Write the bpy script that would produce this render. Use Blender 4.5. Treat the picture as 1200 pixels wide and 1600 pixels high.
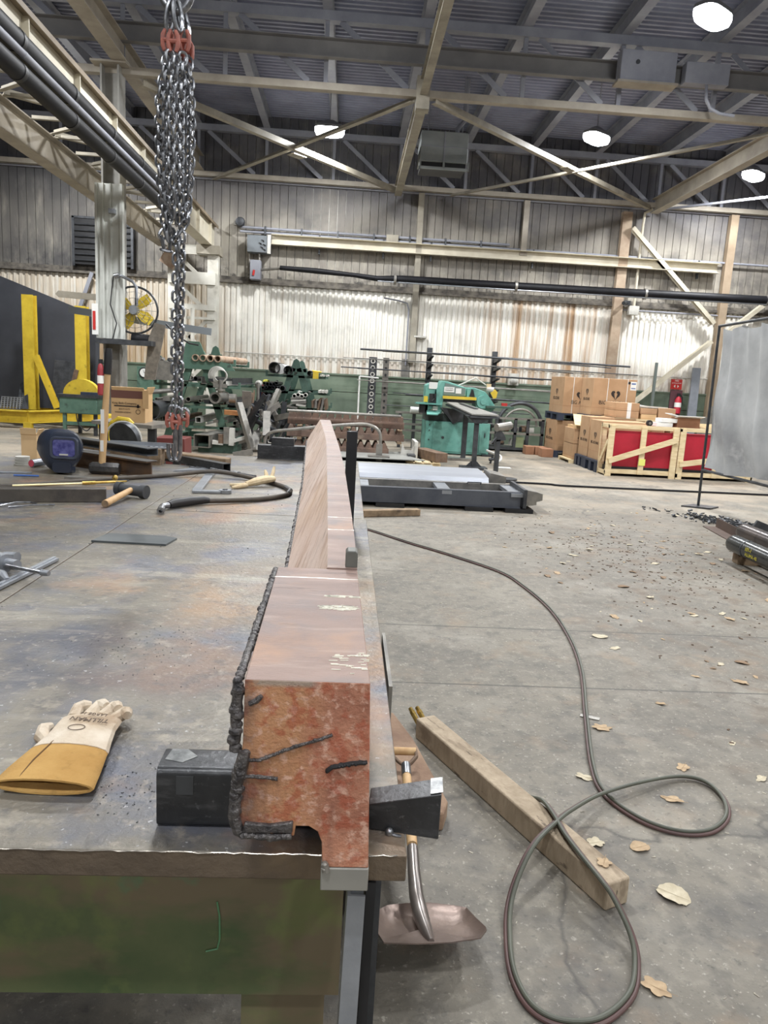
import bpy, math, random
from mathutils import Vector, Matrix, Euler
random.seed(7)
for o in list(bpy.data.objects): bpy.data.objects.remove(o)
SC = bpy.context.scene
COL = SC.collection
V = Vector
# ------------------------------------------------------------------ camera
_p, _y, _r = math.radians(10.3), math.radians(3.27), math.radians(3.2)
Fw = V((math.sin(_y)*math.cos(_p), math.cos(_y)*math.cos(_p), -math.sin(_p)))
R0 = V((math.cos(_y), -math.sin(_y), 0)); U0 = R0.cross(Fw)
Rt = R0*math.cos(_r) + U0*math.sin(_r); Up = -R0*math.sin(_r) + U0*math.cos(_r)
cd = bpy.data.cameras.new('camera'); cam = bpy.data.objects.new('camera', cd); COL.objects.link(cam)
cam.matrix_world = Matrix(((Rt.x, Up.x, -Fw.x, 0), (Rt.y, Up.y, -Fw.y, 0), (Rt.z, Up.z, -Fw.z, 1.55), (0, 0, 0, 1)))
cd.sensor_fit = 'VERTICAL'; cd.sensor_height = 32; cd.sensor_width = 24; cd.lens = 1150/1600*32
cd.clip_start = 0.02; cd.clip_end = 200
SC.camera = cam
# ------------------------------------------------------------------ world, exposure
w = bpy.data.worlds.new('world'); SC.world = w; w.use_nodes = True
w.node_tree.nodes['Background'].inputs[0].default_value = (.75, .83, 1, 1)
w.node_tree.nodes['Background'].inputs[1].default_value = .3
SC.view_settings.view_transform = 'Standard'; SC.view_settings.look = 'None'
SC.view_settings.gamma = 1; SC.view_settings.use_curve_mapping = False
SC.view_settings.exposure = -0.30
LAMP_W = {16.6: 430, 17.5: 430, 10.7: 370, 4.8: 210, -1.1: 190, -6.9: 230}     # watts by row: the lamps near the camera are weaker
LAMP_Z = 6.6
LAMP_XY = [(x, y) for y in (16.6, 10.7, 4.8, -1.1, -6.9) for x in (-6.0, -.65, 4.65, 9.5)]

# ------------------------------------------------------------------ mesh builder
class MB:
    def __init__(s): s.v = []; s.f = []; s.M = Matrix.Identity(4)
    def add(s, vs, fs):
        n = len(s.v); s.v += [s.M @ V(p) for p in vs]; s.f += [tuple(i+n for i in f) for f in fs]; return s
    def box(s, c, d, R=(0, 0, 0)):
        m = Euler([math.radians(a) for a in R]).to_matrix(); c = V(c)
        vs = [c + m @ V((x*d[0]/2, y*d[1]/2, z*d[2]/2)) for z in (-1, 1) for y in (-1, 1) for x in (-1, 1)]
        return s.add(vs, [(0, 2, 3, 1), (4, 5, 7, 6), (0, 1, 5, 4), (2, 6, 7, 3), (0, 4, 6, 2), (1, 3, 7, 5)])
    def bx(s, x0, y0, z0, x1, y1, z1):
        return s.box(((x0+x1)/2, (y0+y1)/2, (z0+z1)/2), (abs(x1-x0), abs(y1-y0), abs(z1-z0)))
    def beam(s, a, b, wd, h, up=(0, 0, 1), off=(0, 0)):
        a, b = V(a), V(b); d = (b-a).normalized(); up = V(up)
        if abs(d.dot(up)) > .99: up = V((0, 1, 0))
        x = d.cross(up).normalized(); u = x.cross(d)
        vs = [p + x*(off[0]+i*wd/2) + u*(off[1]+j*h/2) for p in (a, b) for j in (-1, 1) for i in (-1, 1)]
        return s.add(vs, [(0, 2, 3, 1), (4, 5, 7, 6), (0, 1, 5, 4), (2, 6, 7, 3), (0, 4, 6, 2), (1, 3, 7, 5)])
    def ibeam(s, a, b, wd, h, t, up=(0, 0, 1)):
        s.beam(a, b, wd, t, up, (0, h/2-t/2)); s.beam(a, b, wd, t, up, (0, -h/2+t/2)); return s.beam(a, b, t, h-2*t, up)
    def channel(s, a, b, wd, h, t, up=(0, 0, 1), side=1):
        s.beam(a, b, wd, t, up, (0, h/2-t/2)); s.beam(a, b, wd, t, up, (0, -h/2+t/2))
        return s.beam(a, b, t, h-2*t, up, (side*(wd/2-t/2), 0))
    def angle(s, a, b, wd, h, t, up=(0, 0, 1), side=1):
        s.beam(a, b, wd, t, up, (0, -h/2+t/2)); return s.beam(a, b, t, h-t, up, (side*(wd/2-t/2), t/2))
    def rhs(s, a, b, wd, h, t, up=(0, 0, 1)):
        s.beam(a, b, wd, t, up, (0, h/2-t/2)); s.beam(a, b, wd, t, up, (0, -h/2+t/2))
        s.beam(a, b, t, h-2*t, up, (wd/2-t/2, 0)); return s.beam(a, b, t, h-2*t, up, (-wd/2+t/2, 0))
    def _fr(s, d, up=None):
        d = d.normalized(); up = up or (V((0, 0, 1)) if abs(d.z) < .9 else V((1, 0, 0)))
        x = d.cross(up).normalized(); return x, x.cross(d).normalized()
    def cyl(s, a, b, r, r2=None, n=12, caps=True):
        a, b = V(a), V(b); r2 = r if r2 is None else r2; x, u = s._fr(b-a)
        vs = [p + (x*math.cos(t)+u*math.sin(t))*q for p, q in ((a, r), (b, r2)) for t in [2*math.pi*i/n for i in range(n)]]
        fs = [(i, (i+1) % n, n+(i+1) % n, n+i) for i in range(n)]
        if caps: fs += [tuple(range(n-1, -1, -1)), tuple(range(n, 2*n))]
        return s.add(vs, fs)
    def pipe(s, a, b, r, ri, n=14):
        a, b = V(a), V(b); x, u = s._fr(b-a); vs = []
        for p, q in ((a, r), (b, r), (b, ri), (a, ri)):
            vs += [p + (x*math.cos(t)+u*math.sin(t))*q for t in [2*math.pi*i/n for i in range(n)]]
        fs = []
        for k in range(4):
            k2 = (k+1) % 4
            fs += [(k*n+i, k*n+(i+1) % n, k2*n+(i+1) % n, k2*n+i) for i in range(n)]
        return s.add(vs, fs)
    def tube(s, pts, r, n=8, closed=False, rs=None, flat=1):
        pts = [V(p) for p in pts]; N = len(pts); vs = []; x = None
        for i, p in enumerate(pts):
            a = pts[i-1] if (i > 0 or closed) else p; b = pts[(i+1) % N] if (i < N-1 or closed) else p
            d = (b-a).normalized()
            if x is None: x, u = s._fr(d)
            else:
                x = (x - d*x.dot(d)).normalized(); u = x.cross(d)
            q = rs[i] if rs else r
            vs += [p + (x*math.cos(t)+u*math.sin(t)*flat)*q for t in [2*math.pi*k/n for k in range(n)]]
        fs = []
        for i in range(N if closed else N-1):
            j = (i+1) % N
            fs += [(i*n+k, i*n+(k+1) % n, j*n+(k+1) % n, j*n+k) for k in range(n)]
        if not closed: fs += [tuple(range(n-1, -1, -1)), tuple(range((N-1)*n, N*n))]
        return s.add(vs, fs)
    def prism(s, poly, ext):
        poly = [V(p) for p in poly]; e = V(ext); n = len(poly)
        fs = [tuple(range(n-1, -1, -1)), tuple(range(n, 2*n))] + [(i, (i+1) % n, n+(i+1) % n, n+i) for i in range(n)]
        return s.add(poly + [p+e for p in poly], fs)
    def loft(s, rings, cap=True, close=True):
        n = len(rings[0]); vs = [V(p) for r in rings for p in r]; fs = []
        for i in range(len(rings)-1):
            for k in range(n if close else n-1):
                fs.append((i*n+k, i*n+(k+1) % n, (i+1)*n+(k+1) % n, (i+1)*n+k))
        if cap: fs += [tuple(range(n-1, -1, -1)), tuple(range((len(rings)-1)*n, len(rings)*n))]
        return s.add(vs, fs)
    def ball(s, c, r, sc=(1, 1, 1), n=12, m=8):
        c = V(c); rings = []
        for j in range(m+1):
            t = math.pi*j/m; t = min(max(t, .02), math.pi-.02)
            rings.append([c + V((r*sc[0]*math.sin(t)*math.cos(2*math.pi*k/n), r*sc[1]*math.sin(t)*math.sin(2*math.pi*k/n), r*sc[2]*math.cos(t))) for k in range(n)])
        return s.loft(rings)
    def lathe(s, c, prof, n=16, axis='z'):
        c = V(c); rings = []
        for r, h in prof:
            ring = []
            for k in range(n):
                t = 2*math.pi*k/n; a, b = r*math.cos(t), r*math.sin(t)
                ring.append(c + (V((a, b, h)) if axis == 'z' else V((a, h, b)) if axis == 'y' else V((h, a, b))))
            rings.append(ring)
        return s.loft(rings)

WL = {}      # world location of every root or part
def obj(name, mb, mat, parent=None, label=None, cat=None, group=None, kind=None, smooth=True, bevel=0, mats=None, org=None):
    vs = mb.v
    if parent is None:
        if org is None:
            xs = [p.x for p in vs]; ys = [p.y for p in vs]; zs = [p.z for p in vs]
            org = V(((min(xs)+max(xs))/2, (min(ys)+max(ys))/2, min(zs)))
        org = V(org); loc = org
    else:
        org = WL[parent.name] if org is None else V(org); loc = org - WL[parent.name]
    me = bpy.data.meshes.new(name); me.from_pydata([p-org for p in vs], [], mb.f); me.update()
    me.materials.append(mat)
    o = bpy.data.objects.new(name, me); COL.objects.link(o); o.location = loc
    if parent: o.parent = parent
    WL[o.name] = org
    if smooth:
        me.polygons.foreach_set('use_smooth', [True]*len(me.polygons))
        me.set_sharp_from_angle(angle=math.radians(32))
    if bevel:
        b = o.modifiers.new('bevel', 'BEVEL'); b.width = bevel; b.segments = 2; b.limit_method = 'ANGLE'; b.angle_limit = math.radians(40)
    tag(o, label, cat, group, kind)
    return o
def tag(o, label=None, cat=None, group=None, kind=None):
    if label: o['label'] = label
    if cat: o['category'] = cat
    if group: o['group'] = group
    if kind: o['kind'] = kind
    return o
def thing(name, loc, label, cat, group=None):
    o = bpy.data.objects.new(name, None); COL.objects.link(o); o.location = V(loc); o.empty_display_size = .1
    WL[o.name] = V(loc); return tag(o, label, cat, group)
def dup(root, loc, rotz=None, label=None, group=None, scale=None):
    r = root.copy(); COL.objects.link(r); r.location = V(loc); WL[r.name] = V(loc)
    if rotz is not None: r.rotation_euler = (0, 0, rotz)
    if scale: r.scale = scale if hasattr(scale, '__len__') else (scale,)*3
    if label: r['label'] = label
    if group: r['group'] = group
    for ch in list(root.children):
        c = ch.copy(); COL.objects.link(c); c.parent = r
        for g in list(ch.children):
            d = g.copy(); COL.objects.link(d); d.parent = c
    return r
def text(name, s, size, loc, rot, mat, parent, ext=.0006, align='CENTER', sx=1, bold=False):
    cu = bpy.data.curves.new('t', 'FONT'); cu.body = s; cu.size = size; cu.extrude = ext; cu.align_x = align; cu.align_y = 'CENTER'
    if bold: cu.offset = size*.02
    t = bpy.data.objects.new('t', cu); COL.objects.link(t)
    me = bpy.data.meshes.new_from_object(t.evaluated_get(bpy.context.evaluated_depsgraph_get()))
    bpy.data.objects.remove(t); bpy.data.curves.remove(cu)
    R = Euler([math.radians(a) for a in rot]).to_matrix(); L = V(loc)
    b = MB(); b.add([L + R @ V((v.co.x*sx, v.co.y, v.co.z)) for v in me.vertices], [tuple(p.vertices) for p in me.polygons])
    bpy.data.meshes.remove(me)
    return obj(name, b, mat, parent, smooth=False)
# ------------------------------------------------------------------ materials
def L3(c):
    return tuple(((x/255)/12.92 if x/255 <= .04045 else ((x/255+.055)/1.055)**2.4) for x in c) + (1,)
def mat(name, c1, c2=None, scale=6, rough=.6, metal=0, bump=0, bscale=40, st=(1, 1, 1), layers=(), rr=0, emit=0, spec=None, det=6, lo=.35, hi=.65, rot=(0, 0, 0), bst=None):
    m = bpy.data.materials.new(name); m.use_nodes = True; nt = m.node_tree; N = nt.nodes; Lk = nt.links
    b = N['Principled BSDF']; b.inputs['Roughness'].default_value = rough; b.inputs['Metallic'].default_value = metal
    if spec is not None: b.inputs['Specular IOR Level'].default_value = spec
    tc = N.new('ShaderNodeTexCoord')
    def noise(sc, stv, dt=6, rt=(0, 0, 0)):
        mp = N.new('ShaderNodeMapping')
        if any(rt): mp.vector_type = 'TEXTURE'; stv = [1/q for q in stv]
        mp.inputs['Scale'].default_value = stv; mp.inputs['Rotation'].default_value = [math.radians(a) for a in rt]
        Lk.new(tc.outputs['Object'], mp.inputs[0])
        n = N.new('ShaderNodeTexNoise'); n.inputs['Scale'].default_value = sc; n.inputs['Detail'].default_value = dt; n.inputs['Roughness'].default_value = .6
        Lk.new(mp.outputs[0], n.inputs['Vector']); return n.outputs['Fac']
    def ramp(fac, lo, hi, ca, cb):
        r = N.new('ShaderNodeValToRGB'); r.color_ramp.elements[0].position = lo; r.color_ramp.elements[1].position = hi
        r.color_ramp.elements[0].color = ca; r.color_ramp.elements[1].color = cb; Lk.new(fac, r.inputs[0]); return r.outputs[0]
    if c2 is None:
        b.inputs['Base Color'].default_value = L3(c1); col = None
    else:
        col = ramp(noise(scale, st, det, rot), lo, hi, L3(c1), L3(c2))
    for ly in layers:
        f = ramp(noise(ly.get('scale', 3), ly.get('st', (1, 1, 1)), ly.get('det', 5), ly.get('rot', (0, 0, 0))), ly.get('lo', .5), ly.get('hi', .6), (0, 0, 0, 1), (1, 1, 1, 1))
        for ax, a0, a1 in ly.get('win', ()):       # window along an axis (object space): 0 below a0, 1 above a1
            sp = N.new('ShaderNodeSeparateXYZ'); Lk.new(tc.outputs['Object'], sp.inputs[0])
            mr = N.new('ShaderNodeMapRange'); mr.inputs[1].default_value = a0; mr.inputs[2].default_value = a1
            Lk.new(sp.outputs['XYZ'.index(ax)], mr.inputs[0])
            mu = N.new('ShaderNodeMath'); mu.operation = 'MULTIPLY'; Lk.new(f, mu.inputs[0]); Lk.new(mr.outputs[0], mu.inputs[1]); f = mu.outputs[0]
        am = N.new('ShaderNodeMath'); am.operation = 'MULTIPLY'; am.inputs[1].default_value = ly.get('amt', 1); Lk.new(f, am.inputs[0])
        mx = N.new('ShaderNodeMix'); mx.data_type = 'RGBA'; Lk.new(am.outputs[0], mx.inputs[0])
        if col is None: mx.inputs[6].default_value = L3(c1)
        else: Lk.new(col, mx.inputs[6])
        mx.inputs[7].default_value = L3(ly['c']); col = mx.outputs[2]
    if col is not None: Lk.new(col, b.inputs['Base Color'])
    if rr:
        r = N.new('ShaderNodeMapRange'); r.inputs[3].default_value = rough-rr; r.inputs[4].default_value = rough+rr
        Lk.new(noise(scale*2, st), r.inputs[0]); Lk.new(r.outputs[0], b.inputs['Roughness'])
    if bump:
        bp = N.new('ShaderNodeBump'); bp.inputs['Strength'].default_value = min(1, bump); bp.inputs['Distance'].default_value = .01
        Lk.new(noise(bscale, bst or st), bp.inputs['Height']); Lk.new(bp.outputs[0], b.inputs['Normal'])
    if emit:
        b.inputs['Emission Color'].default_value = (.93, .96, 1, 1); b.inputs['Emission Strength'].default_value = emit
    return m
cream = mat('cream_paint', (205, 198, 180), (188, 180, 160), 3, .5, layers=[dict(c=(120, 112, 100), scale=2, lo=.6, hi=.8, amt=.5)])
cream_dirty = mat('dirty_cream_paint', (165, 158, 142), (130, 124, 112), 2.5, .6)
grey_steel = mat('ceiling_steel', (152, 154, 162), (130, 132, 142), 2, .6)
tan_steel = mat('tan_steel', (172, 164, 150), (146, 138, 126), 2, .6)
dark_steel = mat('dark_steel', (60, 62, 66), (82, 84, 87), 8, .45, .5, .15)
black = mat('black', (22, 22, 24), (34, 34, 36), 5, .5)
black_gloss = mat('black_rubber', (14, 14, 17), (22, 22, 27), 4, .55, spec=.25)
mid_steel = mat('mid_steel', (122, 120, 116), (152, 148, 140), 7, .4, .5, .15)
light_steel = mat('light_steel', (168, 172, 178), (142, 146, 152), 5, .35, .6, .1)
zinc = mat('zinc_chain', (112, 114, 118), (166, 168, 172), 30, .3, .85)
rust_steel = mat('rusty_steel', (96, 78, 64), (128, 104, 84), 9, .7, .1, .3)
red_paint = mat('red_paint', (176, 104, 88), (140, 84, 74), 40, .5)
green_paint = mat('green_paint', (74, 104, 90), (92, 122, 106), 5, .5, layers=[dict(c=(48, 50, 48), scale=6, lo=.58, hi=.7, amt=.7)])
dkgreen = mat('dark_green_paint', (56, 80, 70), (72, 98, 86), 5, .55, layers=[dict(c=(30, 32, 32), scale=5, lo=.55, hi=.7, amt=.7)])
teal = mat('teal_paint', (98, 156, 144), (116, 172, 160), 4, .45, layers=[dict(c=(64, 96, 90), scale=3, lo=.5, hi=.72, amt=.7)])
yellow = mat('yellow_paint', (222, 194, 62), (200, 170, 50), 4, .45, layers=[dict(c=(110, 90, 40), scale=6, lo=.62, hi=.72, amt=.6)])
card = mat('cardboard', (184, 150, 116), (172, 138, 104), 3, .85)
card_d = mat('brown_cardboard', (168, 124, 96), (150, 108, 82), 3, .85)
card_l = mat('pale_cardboard', (214, 182, 138), (200, 168, 124), 3, .85)
ink = mat('dark_ink', (48, 40, 36), None, rough=.8)
pine = mat('pine_wood', (226, 208, 170), (206, 184, 142), 4, .75, st=(1, 1, 6))
oldwood = mat('old_timber', (150, 128, 102), (112, 94, 74), 9, .85, bump=.5, bscale=30, st=(1, 1, 1), layers=[dict(c=(70, 58, 48), scale=7, lo=.6, hi=.7, amt=.7)])
handle_wood = mat('handle_wood', (206, 172, 126), (186, 148, 102), 6, .6, st=(4, 4, 1))
white = mat('white', (226, 226, 222), None, rough=.6)
offwhite = mat('off_white', (205, 203, 196), (180, 178, 170), 5, .6)
red = mat('red_panel', (178, 32, 52), (160, 26, 44), 3, .5)
red_s = mat('sign_red', (186, 44, 40), None, rough=.5)
brass = mat('brass', (196, 168, 96), (160, 132, 70), 20, .3, .8)
blue_p = mat('dark_blue_plastic', (38, 46, 62), (50, 58, 76), 5, .5)
# ================================================================== SETTING
X0, X1, YN, YF, ZC = -14, 14, -11, 19.5, 7.65
# floor
fm = mat('concrete_floor', (133, 127, 115), (110, 105, 96), .7, .68, 0, .45, 55, det=10, layers=[
    dict(c=(168, 162, 150), scale=1.3, lo=.52, hi=.72, amt=.55),
    dict(c=(94, 91, 86), scale=.9, lo=.55, hi=.72, amt=.55, st=(1, 1.6, 1)),
    dict(c=(80, 78, 75), scale=9, lo=.50, hi=.62, amt=.4, det=8),
    dict(c=(160, 154, 140), scale=17, lo=.54, hi=.66, amt=.45, det=6),
    dict(c=(196, 190, 178), scale=55, lo=.61, hi=.7, amt=.5, det=3),
    dict(c=(66, 64, 62), scale=34, lo=.58, hi=.68, amt=.5, det=4),
    dict(c=(150, 128, 104), scale=3.1, lo=.55, hi=.7, amt=.4),
    dict(c=(116, 98, 80), scale=4.5, lo=.5, hi=.64, amt=.55, det=9, win=(('X', 1.2, 2.6), ('Y', 9.5, 7.5))),
    dict(c=(172, 158, 138), scale=1.1, lo=.42, hi=.6, amt=.5, win=(('Y', 7.5, 10.5),)),
    dict(c=(74, 74, 76), scale=2.4, lo=.5, hi=.62, amt=.5, det=9, win=(('Y', 3.6, 2.2),))])
def floor_cracks(m):
    nt = m.node_tree; N = nt.nodes; Lk = nt.links; b = N['Principled BSDF']; tc = N.new('ShaderNodeTexCoord')
    src = b.inputs['Base Color'].links[0].from_socket
    nz = N.new('ShaderNodeTexNoise'); nz.inputs['Scale'].default_value = 1.2; nz.inputs['Detail'].default_value = 6; Lk.new(tc.outputs['Object'], nz.inputs['Vector'])
    va = N.new('ShaderNodeVectorMath'); va.operation = 'MULTIPLY_ADD'; Lk.new(nz.outputs['Color'], va.inputs[0]); va.inputs[1].default_value = (.9, .9, .9); Lk.new(tc.outputs['Object'], va.inputs[2])
    vo = N.new('ShaderNodeTexVoronoi'); vo.feature = 'DISTANCE_TO_EDGE'; vo.inputs['Scale'].default_value = .22; Lk.new(va.outputs[0], vo.inputs['Vector'])
    r = N.new('ShaderNodeMapRange'); r.inputs[1].default_value = .0; r.inputs[2].default_value = .0035; r.inputs[3].default_value = .6; r.inputs[4].default_value = 0; Lk.new(vo.outputs['Distance'], r.inputs[0])
    sp = N.new('ShaderNodeSeparateXYZ'); Lk.new(tc.outputs['Object'], sp.inputs[0])
    acc = r.outputs[0]
    for yj in (3.597, 4.51, 7.95, 12.4, 16.8, -1):
        s = N.new('ShaderNodeMath'); s.operation = 'SUBTRACT'; Lk.new(sp.outputs['Y'], s.inputs[0]); s.inputs[1].default_value = yj
        a = N.new('ShaderNodeMath'); a.operation = 'ABSOLUTE'; Lk.new(s.outputs[0], a.inputs[0])
        q = N.new('ShaderNodeMapRange'); q.inputs[1].default_value = .003; q.inputs[2].default_value = .011; q.inputs[3].default_value = .75; q.inputs[4].default_value = 0; Lk.new(a.outputs[0], q.inputs[0])
        mx = N.new('ShaderNodeMath'); mx.operation = 'MAXIMUM'; Lk.new(acc, mx.inputs[0]); Lk.new(q.outputs[0], mx.inputs[1]); acc = mx.outputs[0]
    mix = N.new('ShaderNodeMix'); mix.data_type = 'RGBA'; Lk.new(acc, mix.inputs[0]); Lk.new(src, mix.inputs[6]); mix.inputs[7].default_value = L3((66, 64, 62))
    Lk.new(mix.outputs[2], b.inputs['Base Color'])
floor_cracks(fm)
obj('floor', MB().bx(X0-.2, YN-.2, -.2, X1+.2, YF+.3, 0), fm, kind='structure', org=(0, 0, 0), smooth=False)
# ceiling deck: trapezoidal ribs running across
dk = mat('deck_paint', (150, 154, 172), (128, 132, 150), 1.2, .6, layers=[dict(c=(104, 106, 120), scale=.8, lo=.5, hi=.75, amt=.6)])
b = MB(); prof = []; y = YN
while y < YF+.2:
    prof += [(y, ZC), (y+.055, ZC), (y+.075, ZC+.045), (y+.13, ZC+.045)]; y += .15
vs = [(x, p[0], p[1]) for x in (X0, X1) for p in prof]; n = len(prof)
b.add(vs, [(i, i+1, n+i+1, n+i) for i in range(n-1)]); b.bx(X0, YN, ZC+.06, X1, YF+.2, ZC+.2)
obj('ceiling', b, dk, kind='structure', smooth=False)
# far wall
rw = mat('corrugated_cream', (240, 238, 230), (226, 222, 212), 2, .5, st=(6, 1, .4), layers=[
    dict(c=(176, 148, 112), scale=1.5, st=(3.2, 1, .10), lo=.62, hi=.76, amt=.6),
    dict(c=(165, 130, 92), scale=2.0, st=(3, 1, .3), lo=.42, hi=.62, amt=.75, win=(('Z', 2.35, 1.65),)),
    dict(c=(172, 138, 100), scale=2.0, st=(3, 1, .3), lo=.30, hi=.5, amt=.75, win=(('X', -2.8, -3.6), ('Z', 3.2, 2.0))),
    dict(c=(182, 160, 128), scale=2.0, st=(6, 1, .3), lo=.25, hi=.6, amt=.7, win=(('X', -2.9, -3.6),)),
    dict(c=(172, 134, 90), scale=1.1, st=(4, 1, .12), lo=.44, hi=.6, amt=.85, win=(('X', 2.6, 4.4), ('X', 7.0, 6.2))),
    dict(c=(170, 170, 164), scale=3, lo=.55, hi=.75, amt=.35),
    dict(c=(90, 88, 84), scale=2.6, st=(3, 1, 1), lo=.42, hi=.6, amt=.6, win=(('Z', 3.55, 3.75),))])
uw = mat('grimy_upper_wall', (160, 154, 142), (132, 126, 118), 1.4, .7, st=(2, 1, .5), bump=.5, bscale=18, layers=[
    dict(c=(78, 76, 76), scale=.7, st=(1, 1, 1.5), lo=.48, hi=.68, amt=.75),
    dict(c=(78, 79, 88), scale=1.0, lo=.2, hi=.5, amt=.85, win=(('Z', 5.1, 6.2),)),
    dict(c=(190, 184, 168), scale=2.2, st=(3, 1, 1), lo=.5, hi=.7, amt=.5, win=(('Z', 4.9, 4.3),)),
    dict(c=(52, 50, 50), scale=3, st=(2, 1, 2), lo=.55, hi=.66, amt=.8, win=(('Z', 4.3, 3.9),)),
    dict(c=(64, 64, 66), scale=2, st=(2, 1, .5), lo=.25, hi=.5, amt=.65, win=(('X', -4.6, -5.2),))])
gw = mat('green_block_wall', (116, 130, 112), (96, 112, 94), 2, .6, layers=[dict(c=(76, 88, 78), scale=1.2, lo=.5, hi=.75, amt=.6)])
b = MB(); prof = []; x = X0
while x < X1:
    prof += [(x, YF), (x+.05, YF), (x+.062, YF-.035), (x+.132, YF-.035)]; x += .145
n = len(prof)
for z0, z1, dy in ((1.58, 1.98, -.012), (1.9, 3.72, 0)):
    b.add([(p[0], p[1]+dy, z) for z in (z0, z1) for p in prof], [(i, i+1, n+i+1, n+i) for i in range(n-1)])
b.bx(X0, YF+.02, 0, X1, YF+.12, ZC)
obj('wall_far', b, rw, kind='structure', org=(0, 0, 0), smooth=False)
b = MB(); x = X0
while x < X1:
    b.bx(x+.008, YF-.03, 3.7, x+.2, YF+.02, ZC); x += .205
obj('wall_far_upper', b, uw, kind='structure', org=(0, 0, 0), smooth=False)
b = MB(); b.bx(X0, YF-.10, 0, X1, YF+.02, 1.13); b.bx(X0, YF-.09, 1.145, X1, YF+.02, 1.56); b.bx(X0, YF-.12, 1.56, X1, YF, 1.60)
obj('wall_far_lower', b, gw, kind='structure', org=(0, 0, 0), smooth=False)
plain = mat('side_wall', (120, 116, 108), (96, 92, 88), .8, .7)
for nm, a in (('wall_left', (X0-.2, YN, 0, X0, YF, ZC)), ('wall_right', (X1, YN, 0, X1+.2, YF, ZC)), ('wall_near', (X0, YN-.2, 0, X1, YN, ZC))):
    bb = MB().bx(*a)
    if nm != 'wall_near':
        xx = X0 if nm == 'wall_left' else X1-.03
        for i in range(68): bb.bx(xx, YN+.44*i, .02, xx+.03, YN+.44*i+.3, ZC-.02)
    obj(nm, bb, plain, kind='structure', smooth=False)
grime = mat('grimy_ledge', (70, 66, 62), (120, 114, 104), 6, .8, bump=.8, bscale=12)
b = MB().bx(X0, YF-.12, 3.70, X1, YF-.03, 3.76); b.bx(X0, YF-.05, 3.76, X1, YF-.03, 3.86)
obj('trim_1', b, grime, kind='structure', smooth=False)
b = MB().bx(X0, YF-.12, 6.1, X1, YF-.03, 6.2)
obj('trim_2', b, grey_steel, kind='structure', smooth=False)
# ================================================================== ROOF STEEL
for k, x in enumerate([-.6+1.63*i for i in range(-7, 8)]):
    o = obj('roof_joist', MB().ibeam((x, YN+.1, 7.46), (x, YF-.15, 7.46), .16, .30, .014), grey_steel, smooth=False,
        label='long grey roof joist running towards the far wall under the ceiling deck', cat='roof beam', group='roof joists under the ceiling deck')
def truss(y, label, xa=-13.8, xb=13.8):
    t = thing('roof_truss', (0, y, 6.16), label, 'truss', 'roof trusses')
    obj('top_chord', MB().angle((xa, y, 7.24), (xb, y, 7.24), .16, .14, .015), grey_steel, t, smooth=False)
    obj('bottom_chord', MB().channel((xa, y, 6.19), (xb, y, 6.19), .14, .11, .012), tan_steel, t, smooth=False)
    for i in range(-8, 9):
        x = -.6+1.63*i
        if x < xa or x > xb-1.6: continue
        obj('vertical_web', MB().angle((x, y, 6.24), (x, y, 7.18), .07, .07, .01, up=(0, 1, 0)), grey_steel, t, smooth=False)
        obj('diagonal_web', MB().beam((x+.22, y-.03, 7.17), (x+1.35, y-.03, 6.25), .02, .09), grey_steel, t, smooth=False)
    return t
truss(13.2, 'grey and cream roof truss crossing the shop one bay in front of the far wall')
truss(19.28, 'grey roof truss running along the top of the far wall')
b = MB().channel((-13.8, 13.02, 6.71), (13.8, 13.02, 6.71), .12, .29, .014, side=-1)
for i in range(-6, 9): b.box((-.9+1.63*i, 12.95, 6.57), (.10, .012, .02))
hb = obj('roof_girder', b, mat('header_paint', (132, 130, 128), (116, 114, 114), 2, .6), smooth=False,
    label='wide grey channel beam carried across the face of the roof truss', cat='beam')
t = thing('electrical_box', (4.6, 12.9, 6.47), 'large grey rectangular electrical enclosure fixed to the wide header beam', 'electrical box')
obj('cabinet', MB().bx(4.13, 12.72, 6.47, 5.04, 12.94, 6.94), grey_steel, t, bevel=.01)
obj('base_plate', MB().bx(4.09, 12.68, 6.44, 5.08, 12.95, 6.475), tan_steel, t, smooth=False)
obj('logo_dimple', MB().cyl((4.4, 12.71, 6.76), (4.4, 12.72, 6.76), .035), dark_steel, t)
t = thing('electrical_box', (5.6, 12.9, 6.53), 'smaller grey junction enclosure beside the large one on the header beam', 'electrical box')
obj('cabinet', MB().bx(5.22, 12.76, 6.53, 5.95, 12.94, 6.85), grey_steel, t, bevel=.01)
obj('conduit', MB().tube([(5.6, 12.8, 6.53), (5.6, 12.75, 6.3), (5.68, 12.75, 6.17), (5.85, 12.75, 6.1), (6.1, 12.75, 6.08)], .025), grey_steel, t)
# beams running towards the far wall
def ybeam(x, y0, y1, zb, h, wd, m, lab):
    return obj('crane_beam', MB().ibeam((x, y0, zb+h/2), (x, y1, zb+h/2), wd, h, .02), m, smooth=False, label=lab, cat='beam', group='steel beams running to the far wall')
ybeam(1.02, -2, 13.1, 6.16, .26, .13, cream_dirty, 'cream beam in the middle of the ceiling ending at the roof truss')
ybeam(1.0, 13.35, 19.2, 5.97, .26, .17, cream_dirty, 'cream beam dropping from the roof truss to the far wall, middle of the shop')
ybeam(7.5, 4, 19.3, 6.0, .34, .2, tan_steel, 'heavy tan beam at the upper right running to the far wall')
ybeam(-3.85, 2, 19.2, 6.25, .34, .24, tan_steel, 'heavy brown beam over the cream column at the upper left')
obj('splice_plate', MB().bx(.9, 13.1, 5.95, 1.12, 13.34, 6.45), cream_dirty, smooth=False, label='cream connection plate joining the two middle beams at the truss', cat='plate')
def rod(name, p, q, wd, lab, m=cream_dirty):
    return obj(name, MB().angle(p, q, wd, wd, .012), m, smooth=False, label=lab, cat='brace', group='horizontal cross braces under the roof')
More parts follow.
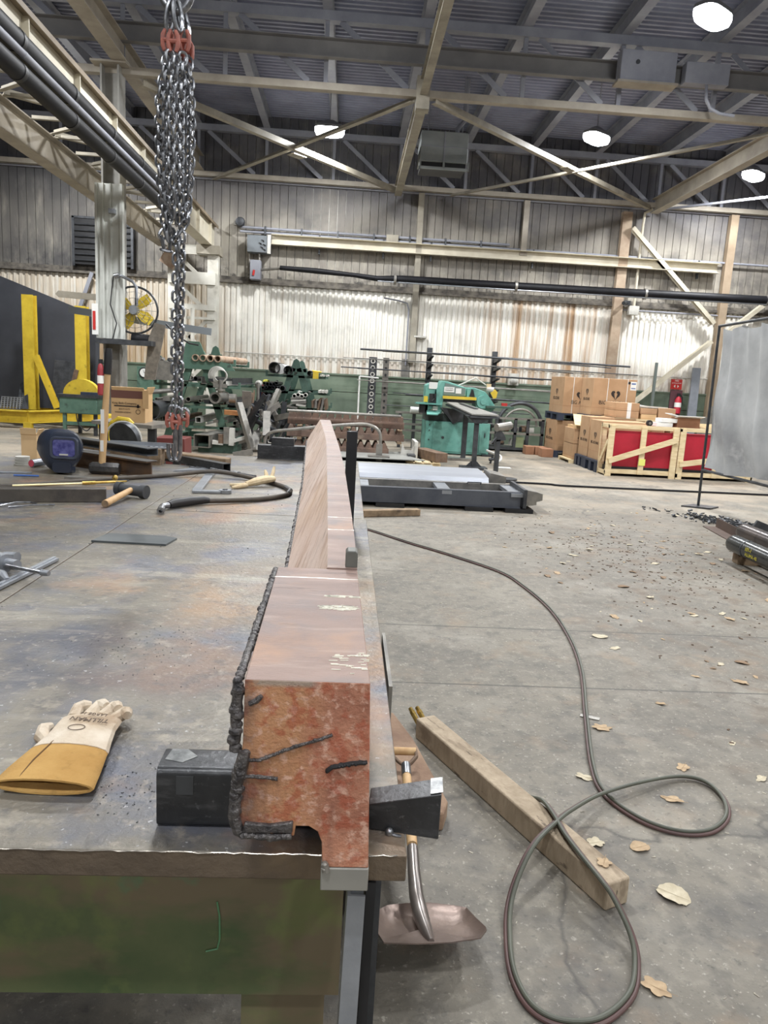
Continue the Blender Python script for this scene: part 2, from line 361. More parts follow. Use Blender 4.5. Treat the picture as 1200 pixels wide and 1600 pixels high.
rod('cross_brace', (.85, 13.2, 6.12), (-3.5, 19.3, 6.12), .1, 'cream angle brace running down left from the middle of the truss, behind the left lamp')
rod('cross_brace', (-3.6, 13.3, 6.08), (.92, 19.1, 6.08), .11, 'cream angle brace crossing it under the left lamp and ending at the middle beam foot')
rod('cross_brace', (1.2, 13.2, 6.12), (7.3, 19.2, 6.12), .1, 'cream angle brace falling right from the middle of the truss towards the right beam')
rod('cross_brace', (7.3, 13.15, 6.08), (2.3, 19.2, 6.08), .07, 'thin cream angle brace rising to the upper right, crossed at its middle')
rod('cross_brace', (13.4, 13.3, 6.12), (7.7, 19.3, 6.12), .06, 'thin grey angle brace behind the lamp at the right edge', grey_steel)
b = MB().beam((-1.42, 16.5, 6.03), (-1.18, 16.75, 6.03), .22, .02)
obj('brace_gusset', b, cream_dirty, smooth=False, label='bolted gusset plate where the two left braces cross', cat='plate')
obj('brace_gusset', MB().beam((4.25, 16.1, 6.04), (4.5, 16.35, 6.04), .2, .02), cream_dirty, smooth=False, label='bolted gusset plate where the two right braces cross', cat='plate')
# unit heater
galv = mat('galvanised_sheet', (148, 152, 150), (128, 134, 134), 2, .5, .1)
t = thing('unit_heater', (1.72, 16.2, 5.77), 'boxy galvanised unit heater hanging under the roof right of the middle beam', 'heater')
obj('casing', MB().bx(1.24, 15.9, 5.92, 2.2, 16.6, 6.5), galv, t, bevel=.01)
obj('seam', MB().bx(1.71, 15.885, 5.92, 1.735, 15.9, 6.5).bx(1.24, 15.885, 6.2, 2.2, 15.9, 6.21), grey_steel, t, smooth=False)
obj('louver', MB().bx(1.26, 15.95, 5.8, 2.18, 16.55, 5.92), black, t, smooth=False)
obj('outlet_frame', MB().bx(1.22, 15.84, 5.76, 2.24, 15.88, 5.81).bx(1.22, 15.84, 5.76, 1.26, 15.9, 5.93).bx(2.2, 15.84, 5.76, 2.24, 15.9, 5.93).bx(1.7, 15.84, 5.78, 1.74, 15.9, 5.93), galv, t, smooth=False)
for x in (1.4, 2.1):
    obj('hanger_rod', MB().cyl((x, 16.2, 6.5), (x, 16.2, 7.66), .012), grey_steel, t)
obj('flue', MB().tube([(2.0, 16.2, 6.5), (2.0, 16.2, 6.65), (2.15, 16.2, 6.85), (2.15, 16.2, 7.6)], .05), grey_steel, t)
# ================================================================== LAMPS
lens_m = mat('lamp_lens', (255, 255, 255), None, rough=.4, emit=40)
house_m = mat('lamp_housing', (110, 112, 116), None, rough=.5)
def lamp0(x, y, lab):
    t = thing('high_bay_lamp', (x, y, LAMP_Z), lab, 'ceiling lamp', 'high bay lamps')
    b = MB()
    pts = [(.31*(abs(math.cos(a))**.6)*(1 if math.cos(a) > 0 else -1), .17*(abs(math.sin(a))**.6)*(1 if math.sin(a) > 0 else -1)) for a in [2*math.pi*i/24 for i in range(24)]]
    b.loft([[(x+p[0]*s, y+p[1]*s, LAMP_Z+h) for p in pts] for s, h in ((1, 0), (1, .05), (.7, .09), (.3, .16))])
    obj('housing', b, house_m, t)
    obj('lens', MB().loft([[(x+p[0]*s, y+p[1]*s, LAMP_Z+h) for p in pts] for s, h in ((1.0, 0), (1.0, -.06), (.9, -.12), (.6, -.15))]), lens_m, t)
    obj('hanger', MB().cyl((x, y, LAMP_Z+.15), (x, y, 7.66), .01), grey_steel, t)
    return t
def lamp_light(t):
    ld = bpy.data.lights.new('lamp_light', 'AREA'); ld.shape = 'RECTANGLE'; ld.size = .5; ld.size_y = .3; ld.energy = LAMP_W.get(round(t.location.y, 1), 430); ld.color = (.97, .985, 1)
    lo = bpy.data.objects.new('lamp_light', ld); COL.objects.link(lo); lo.parent = t; lo.location = (0, 0, -.17)
labs = {(0, 1): 'bright white high bay lamp just left of the middle beam, behind the cross brace', (0, 2): 'bright white high bay lamp above the right cross brace',
        (0, 3): 'bright white high bay lamp below the heavy beam at the right edge', (1, 2): 'largest bright white high bay lamp at the top right, nearest one in view'}
first = None
for i, (x, y) in enumerate(LAMP_XY):
    lab = labs.get((i//4, i % 4), 'white high bay lamp over a part of the shop outside the picture')
    if i < 4: x, y = ((-6.0, 16.6), (-.63, 16.6), (4.78, 15.8), (9.0, 17.5))[i]
    if first is None: t = first = lamp0(x, y, lab)
    else: t = dup(first, (x, y, LAMP_Z), label=lab)
    t.rotation_euler.z = math.radians(35) if x > 2 else 0
for t in [o for o in COL.objects if o.name.startswith('high_bay_lamp')]: lamp_light(t)
# ================================================================== LEFT CRANE RUNWAY
t = thing('crane_runway_girder', (-3.52, 10, 4.4), 'cream crane runway girder with stiffener plates at the upper left', 'beam')
rc = mat('runway_cream', (214, 208, 190), (198, 190, 170), 2, .5, layers=[dict(c=(150, 130, 104), scale=4, lo=.62, hi=.72, amt=.5)])
rb = mat('runway_brown_flange', (142, 128, 108), (120, 106, 88), 3, .6)
obj('web', MB().bx(-3.485, 1.5, 4.46, -3.47, 19.3, 4.97), rc, t, smooth=False)
obj('top_flange', MB().bx(-3.60, 1.5, 4.975, -3.37, 19.3, 5.0), rb, t, smooth=False)
obj('top_channel', MB().bx(-3.385, 1.5, 4.94, -3.37, 19.3, 4.975), rb, t, smooth=False)
obj('bottom_flange', MB().bx(-3.66, 1.5, 4.43, -3.39, 19.3, 4.455), rc, t, smooth=False)
obj('crane_rail', MB().bx(-3.55, 1.5, 4.995, -3.5, 19.3, 5.06), dark_steel, t, smooth=False)
for i in range(12): obj('stiffener', MB().bx(-3.47, 2.6+1.45*i, 4.455, -3.40, 2.62+1.45*i, 4.95), rc, t, smooth=False)
for nm, x, z, r, m, lab in (('crane_cable_cover', -3.14, 4.36, .105, black_gloss, 'upper black tube running below the cream runway girder'),
                    ('crane_cable_cover', -3.12, 4.10, .085, black_gloss, 'lower black tube running below the cream runway girder'),
                    ('steel_conduit', -3.06, 4.24, .035, grey_steel, 'thin grey pipe between the two black tubes under the runway girder')):
    t = thing(nm, (x, 2, z), lab, 'pipe')
    obj('tube', MB().cyl((x, 1.5, z), (x, 13.2, z), r, n=20), m, t)
    for i in range(9): obj('coupling', MB().cyl((x, 2.2+1.3*i, z), (x, 2.26+1.3*i, z), r*1.06, n=20), grey_steel if r < .05 else black, t)
t = thing('crane_runway_girder', (-4.7, 10, 4.42), 'outer tan runway girder left of the cream one, lower in the picture', 'beam')
obj('girder', MB().ibeam((-4.7, 1.5, 4.64), (-4.7, 19.2, 4.64), .22, .42, .02), tan_steel, t, smooth=False)
k = 0; y = 2.0
while y < 18.8:
    p, q = ((-3.65, y, 4.9), (-4.6, y+.75, 4.9)) if k % 2 else ((-4.6, y, 4.9), (-3.65, y+.75, 4.9))
    obj('lacing_bar', MB().angle(p, q, .07, .07, .01), cream_dirty, t, smooth=False)
    obj('lacing_bar', MB().angle((-3.65, y, 4.87), (-4.6, y, 4.87), .06, .06, .01), cream_dirty, t, smooth=False)
    y += .85; k += 1
# column
t = thing('steel_column', (-4.02, 13.1, 0), 'tall grey steel column with fluted cladding carrying the fan', 'column')
obj('shaft', MB().ibeam((-4.02, 13.15, 0), (-4.02, 13.15, 6.28), .34, .30, .03, up=(1, 0, 0)), mat('column_grey', (150, 148, 142), (128, 126, 120), 3, .6), t, smooth=False)
b = MB()
for x0, x1, d in ((-4.24, -4.20, .03), (-4.2, -4.12, 0), (-4.12, -4.1, .03), (-4.1, -4.0, .0), (-4.0, -3.98, .03), (-3.98, -3.84, 0), (-3.84, -3.80, .03)):
    b.bx(x0, 12.88-d, 1.95, x1, 12.97, 4.4)
obj('cladding', b, mat('cladding', (206, 208, 202), (184, 186, 180), 2, .55), t, smooth=False)
obj('cap_plate', MB().bx(-4.3, 12.9, 6.22, -3.74, 13.4, 6.25), tan_steel, t, smooth=False)
obj('bracket', MB().bx(-4.22, 12.7, 1.86, -3.3, 12.98, 1.94), dark_steel, t, smooth=False)
obj('junction_box', MB().bx(-4.0, 12.78, 4.18-.25, -3.9, 12.87, 4.0), light_steel, t, smooth=False)
obj('cable', MB().tube([(-3.95, 12.84, 2.95), (-4.0, 12.83, 2.5), (-3.9, 12.83, 2.2), (-3.98, 12.84, 1.9)], .01), black, t)
t = thing('lamp_arm', (-3.86, 12.8, 2.7), 'shiny galvanised conduit arm on the column above the fan', 'pipe')
obj('conduit', MB().tube([(-3.9, 12.84, 2.95), (-3.8, 12.8, 2.96), (-3.62, 12.78, 2.88), (-3.56, 12.78, 2.8), (-3.56, 12.78, 2.62)], .025), light_steel, t)
obj('fitting', MB().cyl((-3.92, 12.8, 2.95), (-3.84, 12.8, 2.97), .045).cyl((-3.56, 12.78, 2.62), (-3.56, 12.78, 2.5), .03), zinc, t)
# fan
t = thing('industrial_fan', (-3.72, 13.3, 1.9), 'large round industrial fan with yellow blades mounted on the grey column', 'fan')
c = V((-3.72, 13.25, 2.46))
ring = [c + V((.39*math.cos(a), 0, .39*math.sin(a))) for a in [2*math.pi*i/40 for i in range(40)]]
obj('guard_ring', MB().tube(ring, .018, closed=True), dark_steel, t)
b = MB()
for i in range(16):
    a = 2*math.pi*i/16; b.cyl(c+V((.07*math.cos(a), -.08, .07*math.sin(a))), c+V((.39*math.cos(a), 0, .39*math.sin(a))), .004, n=6)
for r in (.2, .3): b.tube([c + V((r*math.cos(a), -.05, r*math.sin(a))) for a in [2*math.pi*i/32 for i in range(32)]], .004, closed=True, n=6)
obj('wire_guard', b, mid_steel, t)
obj('hub', MB().lathe(c, [(.01, -.10), (.075, -.10), (.085, -.05), (.085, 0), (.03, .02)], 20, 'y'), light_steel, t)
for a0 in (60, 150, 240, 330):
    a = math.radians(a0-(15 if a0 < 100 else 0)); d = V((math.cos(a), 0, math.sin(a))); e = V((-math.sin(a), .25, math.cos(a)))
    b = MB().prism([c+d*.07-e*.05, c+d*.2-e*.10, c+d*.33-e*.09, c+d*.345+e*.06, c+d*.2+e*.09, c+d*.07+e*.05], (0, .006, 0))
    obj('blade', b, yellow, t)
obj('motor', MB().cyl((-3.72, 13.1, 1.98), (-3.35, 13.1, 1.95), .10, n=18), black_gloss, t)
obj('hanging_board', MB().prism([(-3.5, 13.0, 1.3), (-3.32, 13.0, 1.3), (-3.14, 13.0, 2.22), (-3.32, 13.0, 2.26), (-3.42, 13.0, 2.0)], (0, .05, 0)), mat('worn_board', (100, 94, 86), (128, 120, 108), 12, .8), t)
obj('cable', MB().tube([(-3.15, 13.1, 2.25), (-2.95, 13.1, 2.05), (-2.75, 13.1, 1.95), (-2.6, 13.1, 1.93)], .014), black, t)
# lattice tower
cw = mat('lattice_cream', (216, 214, 204), (196, 192, 180), 3, .5, layers=[dict(c=(120, 116, 106), scale=3, lo=.58, hi=.75, amt=.6)])
t = thing('lattice_column', (-3.85, 18.7, 0), 'cream lattice crane column standing behind the hanging chain', 'column')
obj('leg', MB().bx(-3.50, 18.6, 0, -3.24, 18.8, 4.42), cw, t, smooth=False)
obj('leg', MB().bx(-4.44, 18.6, 0, -4.24, 18.8, 4.42), cw, t, smooth=False)
for x in (-4.02, -3.82): obj('riser_pipe', MB().cyl((x, 18.5, 1.4), (x, 18.5, 2.95), .05), cw, t)
for z0, z1 in ((3.52, 3.8), (2.92, 3.05), (2.7, 2.76), (1.75, 1.85), (4.2, 4.42)): obj('batten_plate', MB().bx(-4.4, 18.55, z0, -3.3, 18.6, z1), cw, t, smooth=False)
for p, q in (((-4.25, 18.64, 4.2), (-3.5, 18.64, 3.55)), ((-4.25, 18.64, 3.55), (-3.5, 18.64, 2.9)), ((-4.25, 18.64, 1.9), (-3.5, 18.64, 2.7)), ((-4.25, 18.64, 2.7), (-3.5, 18.64, 1.8)), ((-4.25, 18.64, .9), (-3.5, 18.64, 1.7)), ((-4.25, 18.64, 1.7), (-3.5, 18.64, .9))):
    obj('diagonal_web', MB().beam(p, q, .03, .09), cw, t, smooth=False)
obj('end_bracket', MB().bx(-3.75, 18.5, 4.22, -3.2, 19.0, 4.42), cream_dirty, t, smooth=False)
obj('seat_plate', MB().box((-4.35, 18.45, 4.05), (.36, .1, .36), (0, 32, 0)), mat('bare_plate', (190, 172, 156), (160, 130, 108), 6, .5), t, smooth=False)
# items fixed to the far wall
t = thing('cable_tray', (3.6, 19.25, 4.62), 'long cream steel channel running level along the far wall', 'beam')
obj('channel', MB().channel((-2.06, 19.2, 4.76), (9.3, 19.2, 4.76), .16, .24, .012, side=-1), cream, t, smooth=False)
for x in (-.9, .7, 1.9, 4.5, 6.9, 8.8): obj('support', MB().bx(x, 19.3, 4.5, x+.04, 19.38, 4.95), dark_steel, t, smooth=False)
bl = [(-1.8, 18.9, 4.06, .06), (-.9, 18.9, 4.04, .075), (0, 18.9, 4.0, .06), (.6, 18.9, 3.95, .075), (1.2, 18.9, 3.97, .105), (4, 18.8, 3.96, .115), (7, 18.6, 3.95, .12), (10.4, 18.4, 3.95, .125), (13, 18.2, 3.95, .13)]
t = thing('crane_power_bar', (4, 18.8, 3.95), 'black rubber covered crane power bar running level across the far wall', 'pipe')
obj('cover', MB().tube([p[:3] for p in bl], .1, n=14, rs=[p[3] for p in bl], flat=.9), black_gloss, t)
obj('conductor_edge', MB().tube([(p[0], p[1]-p[3]*.55, p[2]-p[3]*.80) for p in bl[3:]], .018, n=8), light_steel, t)
for x, y, z in ((1.0, 18.9, 3.96), (4.0, 18.8, 3.96), (7.2, 18.6, 3.95), (10.2, 18.4, 3.95)): obj('clamp', MB().cyl((x, y, z), (x+.06, y, z), .135, n=14), mid_steel, t)
for z, r, x1, lab in ((5.03, .03, 3.9, 'upper grey conduit clipped along the far wall above the cream channel'), (4.93, .028, 13.8, 'lower grey conduit clipped along the far wall above the cream channel'),
                  (3.62, .02, 13.8, 'thin grey conduit on the far wall just below the grimy ledge'), (1.99, .012, 13.8, 'thin white line running along the lap of the cream sheets')):
    t = thing('wall_conduit', (0, 19.36, z), lab, 'pipe', 'conduits on the far wall')
    x0 = -2.85 if z > 4 else (6.95 if z > 3 else -3.2)
    obj('pipe', MB().cyl((x0, 19.34 if z > 3 else 19.42, z), (x1, 19.34 if z > 3 else 19.42, z), r), grey_steel if z > 3 else offwhite, t)
    if z > 4:
        for i in range(7): obj('strap', MB().bx(x0+.6+.9*i, 19.3, z-.05, x0+.64+.9*i, 19.44, z+.05), dark_steel, t, smooth=False)
obj('pull_box', MB().bx(.78, 19.25, 4.9, 1.08, 19.4, 5.07), cream_dirty, label='small cream pull box on the conduits above the cream channel', cat='electrical box', bevel=.005)
t = thing('switch_box', (-2.35, 19.3, 4.4), 'grey electrical box with black symbols at the left end of the cream channel', 'electrical box')
obj('cabinet', MB().bx(-2.64, 19.1, 4.42, -2.08, 19.4, 4.82), mat('box_grey', (112, 118, 122), (98, 102, 106), 3, .5), t, bevel=.01)
obj('cover_edge', MB().bx(-2.14, 19.07, 4.40, -2.06, 19.12, 4.84), offwhite, t, smooth=False)
b = MB()
for x, z in ((-2.26, 4.70), (-2.32, 4.63), (-2.22, 4.60), (-2.28, 4.54), (-2.22, 4.49)): b.box((x, 19.09, z), (.07, .01, .025), (0, 30, 0)); b.box((x+.02, 19.09, z-.01), (.02, .01, .05), (0, -20, 0))
obj('symbol', b, black, t, smooth=False)
t = thing('disconnect_switch', (-2.43, 19.3, 3.78), 'small grey switch with a red lever below the grey electrical box', 'electrical box')
obj('cabinet', MB().bx(-2.56, 19.1, 3.78, -2.3, 19.4, 4.24), grey_steel, t, bevel=.01)
obj('lever', MB().box((-2.46, 19.08, 3.93), (.05, .02, .13), (0, 8, 0)), red_s, t, smooth=False)
obj('conduit', MB().cyl((-2.6, 19.3, 4.1), (-2.6, 19.3, 4.42), .02).cyl((-2.35, 19.25, 4.24), (-2.35, 19.25, 4.42), .03).cyl((-2.3, 19.2, 4.02), (-1.8, 18.95, 4.05), .03), mid_steel, t)
t = thing('warning_horn', (-2.83, 19.25, 5.1), 'small round dark alarm horn high on the far wall', 'horn')
obj('horn', MB().lathe((-2.83, 19.2, 5.12), [(.02, -.1), (.10, -.08), (.12, 0), (.08, .1), (.08, .25)], 16, 'y'), dark_steel, t)
obj('mount', MB().bx(-3.0, 19.3, 5.06, -2.9, 19.42, 5.16), mid_steel, t, smooth=False)
obj('outlet_box', MB().bx(7.1, 19.2, 3.5, 7.36, 19.38, 3.72), offwhite, label='small pale box on the far wall beside the brown post', cat='electrical box', bevel=.005)
obj('floodlight', MB().bx(7.0, 19.2, 3.74, 7.12, 19.3, 3.84).cyl((7.0, 19.2, 3.8), (6.9, 19.1, 3.76), .05), dark_steel, label='small dark floodlight above the pale box on the far wall', cat='lamp')
obj('small_shelf', MB().bx(1.62, 19.25, 2.62, 1.95, 19.45, 2.66), offwhite, label='small white bracket shelf at the foot of the middle wall post', cat='shelf', smooth=False)
for x0, z0, x1, z1, wd, m, lab in (
    (1.6, 2.0, 1.6, 6.1, .14, cream_dirty, 'cream wall post in the middle of the far wall below the beam'),
    (4.25, 4.8, 4.25, 6.1, .14, tan_steel, 'short cream wall post above the cream channel right of the middle'),
    (6.83, 1.6, 6.83, 6.0, .24, mat('rust_post', (150, 128, 108), (178, 160, 138), 3, .7), 'rusty brown wall post behind the tall cartons'),
    (9.6, 0, 9.6, 6.1, .2, mat('tan_post', (164, 146, 124), (148, 130, 108), 3, .6), 'tall tan wall post beside the grey curtain')):
    t = thing('wall_post', (x0, 19.36, z0), lab, 'post', 'posts on the far wall')
    obj('post', MB().bx(x0-wd/2, 19.26, z0, x1+wd/2, 19.42, z1), m, t, smooth=False)
    obj('base_plate', MB().bx(x0-wd*.7, 19.24, z0-.02, x0+wd*.7, 19.44, z0+.04), m, t, smooth=False)
for p, q, lab in (((6.95, 19.2, 5.6), (9.35, 19.2, 3.4), 'cream diagonal brace falling right from the rusty post to the tan post'),
                  ((9.35, 19.2, 2.95), (6.9, 19.2, .75), 'cream diagonal brace rising from behind the cartons to the tan post'),
                  ((9.75, 19.2, 3.2), (12.3, 19.2, 5.4), 'cream diagonal brace rising right of the tan post above the curtain')):
    obj('diagonal_brace', MB().channel(p, q, .1, .16, .012, up=(0, 1, 0)), cream, smooth=False, label=lab, cat='brace', group='diagonal braces on the far wall')
obj('wall_pipe', MB().cyl((7.25, 19.3, 3.7), (7.25, 19.3, 5.7), .035).tube([(7.25, 19.3, 5.7), (7.27, 19.3, 6.0), (7.45, 19.3, 6.1)], .035), cream, label='slim vertical cream pipe right of the rusty post', cat='pipe')
obj('wall_pipe', MB().tube([(1.45, 19.35, 1.9), (1.45, 19.35, 3.3), (1.40, 19.35, 3.45), (1.2, 19.35, 3.5), (.8, 19.35, 3.55)], .02), grey_steel, label='thin grey pipe bending left beside the middle wall post', cat='pipe')
t = thing('louver_panel', (-6.2, 19.35, 3.9), 'dark rectangular louver high on the wall left of the column', 'louver')
obj('panel', MB().bx(-6.86, 19.3, 3.9, -5.5, 19.44, 4.98), black, t, smooth=False)
obj('frame', MB().bx(-6.92, 19.28, 3.86, -6.86, 19.44, 5.02).bx(-5.5, 19.28, 3.86, -5.44, 19.44, 5.02).bx(-6.92, 19.28, 4.98, -5.44, 19.44, 5.03), dark_steel, t, smooth=False)
for i in range(7): obj('blade', MB().box((-6.18, 19.28, 4.0+.14*i), (1.34, .04, .02), (30, 0, 0)), dark_steel, t, smooth=False)
# ================================================================== WELDING TABLE
top_m = mat('table_plate', (130, 124, 112), (108, 103, 94), 2.4, .42, .25, .3, 60, det=9, rr=.12, layers=[
    dict(c=(92, 98, 114), scale=2.6, lo=.48, hi=.62, amt=.75),
    dict(c=(170, 130, 94), scale=2.0, lo=.54, hi=.68, amt=.6),
    dict(c=(62, 68, 86), scale=4, lo=.40, hi=.56, amt=.7, det=9, win=(('Y', 1.62, 1.8), ('Y', 2.35, 2.15), ('X', -.18, -.3))),
    dict(c=(150, 118, 84), scale=4, lo=.40, hi=.58, amt=.55, det=9, win=(('Y', 1.55, 2.0), ('Y', 3.3, 2.7), ('X', -.75, -.5))),
    dict(c=(172, 164, 148), scale=2.4, lo=.56, hi=.7, amt=.6, st=(.6, 3, 1)),
    dict(c=(70, 70, 74), scale=18, lo=.54, hi=.66, amt=.45),
    dict(c=(180, 170, 152), scale=30, lo=.56, hi=.68, amt=.35),
    dict(c=(205, 205, 205), scale=70, lo=.69, hi=.74, amt=.6, det=2)])
edge_m = mat('plate_edge', (116, 102, 86), (88, 78, 68), 5, .55, .3, .5, 40, layers=[dict(c=(130, 112, 88), scale=4, lo=.58, hi=.7, amt=.7)])
tg = mat('table_green_paint', (98, 104, 70), (72, 88, 56), 4.2, .45, layers=[dict(c=(116, 100, 80), scale=3.4, lo=.44, hi=.56, amt=.8, st=(.6, 1, 1.4)), dict(c=(112, 122, 70), scale=5, lo=.52, hi=.62, amt=.6), dict(c=(76, 122, 90), scale=7, lo=.62, hi=.7, amt=.6), dict(c=(36, 40, 34), scale=4, lo=.58, hi=.7, amt=.6)])
tbl = thing('welding_table', (-1.5, 3.5, 0), 'huge steel welding table on a green frame filling the left foreground', 'workbench')
def plate(x0, y0, x1, y1):
    o = obj('table_plate', MB().bx(x0, y0, .70, x1, y1, .75), top_m, tbl, bevel=.003, org=(0, 0, 0)); o.data.materials.append(edge_m)
    for p in o.data.polygons:
        if abs(p.normal.z) < .5: p.material_index = 1
plate(-4.6, 1.127, -1.1185, 4.138); plate(-1.1145, 1.127, .137, 4.138); plate(-4.6, 4.143, -1.1185, 6.16); plate(-1.1145, 4.143, .125, 7.02)
# torn bright burr along the front top edge
b = MB(); pts = []; x = -3.0
while x < .13:
    pts.append((x, 1.1265+random.uniform(-.0012, .0008), .7492+random.uniform(-.001, .0014))); x += .012
b.tube(pts, .0013, n=5)
obj('burr', b, mat('bright_steel', (170, 164, 154), None, rough=.25, metal=.9), tbl)
for y in (1.33, 4.1, 6.0): obj('cross_beam', MB().ibeam((-4.4, y, .597), (.035, y, .597), .12, .206, .012), tg, tbl, smooth=False, org=(0, 0, 0))
# solid web panel at the very front
obj('front_panel', MB().bx(-4.4, 1.262, .487, .035, 1.272, .70).bx(-4.4, 1.262, .345, .035, 1.272, .487), tg, tbl, smooth=False, org=(0, 0, 0))
for x, y in ((-.075, 1.36), (-2.2, 1.36), (-4.2, 1.36), (-.075, 4.1), (-2.2, 4.1), (-.075, 6.2), (-2.2, 5.9), (-4.2, 5.6)):
    obj('leg', MB().ibeam((x, y, 0), (x, y, .50), .165, .16, .012, up=(0, 1, 0)), tg, tbl, smooth=False, org=(0, 0, 0))
    obj('foot_plate', MB().bx(x-.12, y-.12, 0, x+.12, y+.12, .015), tg, tbl, smooth=False)
obj('side_leg', MB().bx(.065, 1.30, 0, .11, 1.36, .70), dark_steel, tbl, smooth=False)
obj('paint_run', MB().tube([(-.205, 1.260, .55), (-.200, 1.260, .52), (-.199, 1.260, .47), (-.203, 1.260, .448), (-.225, 1.260, .442)], .0018, n=5), mat('light_green_run', (92, 140, 100), None, rough=.5), tbl)
# light blue-grey channel standing against the table front
t = thing('leaning_channel', (.045, 1.11, 0), 'pale blue-grey steel channel standing upright against the table front', 'steel section')
obj('channel', MB().channel((.036, 1.02, 0), (.052, 1.12, .695), .030, .06, .006, up=(0, 1, 0), side=1), light_steel, t, smooth=False)
obj('black_bar', MB().beam((.066, 1.06, 0), (.078, 1.15, .695), .016, .05, up=(0, 1, 0)), black, smooth=False, label='flat black bar standing beside the pale channel at the table front', cat='steel section')
# ================================================================== THE BIG BAR
def X_r(y):   # right edge of the bar top
    P = [(1.03, .053), (1.65, .041), (2.14, .036), (3.6, 0), (4.74, -.041), (7.5, -.167)]
    return lerp(P, y)
def lerp(P, y):
    if y <= P[0][0]: return P[0][1]
    for (a, va), (b_, vb) in zip(P, P[1:]):
        if y <= b_: return va+(vb-va)*(y-a)/(b_-a)
    return P[-1][1]
def X_ridge(y): return lerp([(1.03, -.03), (1.74, -.030), (2.09, -.040), (3.5, -.083), (5.2, -.137), (7.5, -.27)], y)
def X_low(y): return lerp([(1.6, -.155), (2.47, -.178), (4.36, -.242), (7.42, -.388)], y)
bar_top = mat('bar_ground_top', (150, 126, 115), (126, 105, 97), 4.2, .5, .1, .25, 90, st=(1, 3, 1), layers=[
    dict(c=(124, 114, 112), scale=4.6, lo=.5, hi=.66, amt=.7), dict(c=(172, 150, 136), scale=5, lo=.55, hi=.7, amt=.6, st=(1, 6, 1)),
    dict(c=(96, 80, 74), scale=7, lo=.64, hi=.7, amt=.6, st=(1, 4, 1)), dict(c=(176, 136, 106), scale=3.8, lo=.6, hi=.72, amt=.6)])
bar_face = mat('bar_mill_face', (198, 140, 112), (152, 100, 80), 9, .6, .05, .35, 140, det=9, layers=[
    dict(c=(186, 138, 98), scale=5.5, lo=.40, hi=.54, amt=.8, win=(('X', .0, -.05),)), dict(c=(220, 180, 160), scale=60, lo=.52, hi=.62, amt=.65, det=8),
    dict(c=(160, 74, 48), scale=38, lo=.5, hi=.6, amt=.6, det=7), dict(c=(96, 66, 58), scale=7, lo=.52, hi=.68, amt=.75, st=(1.3, 1, .5)), dict(c=(84, 70, 66), scale=30, lo=.3, hi=.6, amt=.7, win=(('X', -.108, -.128),)), dict(c=(156, 146, 134), scale=20, lo=.4, hi=.5, amt=.8, win=(('Z', 1.088, 1.094), ('X', -.02, -.035)))])
bar_bevel = mat('bar_ground_bevel', (236, 216, 203), (218, 193, 178), 1.3, .45, .1, .15, 60, layers=[
    dict(c=(186, 150, 126), scale=2.2, st=(14, .8, 14), rot=(11, 0, -7), lo=.5, hi=.62, amt=.6, det=3),
    dict(c=(142, 118, 104), scale=5.2, st=(18, .8, 18), rot=(11, 0, -7), lo=.58, hi=.66, amt=.6, det=3),
    dict(c=(220, 188, 150), scale=1.2, lo=.5, hi=.7, amt=.3)])
weld_m = mat('weld_bead', (70, 68, 70), (118, 114, 112), 60, .32, .6, .8, 80)
bar = thing('steel_bar', (0, 1.3, .75), 'long heavy copper coloured steel bar with a sloping left side lying on the table', 'steel bar')
sec = [(-.133, 1.10), (.053, 1.10), (.060, .94), (.066, .792), (-.0065, .792), (-.009, .835), (-.016, .853), (-.030, .862), (-.050, .862), (-.052, .845), (-.14, .846), (-.139, .93), (-.134, 1.0)]
y0, y1 = 1.036, 1.69
o = obj('head_block', MB().loft([[(x+(X_r(y)-.053)*(1 if x > -.05 else 1.0), y, z) for x, z in sec] for y in (y0, 1.2, 1.4, y1)]), bar_top, bar, org=(0, 0, 0), bevel=.0015)
o.data.materials.append(bar_face)
for p in o.data.polygons:
    if abs(p.normal.y) > .8 or (abs(p.normal.x) > .5): p.material_index = 1
obj('ground_foot', MB().bx(-.0085, 1.034, .752, .0665, 1.30, .7915), mat('ground_pad', (150, 148, 140), (136, 134, 128), 5, .5, .2), bar, bevel=.002)
# long bevelled run: section per station
ys = [1.69, 2.0, 2.4, 3.0, 3.6, 4.2, 4.9, 5.6, 6.3, 6.95, 7.5]
rings = []
for y in ys:
    r, g, l = X_r(y), X_ridge(y), X_low(y)
    rings.append([(g, y, 1.103), (r, y, 1.103), (r+.006, y, .86), (l+.06, y, .855), (l, y, .865), (l, y, .90)])
o = obj('bevelled_run', MB().loft(rings), bar_top, bar, org=(0, 0, 0)); o.data.materials.append(bar_bevel)
for p in o.data.polygons:
    if p.normal.x < -.3 and p.normal.z > .2: p.material_index = 1
for p in o.data.polygons: p.use_smooth = False
obj('foot_rib', MB().loft([[(X_r(y)-.07, y, .752), (X_r(y)+.005, y, .752), (X_r(y)+.004, y, .87), (X_r(y)-.07, y, .87)] for y in (1.31, 2.4, 3.6, 4.9, 6.9)]), bar_top, bar, org=(0, 0, 0), smooth=False)
